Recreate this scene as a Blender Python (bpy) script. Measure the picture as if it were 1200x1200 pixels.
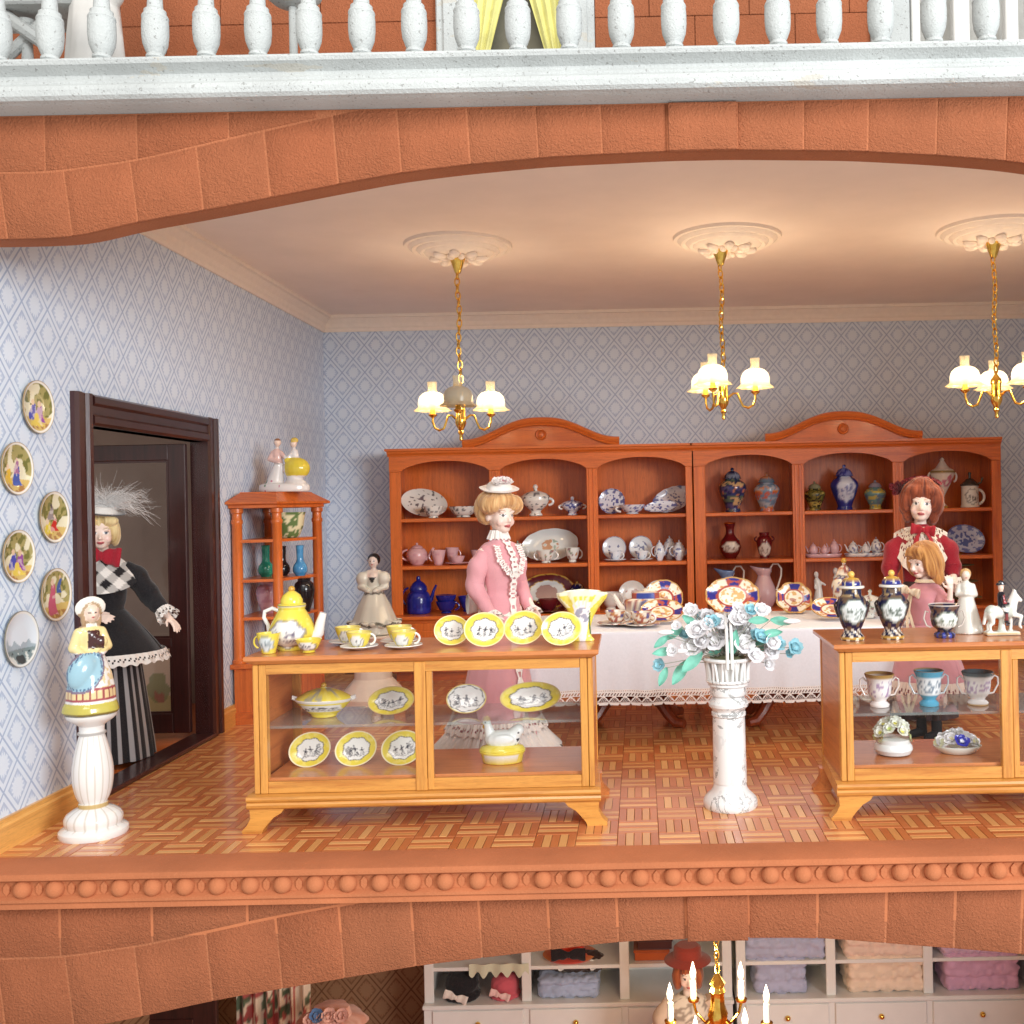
import bpy, bmesh, math, random
import numpy as np
from math import sin, cos, pi, radians, sqrt
from mathutils import Vector, Matrix, Euler

for o in list(bpy.data.objects):
    bpy.data.objects.remove(o)
SC = bpy.context.scene
COL = SC.collection

# ------------------------------------------------------------------ camera
ROLL = 0.02
FPX = 1200.0
PPX, PPY = 750.0, 590.0
EYE = 1.6
cam_data = bpy.data.cameras.new('camera')
cam = bpy.data.objects.new('camera', cam_data)
COL.objects.link(cam)
cam_data.sensor_width = 36.0
cam_data.lens = 36.0 * FPX / 1200.0
cam_data.shift_x = -(PPX - 600) / 1200.0
cam_data.shift_y = -(600 - PPY) / 1200.0
cam_data.clip_start = 0.05
cam_data.clip_end = 200
cam.matrix_world = Matrix.Translation((0, 0, EYE)) @ Matrix.Rotation(radians(90), 4, 'X') @ Matrix.Rotation(-ROLL, 4, 'Z')
SC.camera = cam

# ------------------------------------------------------------------ room light
wd = bpy.data.worlds.new('World')
SC.world = wd
wd.use_nodes = True
bgn = wd.node_tree.nodes['Background']
bgn.inputs[0].default_value = (1.0, 0.97, 0.93, 1)
bgn.inputs[1].default_value = 0.66

def area(name, loc, target, size, power, color):
    l = bpy.data.lights.new(name, 'AREA')
    l.shape = 'RECTANGLE'; l.size, l.size_y = size
    l.energy = power; l.color = color
    o = bpy.data.objects.new(name, l)
    COL.objects.link(o)
    o.location = loc
    o.rotation_euler = (Vector(target) - Vector(loc)).to_track_quat('-Z', 'Y').to_euler()
    o['kind'] = 'structure'
    return o
# the tall windows of the exhibition room, behind and to the right of the camera
area('room_window_light', (9.0, -5.0, 3.6), (-2.2, 6.6, 1.3), (5.0, 4.0), 1650, (0.93, 0.97, 1.0))
area('room_ceiling_light', (-0.8, -2.6, 7.2), (0.0, 5.2, 0.6), (5.0, 3.6), 480, (1.0, 0.97, 0.93))

SC.view_settings.view_transform = 'Standard'
SC.view_settings.look = 'None'
SC.view_settings.exposure = 0.10
SC.view_settings.gamma = 1.0

# ------------------------------------------------------------------ measuring
CR, SR = cos(ROLL), sin(ROLL)
def W(px, py, D):
    u = px - PPX; v = PPY - py
    a = u * CR + v * SR; b = -u * SR + v * CR
    return Vector((a / FPX * D, D, EYE + b / FPX * D))
def X(px, D, z):
    zz = (z - EYE) * FPX / D
    return ((px - PPX) + zz * SR) / CR / FPX * D
def M(px, D):
    return px * D / FPX
def S(r, g, b):
    f = lambda c: (c / 255 / 12.92) if c <= 10.3 else ((c / 255 + 0.055) / 1.055) ** 2.4
    return (f(r), f(g), f(b))

# ------------------------------------------------------------------ materials
MATS = {}
class NT:
    def __init__(s, name):
        s.m = bpy.data.materials.new(name); s.m.use_nodes = True
        s.t = s.m.node_tree; s.n = s.t.nodes; s.l = s.t.links
        s.p = s.n['Principled BSDF']; s.out = s.n['Material Output']
    def node(s, typ, **kw):
        n = s.n.new(typ)
        for k, v in kw.items(): setattr(n, k, v)
        return n
    def link(s, a, b): s.l.new(a, b)
    def math(s, op, a, b=None, c=None):
        n = s.n.new('ShaderNodeMath'); n.operation = op
        for i, v in enumerate((a, b, c)):
            if v is None: continue
            if isinstance(v, (int, float)): n.inputs[i].default_value = v
            else: s.l.new(v, n.inputs[i])
        return n.outputs[0]
    def mix(s, f, a, b):
        n = s.n.new('ShaderNodeMix'); n.data_type = 'RGBA'
        for i, v in ((0, f), (6, a), (7, b)):
            if isinstance(v, (int, float)): n.inputs[i].default_value = v
            elif isinstance(v, tuple): n.inputs[i].default_value = (*v[:3], 1)
            else: s.l.new(v, n.inputs[i])
        return n.outputs[2]
    def ramp(s, f, stops):
        n = s.n.new('ShaderNodeValToRGB')
        e = n.color_ramp.elements
        while len(e) < len(stops): e.new(0.5)
        for i, (p, c) in enumerate(stops):
            e[i].position = p; e[i].color = (*c[:3], 1)
        s.l.new(f, n.inputs[0]); return n.outputs[0]
    def coords(s, scale=(1, 1, 1), out='Object'):
        tc = s.n.new('ShaderNodeTexCoord'); mp = s.n.new('ShaderNodeMapping')
        mp.inputs['Scale'].default_value = scale
        s.l.new(tc.outputs[out], mp.inputs[0]); return mp.outputs[0]
    def noise(s, vec, scale, detail=3, rough=0.55, dist=0.0):
        n = s.n.new('ShaderNodeTexNoise')
        n.inputs['Scale'].default_value = scale; n.inputs['Detail'].default_value = detail
        n.inputs['Roughness'].default_value = rough; n.inputs['Distortion'].default_value = dist
        s.l.new(vec, n.inputs['Vector']); return n.outputs[0]
    def bump(s, h, strength, dist):
        n = s.n.new('ShaderNodeBump'); n.inputs['Strength'].default_value = strength
        n.inputs['Distance'].default_value = dist
        s.l.new(h, n.inputs['Height']); s.l.new(n.outputs[0], s.p.inputs['Normal']); return n
    def set(s, **kw):
        names = dict(base='Base Color', rough='Roughness', metal='Metallic', coat='Coat Weight', coatr='Coat Roughness',
                     spec='Specular IOR Level', sub='Subsurface Weight', sheen='Sheen Weight', em='Emission Color', ems='Emission Strength', trans='Transmission Weight')
        for k, v in kw.items():
            i = s.p.inputs[names[k]]
            if isinstance(v, tuple): i.default_value = (*v[:3], 1)
            elif isinstance(v, (int, float)): i.default_value = v
            else: s.l.new(v, i)
        return s

def plain(name, c, rough=0.5, var=0.12, scale=14, **kw):
    t = NT(name)
    n = t.noise(t.coords(), scale, 4)
    t.set(base=t.ramp(n, [(0.3, tuple(x * (1 - var) for x in c)), (0.7, tuple(min(1, x * (1 + var)) for x in c))]), rough=rough, **kw)
    return t.m
def wood(name, c1, c2, axis='x', rough=0.35, coat=0.3, scale=1.0):
    t = NT(name)
    sc = {'x': (1.2, 22, 22), 'y': (22, 1.2, 22), 'z': (22, 22, 1.2)}[axis]
    v = t.coords(tuple(a * scale for a in sc))
    n = t.noise(v, 1.6, 5, 0.6, 0.6)
    v2 = t.coords(tuple(a * scale * 5 for a in sc))
    n2 = t.noise(v2, 2.2, 2, 0.5)
    f = t.math('ADD', t.math('MULTIPLY', n, 0.75), t.math('MULTIPLY', n2, 0.25))
    oi = t.node('ShaderNodeObjectInfo')
    f = t.math('ADD', f, t.math('MULTIPLY', t.math('SUBTRACT', oi.outputs['Random'], 0.5), 0.10))
    v3 = t.coords(tuple(a * scale * 11 for a in sc)); pore = t.noise(v3, 1.0, 2, 0.5)
    c = t.ramp(f, [(0.30, c2), (0.50, c1), (0.74, tuple(min(1, x * 1.2) for x in c1))])
    c = t.mix(t.math('MULTIPLY', t.math('GREATER_THAN', pore, 0.60), 0.28), c, tuple(x * .45 for x in c2))
    wear = t.noise(t.coords(), 3.3, 5, 0.6)
    rg_ = t.math('ADD', rough - 0.06, t.math('MULTIPLY', wear, 0.22))
    t.set(base=c, rough=rg_, coat=coat, coatr=0.14)
    t.bump(n2, 0.15, 0.003)
    return t.m
def painted(name, rough=0.12, coat=0.5, spec=0.5, sheen=0.0, fine=0.0, sub=0.0, weave=0.05, wsc=60):
    t = NT(name)
    a = t.node('ShaderNodeAttribute', attribute_name='Col')
    col = a.outputs['Color']
    n = t.noise(t.coords(), wsc, 3)
    if weave > .1: col = t.mix(t.math('MULTIPLY', t.math('GREATER_THAN', n, 0.55), 0.10), col, (0.25, 0.22, 0.22))
    if fine:
        col = t.mix(t.math('MULTIPLY', t.math('GREATER_THAN', n, 0.56), fine), col, (0.02, 0.02, 0.02))
    t.set(base=col, rough=rough, coat=coat, spec=spec, sheen=sheen, sub=sub, coatr=0.05)
    t.bump(n, weave, 0.004)
    return t.m

MAT_GLAZE = painted('glazed_painted_porcelain', 0.17, 0.22, 0.45)
MAT_BISQUE = painted('matt_bisque_porcelain', 0.42, 0.08)
MAT_DRESS = painted('dress_cloth', 0.85, 0.0, 0.2, 0.25, weave=0.4, wsc=300)
MAT_HAIR_T = painted('doll_hair', 0.65, 0.0, 0.2, 0.3)

def mk_stone(name, c, sp, bstr=0.5, speck=False):
    t = NT(name)
    v = t.coords()
    g = t.noise(v, 95, 3, 0.7); big = t.noise(v, 2.2, 4)
    base = t.ramp(big, [(0.3, tuple(x * 0.84 for x in c)), (0.7, tuple(min(1, x * 1.10) for x in c))])
    oi = t.node('ShaderNodeObjectInfo')
    base = t.mix(t.math('MULTIPLY', oi.outputs['Random'], 0.16), base, tuple(x * 0.8 for x in sp))
    st = t.noise(v, 7.0, 6, 0.7)
    base = t.mix(t.math('MULTIPLY', t.math('GREATER_THAN', st, 0.66), 0.22), base, tuple(x * 0.7 for x in c))
    base = t.mix(t.math('MULTIPLY', t.math('GREATER_THAN', g, 0.60), 0.20), base, sp)
    if speck:
        g2 = t.noise(v, 60, 2, 0.6)
        base = t.mix(t.math('MULTIPLY', t.math('GREATER_THAN', g2, 0.66), 0.55), base, (0.18, 0.17, 0.16))
        d = t.noise(t.coords((1, 3, 3)), 3.1, 4)
        base = t.mix(t.math('MULTIPLY', t.math('GREATER_THAN', d, 0.66), 0.28), base, (0.55, 0.45, 0.30))
    t.set(base=base, rough=0.85, spec=0.25)
    gg = t.math('ADD', g, t.math('MULTIPLY', t.noise(v, 38, 4, 0.7), 0.8))
    t.bump(gg, bstr, 0.014)
    return t.m
MAT_TERRA = mk_stone('rough_terracotta_stone', S(168, 97, 64), S(200, 136, 98), 1.0)
MAT_TERRA_S = mk_stone('smooth_terracotta_paint', S(186, 112, 74), S(202, 132, 94), 0.28)
MAT_GRANITE = mk_stone('speckled_white_stone', S(192, 196, 195), S(212, 215, 214), 0.45, True)

CH1, CH2 = S(208, 106, 40), S(176, 76, 24)          # cherry cabinets
MAT_CHERRY_X = wood('cherry_wood_across', CH1, CH2, 'x')
MAT_CHERRY_Z = wood('cherry_wood_upright', CH1, CH2, 'z')
MAT_CHERRY_Y = wood('cherry_wood_deep', CH1, CH2, 'y')
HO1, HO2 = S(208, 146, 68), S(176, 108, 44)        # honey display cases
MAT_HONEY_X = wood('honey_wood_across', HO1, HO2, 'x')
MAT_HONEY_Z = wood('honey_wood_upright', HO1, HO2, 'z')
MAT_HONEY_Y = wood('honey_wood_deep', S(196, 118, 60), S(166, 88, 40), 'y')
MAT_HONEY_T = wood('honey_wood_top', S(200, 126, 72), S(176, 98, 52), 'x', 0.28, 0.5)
MAT_DARK_Z = wood('dark_mahogany_upright', S(58, 26, 24), S(34, 15, 15), 'z', 0.3, 0.4)
MAT_DARK_Y = wood('dark_mahogany_across', S(58, 26, 24), S(34, 15, 15), 'y', 0.3, 0.4)
MAT_RED_Z = wood('reddish_table_wood', S(150, 66, 36), S(110, 44, 24), 'z', 0.3, 0.4)
MAT_SKIRT = wood('pale_pine_skirting', S(222, 166, 90), S(196, 136, 66), 'y')
MAT_SKIRT_X = wood('pale_pine_skirting_back', S(222, 166, 90), S(196, 136, 66), 'x')

def parquet(name, c1, c2):
    t = NT(name)
    oi = t.node('ShaderNodeObjectInfo')
    g = t.node('ShaderNodeNewGeometry')
    r = t.math('FRACT', t.math('ADD', g.outputs['Random Per Island'], oi.outputs['Random']))
    n = t.noise(t.coords((9, 9, 9)), 6, 4)
    f = t.math('ADD', t.math('MULTIPLY', r, 0.6), t.math('MULTIPLY', n, 0.4))
    t.set(base=t.ramp(f, [(0.15, c2), (0.85, c1)]), rough=0.30, coat=0.45, coatr=0.14)
    return t.m
MAT_PQ_L = parquet('light_parquet_oak', S(232, 176, 112), S(208, 142, 82))
MAT_PQ_D = parquet('dark_parquet_oak', S(206, 126, 76), S(186, 104, 58))
MAT_PQ_G = plain('parquet_joint', S(140, 72, 40), 0.6)

def wallpaper(name, ua, w, h, ground, pale, dark):
    """printed trellis paper: ua = which object axis runs along the wall"""
    t = NT(name)
    tc = t.node('ShaderNodeTexCoord'); sp = t.node('ShaderNodeSeparateXYZ')
    t.link(tc.outputs['Object'], sp.inputs[0])
    x = t.math('DIVIDE', sp.outputs[ua], w); z = t.math('DIVIDE', sp.outputs[2], h)
    def tri(v):      # distance to the nearest lattice line, 0..0.5
        f = t.math('FRACT', v); return t.math('MINIMUM', f, t.math('SUBTRACT', 1.0, f))
    a = tri(t.math('ADD', x, z)); b = tri(t.math('SUBTRACT', x, z))
    d = t.math('MINIMUM', a, b)
    def lt(v, k): return t.math('LESS_THAN', v, k)
    base = ground
    band = lt(d, 0.155)
    inner = t.math('MULTIPLY', t.math('GREATER_THAN', d, 0.155), lt(d, 0.222))
    # a little flower printed in the middle of each diamond
    fx = t.math('SUBTRACT', 0.5, a); fy = t.math('SUBTRACT', 0.5, b)
    rr = t.math('SQRT', t.math('ADD', t.math('MULTIPLY', fx, fx), t.math('MULTIPLY', fy, fy)))
    pet = t.math('MULTIPLY', t.math('MULTIPLY', fx, fy), 9.0)
    flow = lt(t.math('ADD', rr, t.math('MULTIPLY', t.math('SINE', t.math('MULTIPLY', t.math('ARCTAN2', fx, fy), 16.0)), 0.045)), 0.285)
    c = t.mix(band, base, pale)
    c = t.mix(t.math('MULTIPLY', inner, 0.6), c, dark)
    c = t.mix(flow, c, pale)
    c = t.mix(lt(d, 0.03), c, dark)
    n = t.noise(t.coords(), 40, 3)
    big = t.noise(t.coords(), 1.3, 4)
    c = t.mix(t.math('MULTIPLY', n, 0.12), c, dark)
    c = t.mix(t.math('MULTIPLY', t.math('SUBTRACT', big, 0.35), 0.35), c, ground)
    sm_ = t.math('ABSOLUTE', t.math('SUBTRACT', t.math('FRACT', t.math('DIVIDE', sp.outputs[ua], 1.344)), 0.5))
    c = t.mix(t.math('MULTIPLY', lt(sm_, 0.0016), 0.5), c, dark)
    t.bump(n, 0.12, 0.004)
    t.set(base=c, rough=0.7, spec=0.25)
    return t.m
WP = (S(192, 205, 224), S(218, 227, 238), S(164, 180, 206))
MAT_WP_BACK = wallpaper('trellis_wallpaper_back', 0, 0.224, 0.268, *WP)
MAT_WP_LEFT = wallpaper('trellis_wallpaper_left', 1, 0.224, 0.268, *WP)
MAT_WP_LOW = wallpaper('brown_trellis_wallpaper', 0, 0.30, 0.36, S(150, 110, 80), S(158, 120, 88), S(112, 74, 50))
MAT_CEIL = plain('cream_ceiling_plaster', S(242, 226, 214), 0.8, 0.035, 2.2)
MAT_PLASTER = plain('white_plaster', S(240, 226, 212), 0.7, 0.03, 20)
MAT_LOWCEIL = plain('lower_ceiling_plaster', S(210, 190, 170), 0.8)
MAT_WHITE = plain('white_gloss_paint', S(226, 224, 220), 0.3, 0.03, 6)
MAT_GREYW = plain('grey_hall_wall', S(176, 160, 148), 0.8, 0.08, 3)
MAT_LINEN = plain('white_table_linen', S(224, 223, 228), 0.85, 0.03, 60, sheen=0.2)
MAT_LACE = plain('cream_lace', S(238, 230, 224), 0.85, 0.05, 60)
MAT_BLACK = plain('black_cloth', S(26, 25, 28), 0.8, 0.2, 40)
MAT_RED = plain('crimson_satin', S(150, 24, 40), 0.5, 0.15, 20, sheen=0.3)

def brass():
    t = NT('polished_brass')
    n = t.noise(t.coords(), 25, 2)
    t.set(base=t.ramp(n, [(0.3, S(222, 170, 72)), (0.7, S(244, 206, 110))]), metal=1.0, rough=0.16)
    return t.m
MAT_BRASS = brass()
def glass(name, tint, refl, haze=0.0):
    t = NT(name)
    tr = t.node('ShaderNodeBsdfTransparent'); tr.inputs[0].default_value = (*tint, 1)
    gl = t.node('ShaderNodeBsdfGlossy'); gl.inputs['Roughness'].default_value = 0.03
    fr = t.node('ShaderNodeFresnel'); fr.inputs[0].default_value = 1.45
    mx = t.node('ShaderNodeMixShader')
    ge = t.node('ShaderNodeNewGeometry')
    t.link(t.math('MULTIPLY', t.math('MULTIPLY', fr.outputs[0], refl), t.math('SUBTRACT', 1.0, ge.outputs['Backfacing'])), mx.inputs[0]); t.link(tr.outputs[0], mx.inputs[1]); t.link(gl.outputs[0], mx.inputs[2])
    res = mx.outputs[0]
    if haze:       # patchy grey haze painted in so the clear sheet can be seen
        df = t.node('ShaderNodeBsdfDiffuse'); df.inputs[0].default_value = (0.70, 0.76, 0.75, 1)
        m2 = t.node('ShaderNodeMixShader')
        nz = t.noise(t.coords(), 9, 4)
        t.link(t.math('MULTIPLY', nz, haze * 2), m2.inputs[0]); t.link(res, m2.inputs[1]); t.link(df.outputs[0], m2.inputs[2]); res = m2.outputs[0]
    t.link(res, t.out.inputs['Surface'])
    return t.m
MAT_GLASS = glass('clear_pane', (0.97, 0.97, 0.97), 0.7)
MAT_GSHELF = glass('glass_shelf', (0.90, 0.94, 0.93), 1.6, 0.13)
MAT_CHIM = glass('frosted_chimney', (0.95, 0.90, 0.82), 1.0)
def shade_mat(name, s, clear=0.0):
    t = NT(name)
    sp = t.node('ShaderNodeSeparateXYZ'); tc = t.node('ShaderNodeTexCoord')
    t.link(tc.outputs['Generated'], sp.inputs[0])
    c = t.ramp(sp.outputs[2], [(0.0, (1.0, 0.62, 0.22)), (0.28, (1.0, 0.78, 0.45)), (0.5, (1.0, 0.92, 0.74))])
    n = t.noise(t.coords(), 30, 2)
    t.set(base=(0.36, 0.31, 0.23), rough=0.3, em=c, ems=t.math('MULTIPLY', t.math('ADD', 0.8, t.math('MULTIPLY', n, 0.4)), s))
    if clear:      # thin opal glass lets part of the lamp's light straight through
        tr = t.node('ShaderNodeBsdfTransparent'); tr.inputs[0].default_value = (1.0, 0.93, 0.82, 1)
        mx = t.node('ShaderNodeMixShader'); mx.inputs[0].default_value = clear
        t.link(t.p.outputs[0], mx.inputs[1]); t.link(tr.outputs[0], mx.inputs[2]); t.link(mx.outputs[0], t.out.inputs['Surface'])
    return t.m
MAT_SHADE = shade_mat('lit_opal_glass', 1.15, 0.45)
MAT_SHADE_OFF = shade_mat('dim_opal_glass', 0.10, 0.35)
MAT_CHIM = shade_mat('frosted_glass', 0.30, 0.72)
MAT_MORTAR = mk_stone('pale_terracotta_joint', S(180, 110, 75), S(202, 136, 98), 0.8)
MAT_FLAME = shade_mat('lit_flame_bulb', 3.2)

# ------------------------------------------------------------------ objects
def tag(o, label=None, cat=None, group=None, kind=None):
    if label: o['label'] = label
    if cat: o['category'] = cat
    if group: o['group'] = group
    if kind: o['kind'] = kind
    return o
def thing(name, label, cat, loc=(0, 0, 0), rz=0.0, group=None):
    o = bpy.data.objects.new(name, None)
    o.empty_display_size = 0.05
    COL.objects.link(o); o.location = loc; o.rotation_euler = (0, 0, rz)
    return tag(o, label, cat, group)
def inst(name, mesh, parent=None, loc=(0, 0, 0), rot=(0, 0, 0), sc=(1, 1, 1)):
    o = bpy.data.objects.new(name, mesh); COL.objects.link(o)
    o.parent = parent; o.location = loc; o.rotation_euler = rot; o.scale = sc
    return o

class MB:
    """collects shapes, then links them as one mesh object"""
    def __init__(s): s.v = []; s.f = []; s.mi = []; s.cm = 0
    def add(s, vs, fs):
        b = len(s.v)
        s.v += [tuple(p) for p in vs]
        s.f += [tuple(i + b for i in f) for f in fs]
        s.mi += [s.cm] * len(fs)
        return s
    def box(s, x0, x1, y0, y1, z0, z1, bv=0.0):
        if bv <= 0:
            vs = [(x, y, z) for z in (z0, z1) for y in (y0, y1) for x in (x0, x1)]
            return s.add(vs, [(0, 2, 3, 1), (4, 5, 7, 6), (0, 1, 5, 4), (2, 6, 7, 3), (0, 4, 6, 2), (1, 3, 7, 5)])
        bv = min(bv, (x1 - x0) * .45, (y1 - y0) * .45, (z1 - z0) * .45)
        bm = bmesh.new(); bmesh.ops.create_cube(bm, size=1)
        for v in bm.verts:
            v.co = Vector(((x0 + x1) / 2 + v.co.x * (x1 - x0), (y0 + y1) / 2 + v.co.y * (y1 - y0), (z0 + z1) / 2 + v.co.z * (z1 - z0)))
        bmesh.ops.bevel(bm, geom=bm.edges[:], offset=bv, segments=1, affect='EDGES')
        bm.verts.index_update()
        s.add([v.co[:] for v in bm.verts], [[v.index for v in f.verts] for f in bm.faces]); bm.free()
        return s
    def lathe(s, prof, seg=32, c=(0, 0, 0), sx=1.0, sy=1.0, fold=None, cap=True):
        """prof: (r, z) from the bottom; fold(theta, k) multiplies the radius"""
        vs = []; fs = []
        n = len(prof)
        for k, (r, z) in enumerate(prof):
            for i in range(seg):
                a = 2 * pi * i / seg
                q = r * (fold(a, k / (n - 1)) if fold else 1.0)
                vs.append((c[0] + q * cos(a) * sx, c[1] + q * sin(a) * sy, c[2] + z))
        for k in range(n - 1):
            for i in range(seg):
                j = (i + 1) % seg
                fs.append((k * seg + i, k * seg + j, (k + 1) * seg + j, (k + 1) * seg + i))
        if cap:
            if prof[0][0] > 1e-4: fs.append(tuple(range(seg - 1, -1, -1)))
            if prof[-1][0] > 1e-4: fs.append(tuple((n - 1) * seg + i for i in range(seg)))
        return s.add(vs, fs)
    def tube(s, pts, r, seg=8, closed=False, flat=1.0, cap=True):
        pts = [Vector(p) for p in pts]; n = len(pts)
        rs = r if isinstance(r, (list, tuple)) else [r] * n
        vs = []; fs = []; up = None
        for i, p in enumerate(pts):
            a = pts[(i - 1) % n] if (closed or i) else p
            b = pts[(i + 1) % n] if (closed or i < n - 1) else p
            d = (b - a)
            if d.length < 1e-9: d = Vector((0, 0, 1))
            d.normalize()
            if up is None:
                up = Vector((0, 0, 1)) if abs(d.z) < 0.9 else Vector((0, 1, 0))
            side = d.cross(up)
            if side.length < 1e-6: side = d.orthogonal()
            side.normalize(); up = side.cross(d).normalized()
            for k in range(seg):
                t = 2 * pi * k / seg
                vs.append(p + side * cos(t) * rs[i] + up * sin(t) * rs[i] * flat)
        m = n if closed else n - 1
        for i in range(m):
            for k in range(seg):
                k2 = (k + 1) % seg; i2 = (i + 1) % n
                fs.append((i * seg + k, i * seg + k2, i2 * seg + k2, i2 * seg + k))
        if cap and not closed:
            fs.append(tuple(range(seg - 1, -1, -1))); fs.append(tuple((n - 1) * seg + k for k in range(seg)))
        return s.add(vs, fs)
    def ell(s, c, r, seg=16, rings=10, rot=None):
        vs = []; fs = []
        if not isinstance(r, (tuple, list)): r = (r, r, r)
        for k in range(1, rings):
            t = pi * k / rings
            for i in range(seg):
                a = 2 * pi * i / seg
                p = Vector((r[0] * sin(t) * cos(a), r[1] * sin(t) * sin(a), -r[2] * cos(t)))
                if rot: p = rot @ p
                vs.append(Vector(c) + p)
        lo = Vector((0, 0, -r[2])); hi = Vector((0, 0, r[2]))
        if rot: lo = rot @ lo; hi = rot @ hi
        vs += [Vector(c) + lo, Vector(c) + hi]
        m = (rings - 1) * seg
        for k in range(rings - 2):
            for i in range(seg):
                j = (i + 1) % seg
                fs.append((k * seg + i, k * seg + j, (k + 1) * seg + j, (k + 1) * seg + i))
        for i in range(seg):
            j = (i + 1) % seg
            fs.append((m, j, i)); fs.append((m + 1, (rings - 2) * seg + i, (rings - 2) * seg + j))
        return s.add(vs, fs)
    def cap(s, p0, p1, r0, r1, seg=14):
        """closed capsule with tapering radius"""
        p0 = Vector(p0); p1 = Vector(p1); d = p1 - p0; L = d.length
        d = d.normalized() if L > 1e-6 else Vector((0, 0, 1))
        pts = []; rs = []
        for k in range(5):
            t = pi / 2 * k / 4 * 0.98 + 0.02
            pts.append(p0 - d * r0 * cos(t)); rs.append(r0 * sin(t))
        for k in range(5):
            t = pi / 2 * (4 - k) / 4 * 0.98 + 0.02
            pts.append(p1 + d * r1 * cos(t)); rs.append(r1 * sin(t))
        return s.tube(pts, rs, seg)
    def prism(s, out, a0, a1, axis='y'):
        """closed outline (2-D) extruded along an axis; y: (x,z), x: (y,z), z: (x,y)"""
        n = len(out)
        mk = {'y': lambda p, a: (p[0], a, p[1]), 'x': lambda p, a: (a, p[0], p[1]), 'z': lambda p, a: (p[0], p[1], a)}[axis]
        vs = [mk(p, a0) for p in out] + [mk(p, a1) for p in out]
        fs = [tuple(range(n)), tuple(range(2 * n - 1, n - 1, -1))]
        fs += [(i, i + n, (i + 1) % n + n, (i + 1) % n) for i in range(n)]
        return s.add(vs, fs)
    def grid(s, fn, nu, nv, keep=None, closed=False):
        """fn(i, j) -> point for 0<=i<=nu, 0<=j<=nv"""
        vs = [fn(i, j) for j in range(nv + 1) for i in range(nu + 1)]
        fs = [(j * (nu + 1) + i, j * (nu + 1) + i + 1, (j + 1) * (nu + 1) + i + 1, (j + 1) * (nu + 1) + i)
              for j in range(nv) for i in range(nu) if keep is None or keep(i, j)]
        return s.add(vs, fs)
    def mesh(s, name, mats, paint=None, smooth=True, angle=35, recalc=True):
        me = bpy.data.meshes.new(name)
        me.from_pydata(s.v, [], s.f)
        for m in (mats if isinstance(mats, (list, tuple)) else [mats]): me.materials.append(m)
        if any(s.mi): me.polygons.foreach_set('material_index', s.mi)
        if recalc:
            bm = bmesh.new(); bm.from_mesh(me)
            bmesh.ops.recalc_face_normals(bm, faces=bm.faces[:]); bm.to_mesh(me); bm.free()
        if smooth:
            me.shade_smooth(); me.set_sharp_from_angle(angle=radians(angle))
        if paint: do_paint(me, paint)
        me.update()
        return me
    def build(s, name, mats, parent=None, loc=(0, 0, 0), rot=(0, 0, 0), **kw):
        return inst(name, s.mesh(name, mats, **kw), parent, loc, rot)

def do_paint(me, fn):
    n = len(me.vertices); co = np.empty(n * 3, dtype=np.float32)
    me.vertices.foreach_get('co', co); co = co.reshape(-1, 3).astype(np.float64)
    rgb = fn(co)
    out = np.ones((n, 4), dtype=np.float32); out[:, :3] = np.clip(rgb, 0, 1)
    at = me.color_attributes.new('Col', 'FLOAT_COLOR', 'POINT')
    at.data.foreach_set('color', out.ravel())

def blob(prims, voxel, smooth=3):
    """many closed prims in an MB fused into one continuous surface"""
    me = bpy.data.meshes.new('tmp'); me.from_pydata(prims.v, [], prims.f)
    bm = bmesh.new(); bm.from_mesh(me); bmesh.ops.recalc_face_normals(bm, faces=bm.faces[:]); bm.to_mesh(me); bm.free()
    o = bpy.data.objects.new('tmp', me); COL.objects.link(o)
    m = o.modifiers.new('r', 'REMESH'); m.mode = 'VOXEL'; m.voxel_size = voxel; m.use_smooth_shade = True
    if smooth:
        k = o.modifiers.new('s', 'SMOOTH'); k.factor = 0.5; k.iterations = smooth
    dg = bpy.context.evaluated_depsgraph_get()
    res = bpy.data.meshes.new_from_object(o.evaluated_get(dg))
    bpy.data.objects.remove(o); bpy.data.meshes.remove(me)
    res.shade_smooth()
    return res
def blob_obj(name, prims, voxel, mat, parent=None, paint=None, smooth=3, loc=(0, 0, 0), rot=(0, 0, 0), warp=None):
    me = blob(prims, voxel, smooth); me.name = name
    if warp:
        n = len(me.vertices); co = np.empty(n * 3, dtype=np.float32); no = np.empty(n * 3, dtype=np.float32)
        me.vertices.foreach_get('co', co); me.vertices.foreach_get('normal', no)
        co = co.reshape(-1, 3); no = no.reshape(-1, 3)
        co = co + no * warp(co)[:, None]
        me.vertices.foreach_set('co', co.astype(np.float32).ravel()); me.update()
    me.materials.clear(); me.materials.append(mat)
    if paint: do_paint(me, paint)
    return inst(name, me, parent, loc, rot)

# ------------------------------------------------------------------ painting helpers
def vn(p, scale=1.0, seed=0):
    """smooth value noise in 3-D, 0..1"""
    p = p * scale + seed * 17.31
    i = np.floor(p).astype(np.int64); f = p - i; f = f * f * (3 - 2 * f)
    def h(a, b, c):
        n = (a * 374761393 + b * 668265263 + c * 2147483647 + seed * 974634) & 0x7fffffff
        n = ((n ^ (n >> 13)) * 1274126177) & 0x7fffffff
        return ((n ^ (n >> 16)) & 0xffff) / 65535.0
    r = 0
    for dx in (0, 1):
        for dy in (0, 1):
            for dz in (0, 1):
                w = (f[:, 0] if dx else 1 - f[:, 0]) * (f[:, 1] if dy else 1 - f[:, 1]) * (f[:, 2] if dz else 1 - f[:, 2])
                r = r + w * h(i[:, 0] + dx, i[:, 1] + dy, i[:, 2] + dz)
    return r
def fill(co, c): return np.tile(np.array(c, dtype=np.float64), (len(co), 1))
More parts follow.
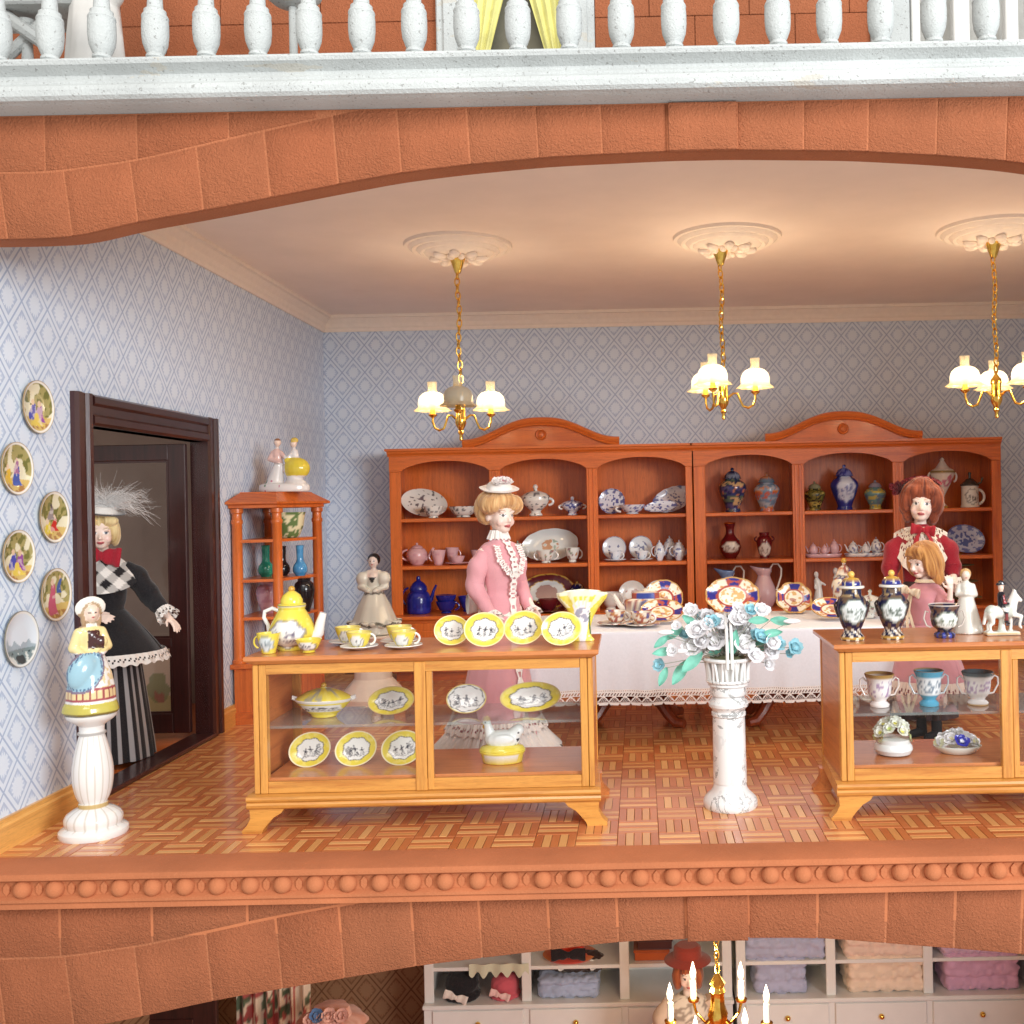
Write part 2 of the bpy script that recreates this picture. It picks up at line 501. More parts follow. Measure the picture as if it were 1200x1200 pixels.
def over(rgb, m, c):
    m = np.asarray(m, dtype=np.float64)[:, None]
    return rgb * (1 - m) + np.array(c) * m
def flat(c):
    return lambda co: fill(co, c)
WHITE = S(228, 226, 222); OFFW = S(226, 224, 216); YEL = S(226, 206, 78); INK = S(66, 64, 74); GOLD = S(196, 150, 60)
COBALT = S(28, 34, 120); NAVY = S(24, 26, 70); SKIN = S(238, 214, 200)

def motif(u, v, seed, n=3):
    """a scratchy print of little gowned figures and bushes, in -1..1; returns ink density"""
    rg = random.Random(seed); m = np.zeros_like(u)
    P = np.stack([u, v, np.zeros_like(u)], 1)
    scr = vn(P, 13.0, seed + 3); scr2 = vn(P, 7.0, seed + 5)
    for k in range(n):
        cx = (k - (n - 1) / 2) * 1.30 / n + rg.uniform(-.07, .07); h = rg.uniform(.55, .95); b = rg.uniform(-.62, -.5)
        w = rg.uniform(.13, .19); lean = rg.uniform(-.15, .15)
        t = (v - b) / h; uu = u - cx - lean * t
        skirt_ = (np.abs(uu) < w * (1.2 - 1.1 * t)) & (t > 0) & (t < .62)
        top = (np.abs(uu) < w * .5) & (t >= .5) & (t < .85)
        head = (uu / (w * .42)) ** 2 + ((v - b - h * .96) / (w * .55)) ** 2 < 1
        arm = (np.abs(t - .68 - uu * rg.uniform(-1.2, 1.2)) < .07) & (np.abs(uu) < w * 1.3)
        d = skirt_ * (.25 + .75 * (scr > .5)) * rg.uniform(.45, 1) + top * (.45 + .5 * (scr > .45)) + head * .75 + arm * .7
        m = np.maximum(m, d.clip(0, 1))
    ground = (np.abs(v + .58 + .08 * np.sin(u * 5 + seed)) < .10) & (np.abs(u) < .85) & (scr > .45)
    m = np.maximum(m, ground * .55)
    side = rg.choice((-1, 1))
    bush = (((u * side - .62) / .22) ** 2 + ((v + .05) / .5) ** 2 < .6 + scr2 * .7) & (scr > .46)
    return np.maximum(m, bush * .6)
def plate_paint(R, sx=1.0, sy=1.0, rim=YEL, ctr=WHITE, rimr=.64, edge=S(236, 226, 190), ink=INK, seed=1, n=3, shapes=None):
    def fn(co):
        x = co[:, 0] / (R * sx); y = co[:, 1] / (R * sy); r = np.sqrt(x * x + y * y)
        th = np.arctan2(y, x)
        rgb = fill(co, rim)
        q = rimr * (1 + .05 * np.sin(th * 8 + seed))
        rgb = over(rgb, (vn(co, 60 / max(R, .05) * .1, seed) > .62) * (r > q) * .25, S(250, 240, 170))
        rgb = over(rgb, r < q, ctr)
        rgb = over(rgb, (np.abs(r - q) < .03) * .7, ink)
        rgb = over(rgb, motif(x / rimr, y / rimr, seed, n) * (r < q * .93), ink)
        rgb = over(rgb, r > .95, edge)
        if shapes: rgb = shapes(rgb, x, y, r)
        return over(rgb, co[:, 2] < -.001, WHITE)
    return fn
def sprig_paint(base, cols, scale, thr, seed=1, zr=None, edge=None, zmax=None):
    def fn(co):
        rgb = fill(co, base)
        a = vn(co, scale * 1.7, seed); c = vn(co, scale * 1.2, seed + 9); n = len(cols)
        for k, cc in enumerate(cols):
            lo, hi = k / n, (k + 1) / n
            cn = np.clip((c - .25) * 2, 0, .999)
            m = (a > thr) & (cn >= lo) & (cn < hi)
            if zr: m &= (co[:, 2] > zr[0]) & (co[:, 2] < zr[1])
            rgb = over(rgb, m * .9, cc)
        if edge and zmax: rgb = over(rgb, co[:, 2] > zmax, edge)
        return rgb
    return fn
def medallion(base, ctr, cz, rw, rh, ink=INK, seed=1, n=3, extra=None, both=True):
    """white reserve with little printed figures on the side of a pot that faces -Y"""
    def fn(co):
        rgb = fill(co, base) if isinstance(base, tuple) else base(co)
        u = co[:, 0] / rw; v = (co[:, 2] - cz) / rh; r = np.sqrt(u * u + v * v)
        f = co[:, 1] < 0.002
        q = 1 + .07 * np.sin(np.arctan2(v, u) * 7)
        rgb = over(rgb, (r < q) & f, ctr)
        rgb = over(rgb, (np.abs(r - q) < .08) * f * .6, ink)
        rgb = over(rgb, motif(u * 1.05, v * 1.05, seed, n) * f * (r < q), ink)
        return extra(rgb, co) if extra else rgb
    return fn

# ================================================================== THE SETTING
YB = 10.10; YF = 4.78; XL = -3.09; XR = 3.98; ZC = 3.50

# ---- parquet floor: a dark bed, and strips laid in basket weave
fl = MB().box(XL - 0.1, XR, YF, YB + 0.05, -0.30, -0.012).build('floor', MAT_PQ_G)
tag(fl, kind='structure', label='basket weave parquet floor of the china shop')
BL = 0.198; SW = BL / 5
sm = {}
for hv in (0, 1):
    for m_i, m_ in enumerate((MAT_PQ_L, MAT_PQ_D)):
        b = MB()
        g = 0.0012
        if hv == 0: b.box(g, BL - g, g, SW - g, -0.014, 0.0, 0.0016)
        else: b.box(g, SW - g, g, BL - g, -0.014, 0.0, 0.0016)
        sm[hv, m_i] = b.mesh('strip', m_, smooth=False)
strips = []
ni = int((XR - XL) / BL) + 1; nj = int((YB - YF) / BL) + 1
off_x = XL - 0.02
for j in range(nj):
    for i in range(ni):
        hv = (i + j) % 2
        for k in range(5):
            x = off_x + i * BL + (k * SW if hv else 0); y = YF + j * BL + (0 if hv else k * SW)
            strips.append((y * 1.0 + abs(x) * 0.02, x, y, hv, k % 2))
vis = [s for s in strips if abs(s[1] + .1) / s[2] * 1200 < 800 and s[1] / s[2] * 1200 < 440 and s[2] < 6.2]
vis.sort(); near = set(id(s) for s in vis[:300])
rest = {0: MB(), 1: MB()}
rgz = random.Random(5)
for s in strips:
    _, x, y, hv, m_ = s
    if id(s) in near:
        inst('parquet_strip', sm[hv, 1 - m_], fl, (x, y, rgz.uniform(-.0006, .0006)))
    else:
        if y + (BL if hv else SW) > YB or x + (SW if hv else BL) > XR: continue
        g = .0012
        rest[1 - m_].box(x + g, x + (SW if hv else BL) - g, y + g, y + (BL if hv else SW) - g, -0.014, rgz.uniform(-.0006, .0006))
for k, m_ in ((0, MAT_PQ_L), (1, MAT_PQ_D)):
    tag(rest[k].build('parquet_strips', m_, fl, smooth=False, recalc=False), kind='stuff')

# ---- papered walls, ceiling, cornice, skirting
DY0, DY1, DZ = 5.75, 7.28, 2.10
bw = MB().box(XL - 0.1, XR + 0.1, YB, YB + 0.1, -0.3, ZC).build('back_wall', MAT_WP_BACK, smooth=False)
tag(bw, kind='structure', label='back wall papered in pale blue trellis print')
lw = MB()
lw.box(XL - 0.1, XL, 4.70, DY0, -0.012, ZC).box(XL - 0.1, XL, DY1, YB, -0.012, ZC).box(XL - 0.1, XL, DY0, DY1, DZ, ZC)
tag(lw.build('side_wall', MAT_WP_LEFT, smooth=False), kind='structure', label='left wall papered in pale blue trellis print')
tag(MB().box(XR, XR + 0.1, 4.70, YB, -0.3, ZC).build('side_wall', MAT_WP_LEFT, smooth=False), kind='structure', label='right wall papered in pale blue trellis print')
tag(MB().box(XL - 2.0, XR + 0.1, 4.71, YB + 0.1, ZC, ZC + 0.026).build('ceiling', MAT_CEIL, smooth=False), kind='structure', label='cream plaster ceiling of the china shop')
cp = [(0, 0), (0.018, 0), (0.022, 0.03), (0.035, 0.045), (0.045, 0.075), (0.075, 0.105), (0.085, 0.12), (0.11, 0.125), (0.115, 0.152), (0, 0.152)]
cz = ZC - 0.152
tag(MB().prism([(YB - a, cz + b) for a, b in cp], XL, XR, 'x').build('cornice', MAT_PLASTER, angle=20), kind='structure')
tag(MB().prism([(XL + a, cz + b) for a, b in cp], 4.70, YB, 'y').build('cornice', MAT_PLASTER, angle=20), kind='structure')
sk = [(0, 0), (0.03, 0), (0.03, 0.12), (0.022, 0.13), (0.02, 0.152), (0, 0.152)]
for a, b in ((4.72, 5.565), (7.465, YB)):
    tag(MB().prism([(XL + p, q) for p, q in sk], a, b, 'y').build('skirting_board', MAT_SKIRT, angle=20), kind='structure')
tag(MB().prism([(YB - p, q) for p, q in sk], XL + .03, XR, 'x').build('skirting_board', MAT_SKIRT_X, angle=20), kind='structure')

# ---- the hall beyond the doorway
tag(MB().box(-5.2, XL - 0.1, 4.7, 8.6, -0.3, -0.004).build('hall_floor', MAT_CHERRY_X, smooth=False), kind='structure')
tag(MB().box(-5.2, XL - 0.1, 8.6, 8.7, -0.3, ZC).build('hall_wall', MAT_GREYW, smooth=False), kind='structure')
tag(MB().box(-5.3, -5.2, 4.7, 8.7, -0.3, ZC).build('hall_wall', MAT_GREYW, smooth=False), kind='structure')

# ---- mahogany doorway with a glazed door open into the hall
t = thing('shop_door', 'dark mahogany door frame in the left wall with glazed door standing open', 'door', (XL, 6.5, 0))
def jamb(y0, y1):
    p = [(-.10, y0), (.025, y0), (.040, y0 + .02), (.040, y0 + .055), (.025, y0 + .07), (.025, y1 - .07), (.040, y1 - .055), (.040, y1 - .02), (.025, y1), (-.10, y1)]
    return p
for (y0, y1) in ((5.57 - 6.5, DY0 - 6.5), (DY1 - 6.5, 7.46 - 6.5)):
    MB().prism(jamb(y0, y1), 0.0, 2.275, 'z').build('door_jamb', MAT_DARK_Z, t, angle=20)
hp = [(-.10, 2.10), (.025, 2.10), (.040, 2.115), (.040, 2.15), (.026, 2.165), (.026, 2.21), (.043, 2.225), (.043, 2.262), (.026, 2.275), (-.10, 2.275)]
MB().prism(hp, 5.565 - 6.5, 7.465 - 6.5, 'x') if False else None
b = MB(); n = len(hp)
b.add([(x, DY0 - 6.5, z) for x, z in hp] + [(x, DY1 - 6.5, z) for x, z in hp], [tuple(range(n)), tuple(range(2 * n - 1, n - 1, -1))] + [(i, i + n, (i + 1) % n + n, (i + 1) % n) for i in range(n)])
b.build('door_head', MAT_DARK_Y, t, angle=20)
MB().box(-.12, .05, DY0 - 6.5, DY1 - 6.5, 0.0, 0.03, .006).build('threshold', MAT_DARK_Y, t)
ly0, ly1 = 0.70, 0.745
lx0, lx1 = -1.06, -0.105
lf = MB()
lf.box(lx0, lx0 + .12, ly0, ly1, .05, 2.085, .005).box(lx1 - .12, lx1, ly0, ly1, .05, 2.085, .005)
lf.box(lx0 + .12, lx1 - .12, ly0 + .001, ly1 - .001, 1.97, 2.084, .005).box(lx0 + .12, lx1 - .12, ly0 + .001, ly1 - .001, .66, .72, .005).box(lx0 + .12, lx1 - .12, ly0 + .001, ly1 - .001, .051, .19, .005)
leaf = lf.build('door_leaf', MAT_DARK_Z, t)
for z0, z1 in ((.72, 1.97), (.19, .66)):
    MB().box(lx0 + .12, lx1 - .12, ly0 + .018, ly0 + .024, z0, z1).build('pane', MAT_GLASS, leaf, smooth=False)
    bd = MB()
    for a in (ly0 + .006,):
        bd.box(lx0 + .12, lx0 + .135, a, a + .012, z0, z1).box(lx1 - .135, lx1 - .12, a, a + .012, z0, z1).box(lx0 + .135, lx1 - .135, a, a + .012, z0, z0 + .014).box(lx0 + .135, lx1 - .135, a, a + .012, z1 - .014, z1)
    bd.build('glazing_bead', MAT_DARK_Z, leaf)
MB().ell((lx0 + .06, ly0 - .03, 1.0), .025).cap((lx0 + .06, ly0 - .03, 1.0), (lx0 + .06, ly0 + .01, 1.0), .008, .008).build('door_knob', MAT_BRASS, leaf)

# a landscape print seen low through the door glass
p = W(186, 800, 8.3)
def landp(co):
    rgb = fill(co, S(236, 214, 190)); u = co[:, 0] / .2; v = co[:, 2] / .28
    k = vn(co, 16, 3)
    rgb = over(rgb, v < -.45 + .2 * k, S(210, 196, 140))
    rgb = over(rgb, ((u / .5) ** 2 + ((v + .2) / .45) ** 2 < .5 + k * .9) * .8, S(150, 160, 110))
    return over(rgb, ((u / .25) ** 2 + ((v + .5) / .3) ** 2 < 1) * (k > .4), S(190, 130, 110))
b = MB().grid(lambda i, j: (-.2 + .4 * i / 30, -.008, -.28 + .56 * j / 40), 30, 40)
t2 = thing('landscape_picture', 'pale landscape picture seen low through the door glass', 'picture', p)
b.build('print', MAT_BISQUE, t2, paint=landp)
MB().box(-.215, .215, -.006, .014, -.295, .295).build('backing', MAT_WHITE, t2)

# ================================================================== FACADE
XM = 0.31                     # the middle of both arches
def curve(pts, D):
    q = sorted((W(a, b, D).x, W(a, b, D).z) for a, b in pts)
    xs = np.array([a for a, _ in q]); zs = np.array([b for _, b in q])
    def f(x):
        if x > XM: x = 2 * XM - x
        return float(np.mean([np.interp(x + d, xs, zs) for d in np.linspace(-.10, .10, 9)]))
    return f
up_in = curve([(-90, 291), (0, 291), (60, 290), (110, 287.5), (167, 273), (267, 255), (400, 229), (475, 215), (552, 205.5), (650, 196.5), (783, 190), (822, 189), (860, 190)], 4.70)
up_ex = curve([(-90, 203), (0, 202.5), (60, 202), (160, 188), (270, 162), (380, 137), (460, 119), (560, 98), (700, 80), (822, 72)], 4.55)
lo_in = curve([(-120, 1212), (0, 1212), (60, 1210), (137, 1198), (256, 1172), (354, 1155), (498, 1131), (599, 1119), (725, 1104), (830, 1100), (845, 1100)], 4.60)
lo_ex = curve([(-120, 1125), (0, 1124), (75, 1122), (180, 1106), (316, 1076), (416, 1058), (560, 1030), (845, 1010)], 4.60)

def facade(name, label, fin, fex, ztop, y0, y1, joints, keyx, keyt, upj, seed):
    t = thing(name, label, 'stone arch', (XM, y0, ztop))
    ox, oy, oz = XM, y0, ztop
    # backing wall: one sheet behind the stones with the joints showing
    xs = np.linspace(-3.22, 2 * XM + 3.22, 140)
    b = MB(); out = [(x - ox, fin(x) + .004 - oz) for x in xs] + [(xs[-1] - ox, 0), (xs[0] - ox, 0)]
    m = len(xs)
    vs = []; fs = []
    for yy in (y0 + .0016 - oy, y1 - oy):
        vs += [(x - ox, yy, fin(x) + .004 - oz) for x in xs] + [(x - ox, yy, -.001) for x in xs]
    for i in range(m - 1):
        fs += [(i, i + 1, m + i + 1, m + i), (2 * m + i, 3 * m + i, 3 * m + i + 1, 2 * m + i + 1), (i, 2 * m + i, 2 * m + i + 1, i + 1)]
    fs += [(0, m, 3 * m, 2 * m), (m - 1, 3 * m - 1, 4 * m - 1, 2 * m - 1)]
    b.add(vs, fs).build('joint_wall', MAT_MORTAR, t, angle=30)
    rg = random.Random(seed)
    def stone(xb0, xb1, xt0, xt1, flo, fhi, yy, name='stone', lab=None):
        g = .0045; N = 7; d = y1 - yy - .02
        bv = .0022
        ring = lambda ins, dep: ([(xb0 + g + ins + (xb1 - xb0 - 2 * g - 2 * ins) * k / N) for k in range(N + 1)], [(xt1 - g - ins - (xt1 - xt0 - 2 * g - 2 * ins) * k / N) for k in range(N + 1)], dep, ins)
        bb = MB(); vs = []
        for ins, dep in ((bv, yy), (0, yy + bv), (0, y0 + .02)):
            lo, hi, dep, ins = ring(ins, dep)
            vs += [(x - ox, dep - oy, flo(x) + g * .3 + ins - oz) for x in lo] + [(x - ox, dep - oy, min(fhi(x), ztop - .002) - g - ins - oz) for x in hi]
        q = 2 * (N + 1); fs = [tuple(range(q))]
        for r in range(2):
            fs += [(r * q + i, (r + 1) * q + i, (r + 1) * q + (i + 1) % q, r * q + (i + 1) % q) for i in range(q)]
        o = bb.add(vs, fs).build(name, MAT_TERRA, t, angle=50)
        if lab: o['label'] = lab
    for a, bq in zip(joints[:-1], joints[1:]):
        sp = .05
        tilt = lambda x: (x - XM) * .012
        ta, tb = a + tilt(a), bq + tilt(bq)
        stone(a, bq, ta, tb, fin, fex, y0 - rg.uniform(0, .002))
    stone(keyx[0], keyx[1], keyx[0] + .0, keyx[1] - .0, lambda x: fin(x) - .004, lambda x: ztop, y0 - keyt - .006, 'keystone', 'keystone standing proud at the crown of the arch')
    for a, bq in zip(upj[:-1], upj[1:]):
        N = 8
        if min(ztop - fex(a), ztop - fex(bq)) < .02: continue
        stone(a, bq, a, bq, lambda x: fex(x) + .004, lambda x: ztop, y0 - rg.uniform(0, .0015))
    return t
def jx(pxs, py, D): return [W(a, py, D).x for a in pxs]
jl = jx([-160, -78, 7, 83, 160, 237, 316, 396, 470, 551, 631, 706, 783], 200, 4.55)
jr = [2 * XM - x for x in reversed(jl)]
key = (jl[-1], jr[0])
uj = jx([-160, -55, 52, 160, 268, 372], 170, 4.55)
ur = [2 * XM - x for x in reversed(uj)]
zt = W(600, 124, 4.55).z
fa = facade('stone_arch', 'upper terracotta stone arch framing the china shop under the white balustrade', up_in, up_ex, zt, 4.55, 4.70, jl + jr, key, .014, uj + [XM] * 0 + ur[1:] if False else uj, 3)
jl2 = jx([-160, -78, 5, 85, 165, 248, 330, 403, 487, 565, 645, 725, 805], 1120, 4.60)
jr2 = [2 * XM - x for x in reversed(jl2)]
uj2 = jx([-160, -40, 70, 178, 290, 400], 1080, 4.60)
fb = facade('stone_arch', 'lower terracotta stone arch below the beaded ledge', lo_in, lo_ex, -.158, 4.60, 4.75, jl2 + jr2, (jl2[-1], jr2[0]), .014, uj2, 8)

# chipped paint spots on the keystone
p = W(822, 137, 4.54)
b = MB()
for k in range(5):
    b.ell((random.Random(k).uniform(-.03, .03), 0, random.Random(k + 9).uniform(-.02, .02)), (.018, .0012, .009), 8, 5)
o = b.build('chip_mark', plain('bare_chip', S(222, 180, 140), 0.9), fa); o.location = p - fa.location; o['label'] = 'pale chipped spot on the keystone'

# ---- ledge with a row of beads, in front of the floor edge
t = thing('beaded_ledge', 'long terracotta ledge with a row of round beads along the floor edge', 'ledge', (XM, 4.6, 0))
lp = [(.178, -.30), (.178, .006), (.10, .010), (-.02, .008), (-.045, .002), (-.058, -.010), (-.058, -.020), (-.045, -.028), (-.030, -.036), (-.026, -.066), (-.032, -.094), (-.048, -.102), (-.056, -.108), (-.056, -.120), (-.046, -.128), (-.050, -.138), (-.050, -.150), (-.030, -.157), (0.0, -.158), (0.0, -.30)]
n = len(lp); b = MB()
b.add([(-3.6, y, z) for y, z in lp] + [(3.6, y, z) for y, z in lp], [tuple(range(n)), tuple(range(2 * n - 1, n - 1, -1))] + [(i, i + n, (i + 1) % n + n, (i + 1) % n) for i in range(n)])
b.build('ledge_moulding', MAT_TERRA_S, t, angle=25)
bm1 = MB().ell((0, 0, 0), (.040, .036, .040), 18, 12).mesh('bead', MAT_TERRA_S)
bm2 = MB().prism([(0, .030), (.014, .012), (.014, -.012), (0, -.030), (-.014, -.012), (-.014, .012)], -.012, .0, 'y').mesh('dart', MAT_TERRA_S, smooth=False)
x0 = W(520, 1034, 4.53).x; st = 38.4 * 4.53 / 1200
for k in range(-17, 22):
    x = x0 + k * st
    inst('bead', bm1, t, (x - XM, -.034, -.066), (0, 0, .01 * (k % 3)))
    inst('dart', bm2, t, (x + st / 2 - XM, -.024, -.066))

# ---- balcony: white stone moulding and balusters
t = thing('balustrade', 'speckled white stone balustrade running along the top', 'balustrade', (XM, 4.45, zt))
zb = zt
H = W(600, 60, 4.40).z - zb
pf = [(0.0, 0), (.0, 0), (-.012, .004), (-.040, .008), (-.055, .022), (-.060, .045), (-.052, .066), (-.036, .078), (-.030, .084), (-.032, .092), (-.014, .110), (-.016, .122), (-.036, .136), (-.066, .150), (-.074, .165), (-.074, H - .006), (-.068, H), (.22, H), (.22, 0)]
pf = [pf[0]] + pf[2:]
n = len(pf); b = MB()
b.add([(-3.7, y, z) for y, z in pf] + [(3.7, y, z) for y, z in pf], [tuple(range(n)), tuple(range(2 * n - 1, n - 1, -1))] + [(i, i + n, (i + 1) % n + n, (i + 1) % n) for i in range(n)])
b.build('base_moulding', MAT_GRANITE, t, angle=25)
bp = [(.050, 0), (.050, .010), (.036, .014), (.033, .024), (.040, .030), (.040, .040), (.034, .046), (.042, .062), (.053, .092), (.057, .130), (.057, .175), (.055, .20), (.057, .204), (.055, .212), (.046, .226), (.047, .236), (.034, .246), (.031, .30), (.030, .36), (.046, .372), (.046, .39), (.038, .40), (.050, .41), (.050, .43)]
bme = MB().lathe(bp, 20).mesh('baluster', MAT_GRANITE, angle=40)
bx0 = W(607, 40, 4.47).x; bs = 60.9 * 4.47 / 1200
for k in range(-11, 13):
    inst('baluster', bme, t, (bx0 + k * bs - XM + .003 * sin(k * 5.1), .02 + .003 * sin(k * 3.3), H + .001), (.006 * sin(k * 2.2), .008 * sin(k * 4.7), k * 1.3), (1 + .02 * sin(k * 3.7), 1 + .02 * sin(k * 3.7), 1))
MB().box(-3.7, 3.7, -.06, .10, H + .431, H + .50, .01).build('handrail', MAT_GRANITE, t)
tag(MB().box(-3.9, 3.9, 4.68, 6.4, ZC + .028, zb + H - .01).build('balcony_floor', MAT_GRANITE, smooth=False), kind='structure')
ZU = zb + H - .01
# ---- upper storey behind the balustrade
yu = 5.62
dx0, dx1 = W(512, 40, yu).x, W(697, 40, yu).x
wx0 = W(1020, 40, yu).x
uw = MB().box(-4.2, dx0, yu + .02, yu + .2, ZU, ZU + 1.2).box(dx1, wx0, yu + .02, yu + .2, ZU, ZU + 1.2).build('upper_wall', MAT_TERRA, smooth=False)
tag(uw, kind='structure', label='terracotta upper storey wall behind the balusters')
zs = [ZU + .002, W(300, 28.5, yu).z, W(300, 28.5, yu).z + .22, ZU + 1.2]
for r in range(3):
    for (a, c) in ((-4.2, dx0), (dx1, wx0)):
        x = a + (0 if r % 2 == 0 else -.25)
        w = .55
        while x < c - .02:
            xa, xb = max(a, x), min(c, x + w)
            if xb - xa > .03:
                MB().box(xa + .0015, xb - .0015, yu, yu + .03, zs[r] + .0015, zs[r + 1] - .0015, .003).build('stone', MAT_TERRA, uw)
            x += w
t = thing('balcony_door', 'white framed balcony door with parted yellow curtains', 'door', ((dx0 + dx1) / 2, yu, ZU))
hw = (dx1 - dx0) / 2; jw = M(33, yu)
for s in (-1, 1):
    a, c = sorted((s * hw, s * (hw - jw)))
    MB().box(a, c, -.03, .10, 0, 1.15, .008).box(a + .04, c - .04, -.045, -.03, 0, 1.15, .006).build('door_jamb', MAT_GRANITE, t)
MB().box(-hw, hw, .16, .18, 0, 1.2).build('interior_shade_panel', plain('painted_room_shade', S(112, 108, 92), 0.8), t, smooth=False)  # flat panel coloured dark to stand for the shade inside the room
MCUR = plain('yellow_curtain_silk', S(214, 208, 130), 0.6, 0.12, 12, sheen=0.3)
for s in (-1, 1):
    def cf(i, j):
        v = j / 12; zz = .05 + v * 1.1
        wide = .03 + .30 * max(0, (v - .12)) ** 1.1
        u = i / 24
        return (s * (hw - jw - u * wide), .05 + .012 * sin(u * 26 + v * 3), zz)
    MB().grid(cf, 24, 12).build('curtain', MCUR, t)
t = thing('french_window', 'white french window at the right end of the upper storey', 'window', (wx0, yu, ZU))
MB().box(0, M(45, yu), -.03, .1, 0, 1.15, .008).build('stone_surround', MAT_GRANITE, t)
fr = MB()
for a, c in ((1068, 1078), (1117, 1136), (1178, 1193), (1240, 1255)):
    xa, xb = W(a, 30, yu).x - wx0, W(c, 30, yu).x - wx0
    fr.box(xa, xb, -.01, .06, 0, 1.15, .006)
fr.build('window_frame', MAT_WHITE, t)
for a, c in ((1078, 1117), (1136, 1178), (1193, 1240)):
    xa, xb = W(a, 30, yu).x - wx0, W(c, 30, yu).x - wx0
    MB().box(xa, xb, .02, .026, 0, 1.15).build('pane', MAT_GLASS, t, smooth=False)
MB().box(M(45, yu), 1.2, .14, .16, 0, 1.2).build('room_behind', plain('grey_upper_room', S(176, 174, 168), 0.8), t, smooth=False)

# white statue and a stone bench end at the left of the balcony
p = W(112, 40, 4.95)
t = thing('garden_statue', 'smooth white draped statue standing behind the balusters', 'statue', (p.x, 4.95, ZU))
b = MB().lathe([(.155, 0), (.16, .03), (.15, .12), (.13, .35), (.11, .55), (.09, .65)], 24, sy=.8, fold=lambda a, k: 1 + .05 * sin(a * 7 + k * 4))
b.cap((0, 0, .6), (0, 0, 1.0), .1, .12).ell((0, 0, 1.2), (.08, .09, .11)).cap((.1, -.02, .55), (.19, -.06, .72), .05, .04).cap((.1, -.08, .04), (.18, -.12, .05), .07, .05).cap((-.1, 0, .95), (-.17, -.05, .7), .05, .04)
blob_obj('statue_body', b, .012, MAT_WHITE, t)
p = W(32, 40, 5.0)
t = thing('stone_bench', 'speckled stone bench end with crossed struts at far left of the balcony', 'bench', (p.x, 5.0, ZU))
inst('leg', bme, t, (0, .0, 0), (0, 0, 0), (.8, .8, 1.1))
MB().tube([(-.14, -.05, .52), (.16, -.05, .30)], .032, 8).build('strut', MAT_GRANITE, t)
MB().tube([(-.10, 0, .30), (.10, -.02, .46)], .028, 8).build('strut', MAT_GRANITE, t)
MB().box(-.3, .3, -.12, .2, .50, .56, .01).build('seat', MAT_GRANITE, t)
p = W(343, 0, 5.1)
t = thing('garden_urn', 'rounded underside of a white bowl peeping over the balusters', 'urn', (p.x, 5.1, ZU))
hz = W(343, 2, 5.1).z - ZU
MB().lathe([(.05, 0), (.05, .02), (.02, .04), (.02, hz - .03)], 20).build('stem', MAT_GRANITE, t)
MB().lathe([(.03, hz - .03), (.10, hz - .005), (.14, hz + .03), (.15, hz + .07), (.14, hz + .075), (.1, hz + .04), (.0, hz + .03)], 28).build('bowl', MAT_GRANITE, t)

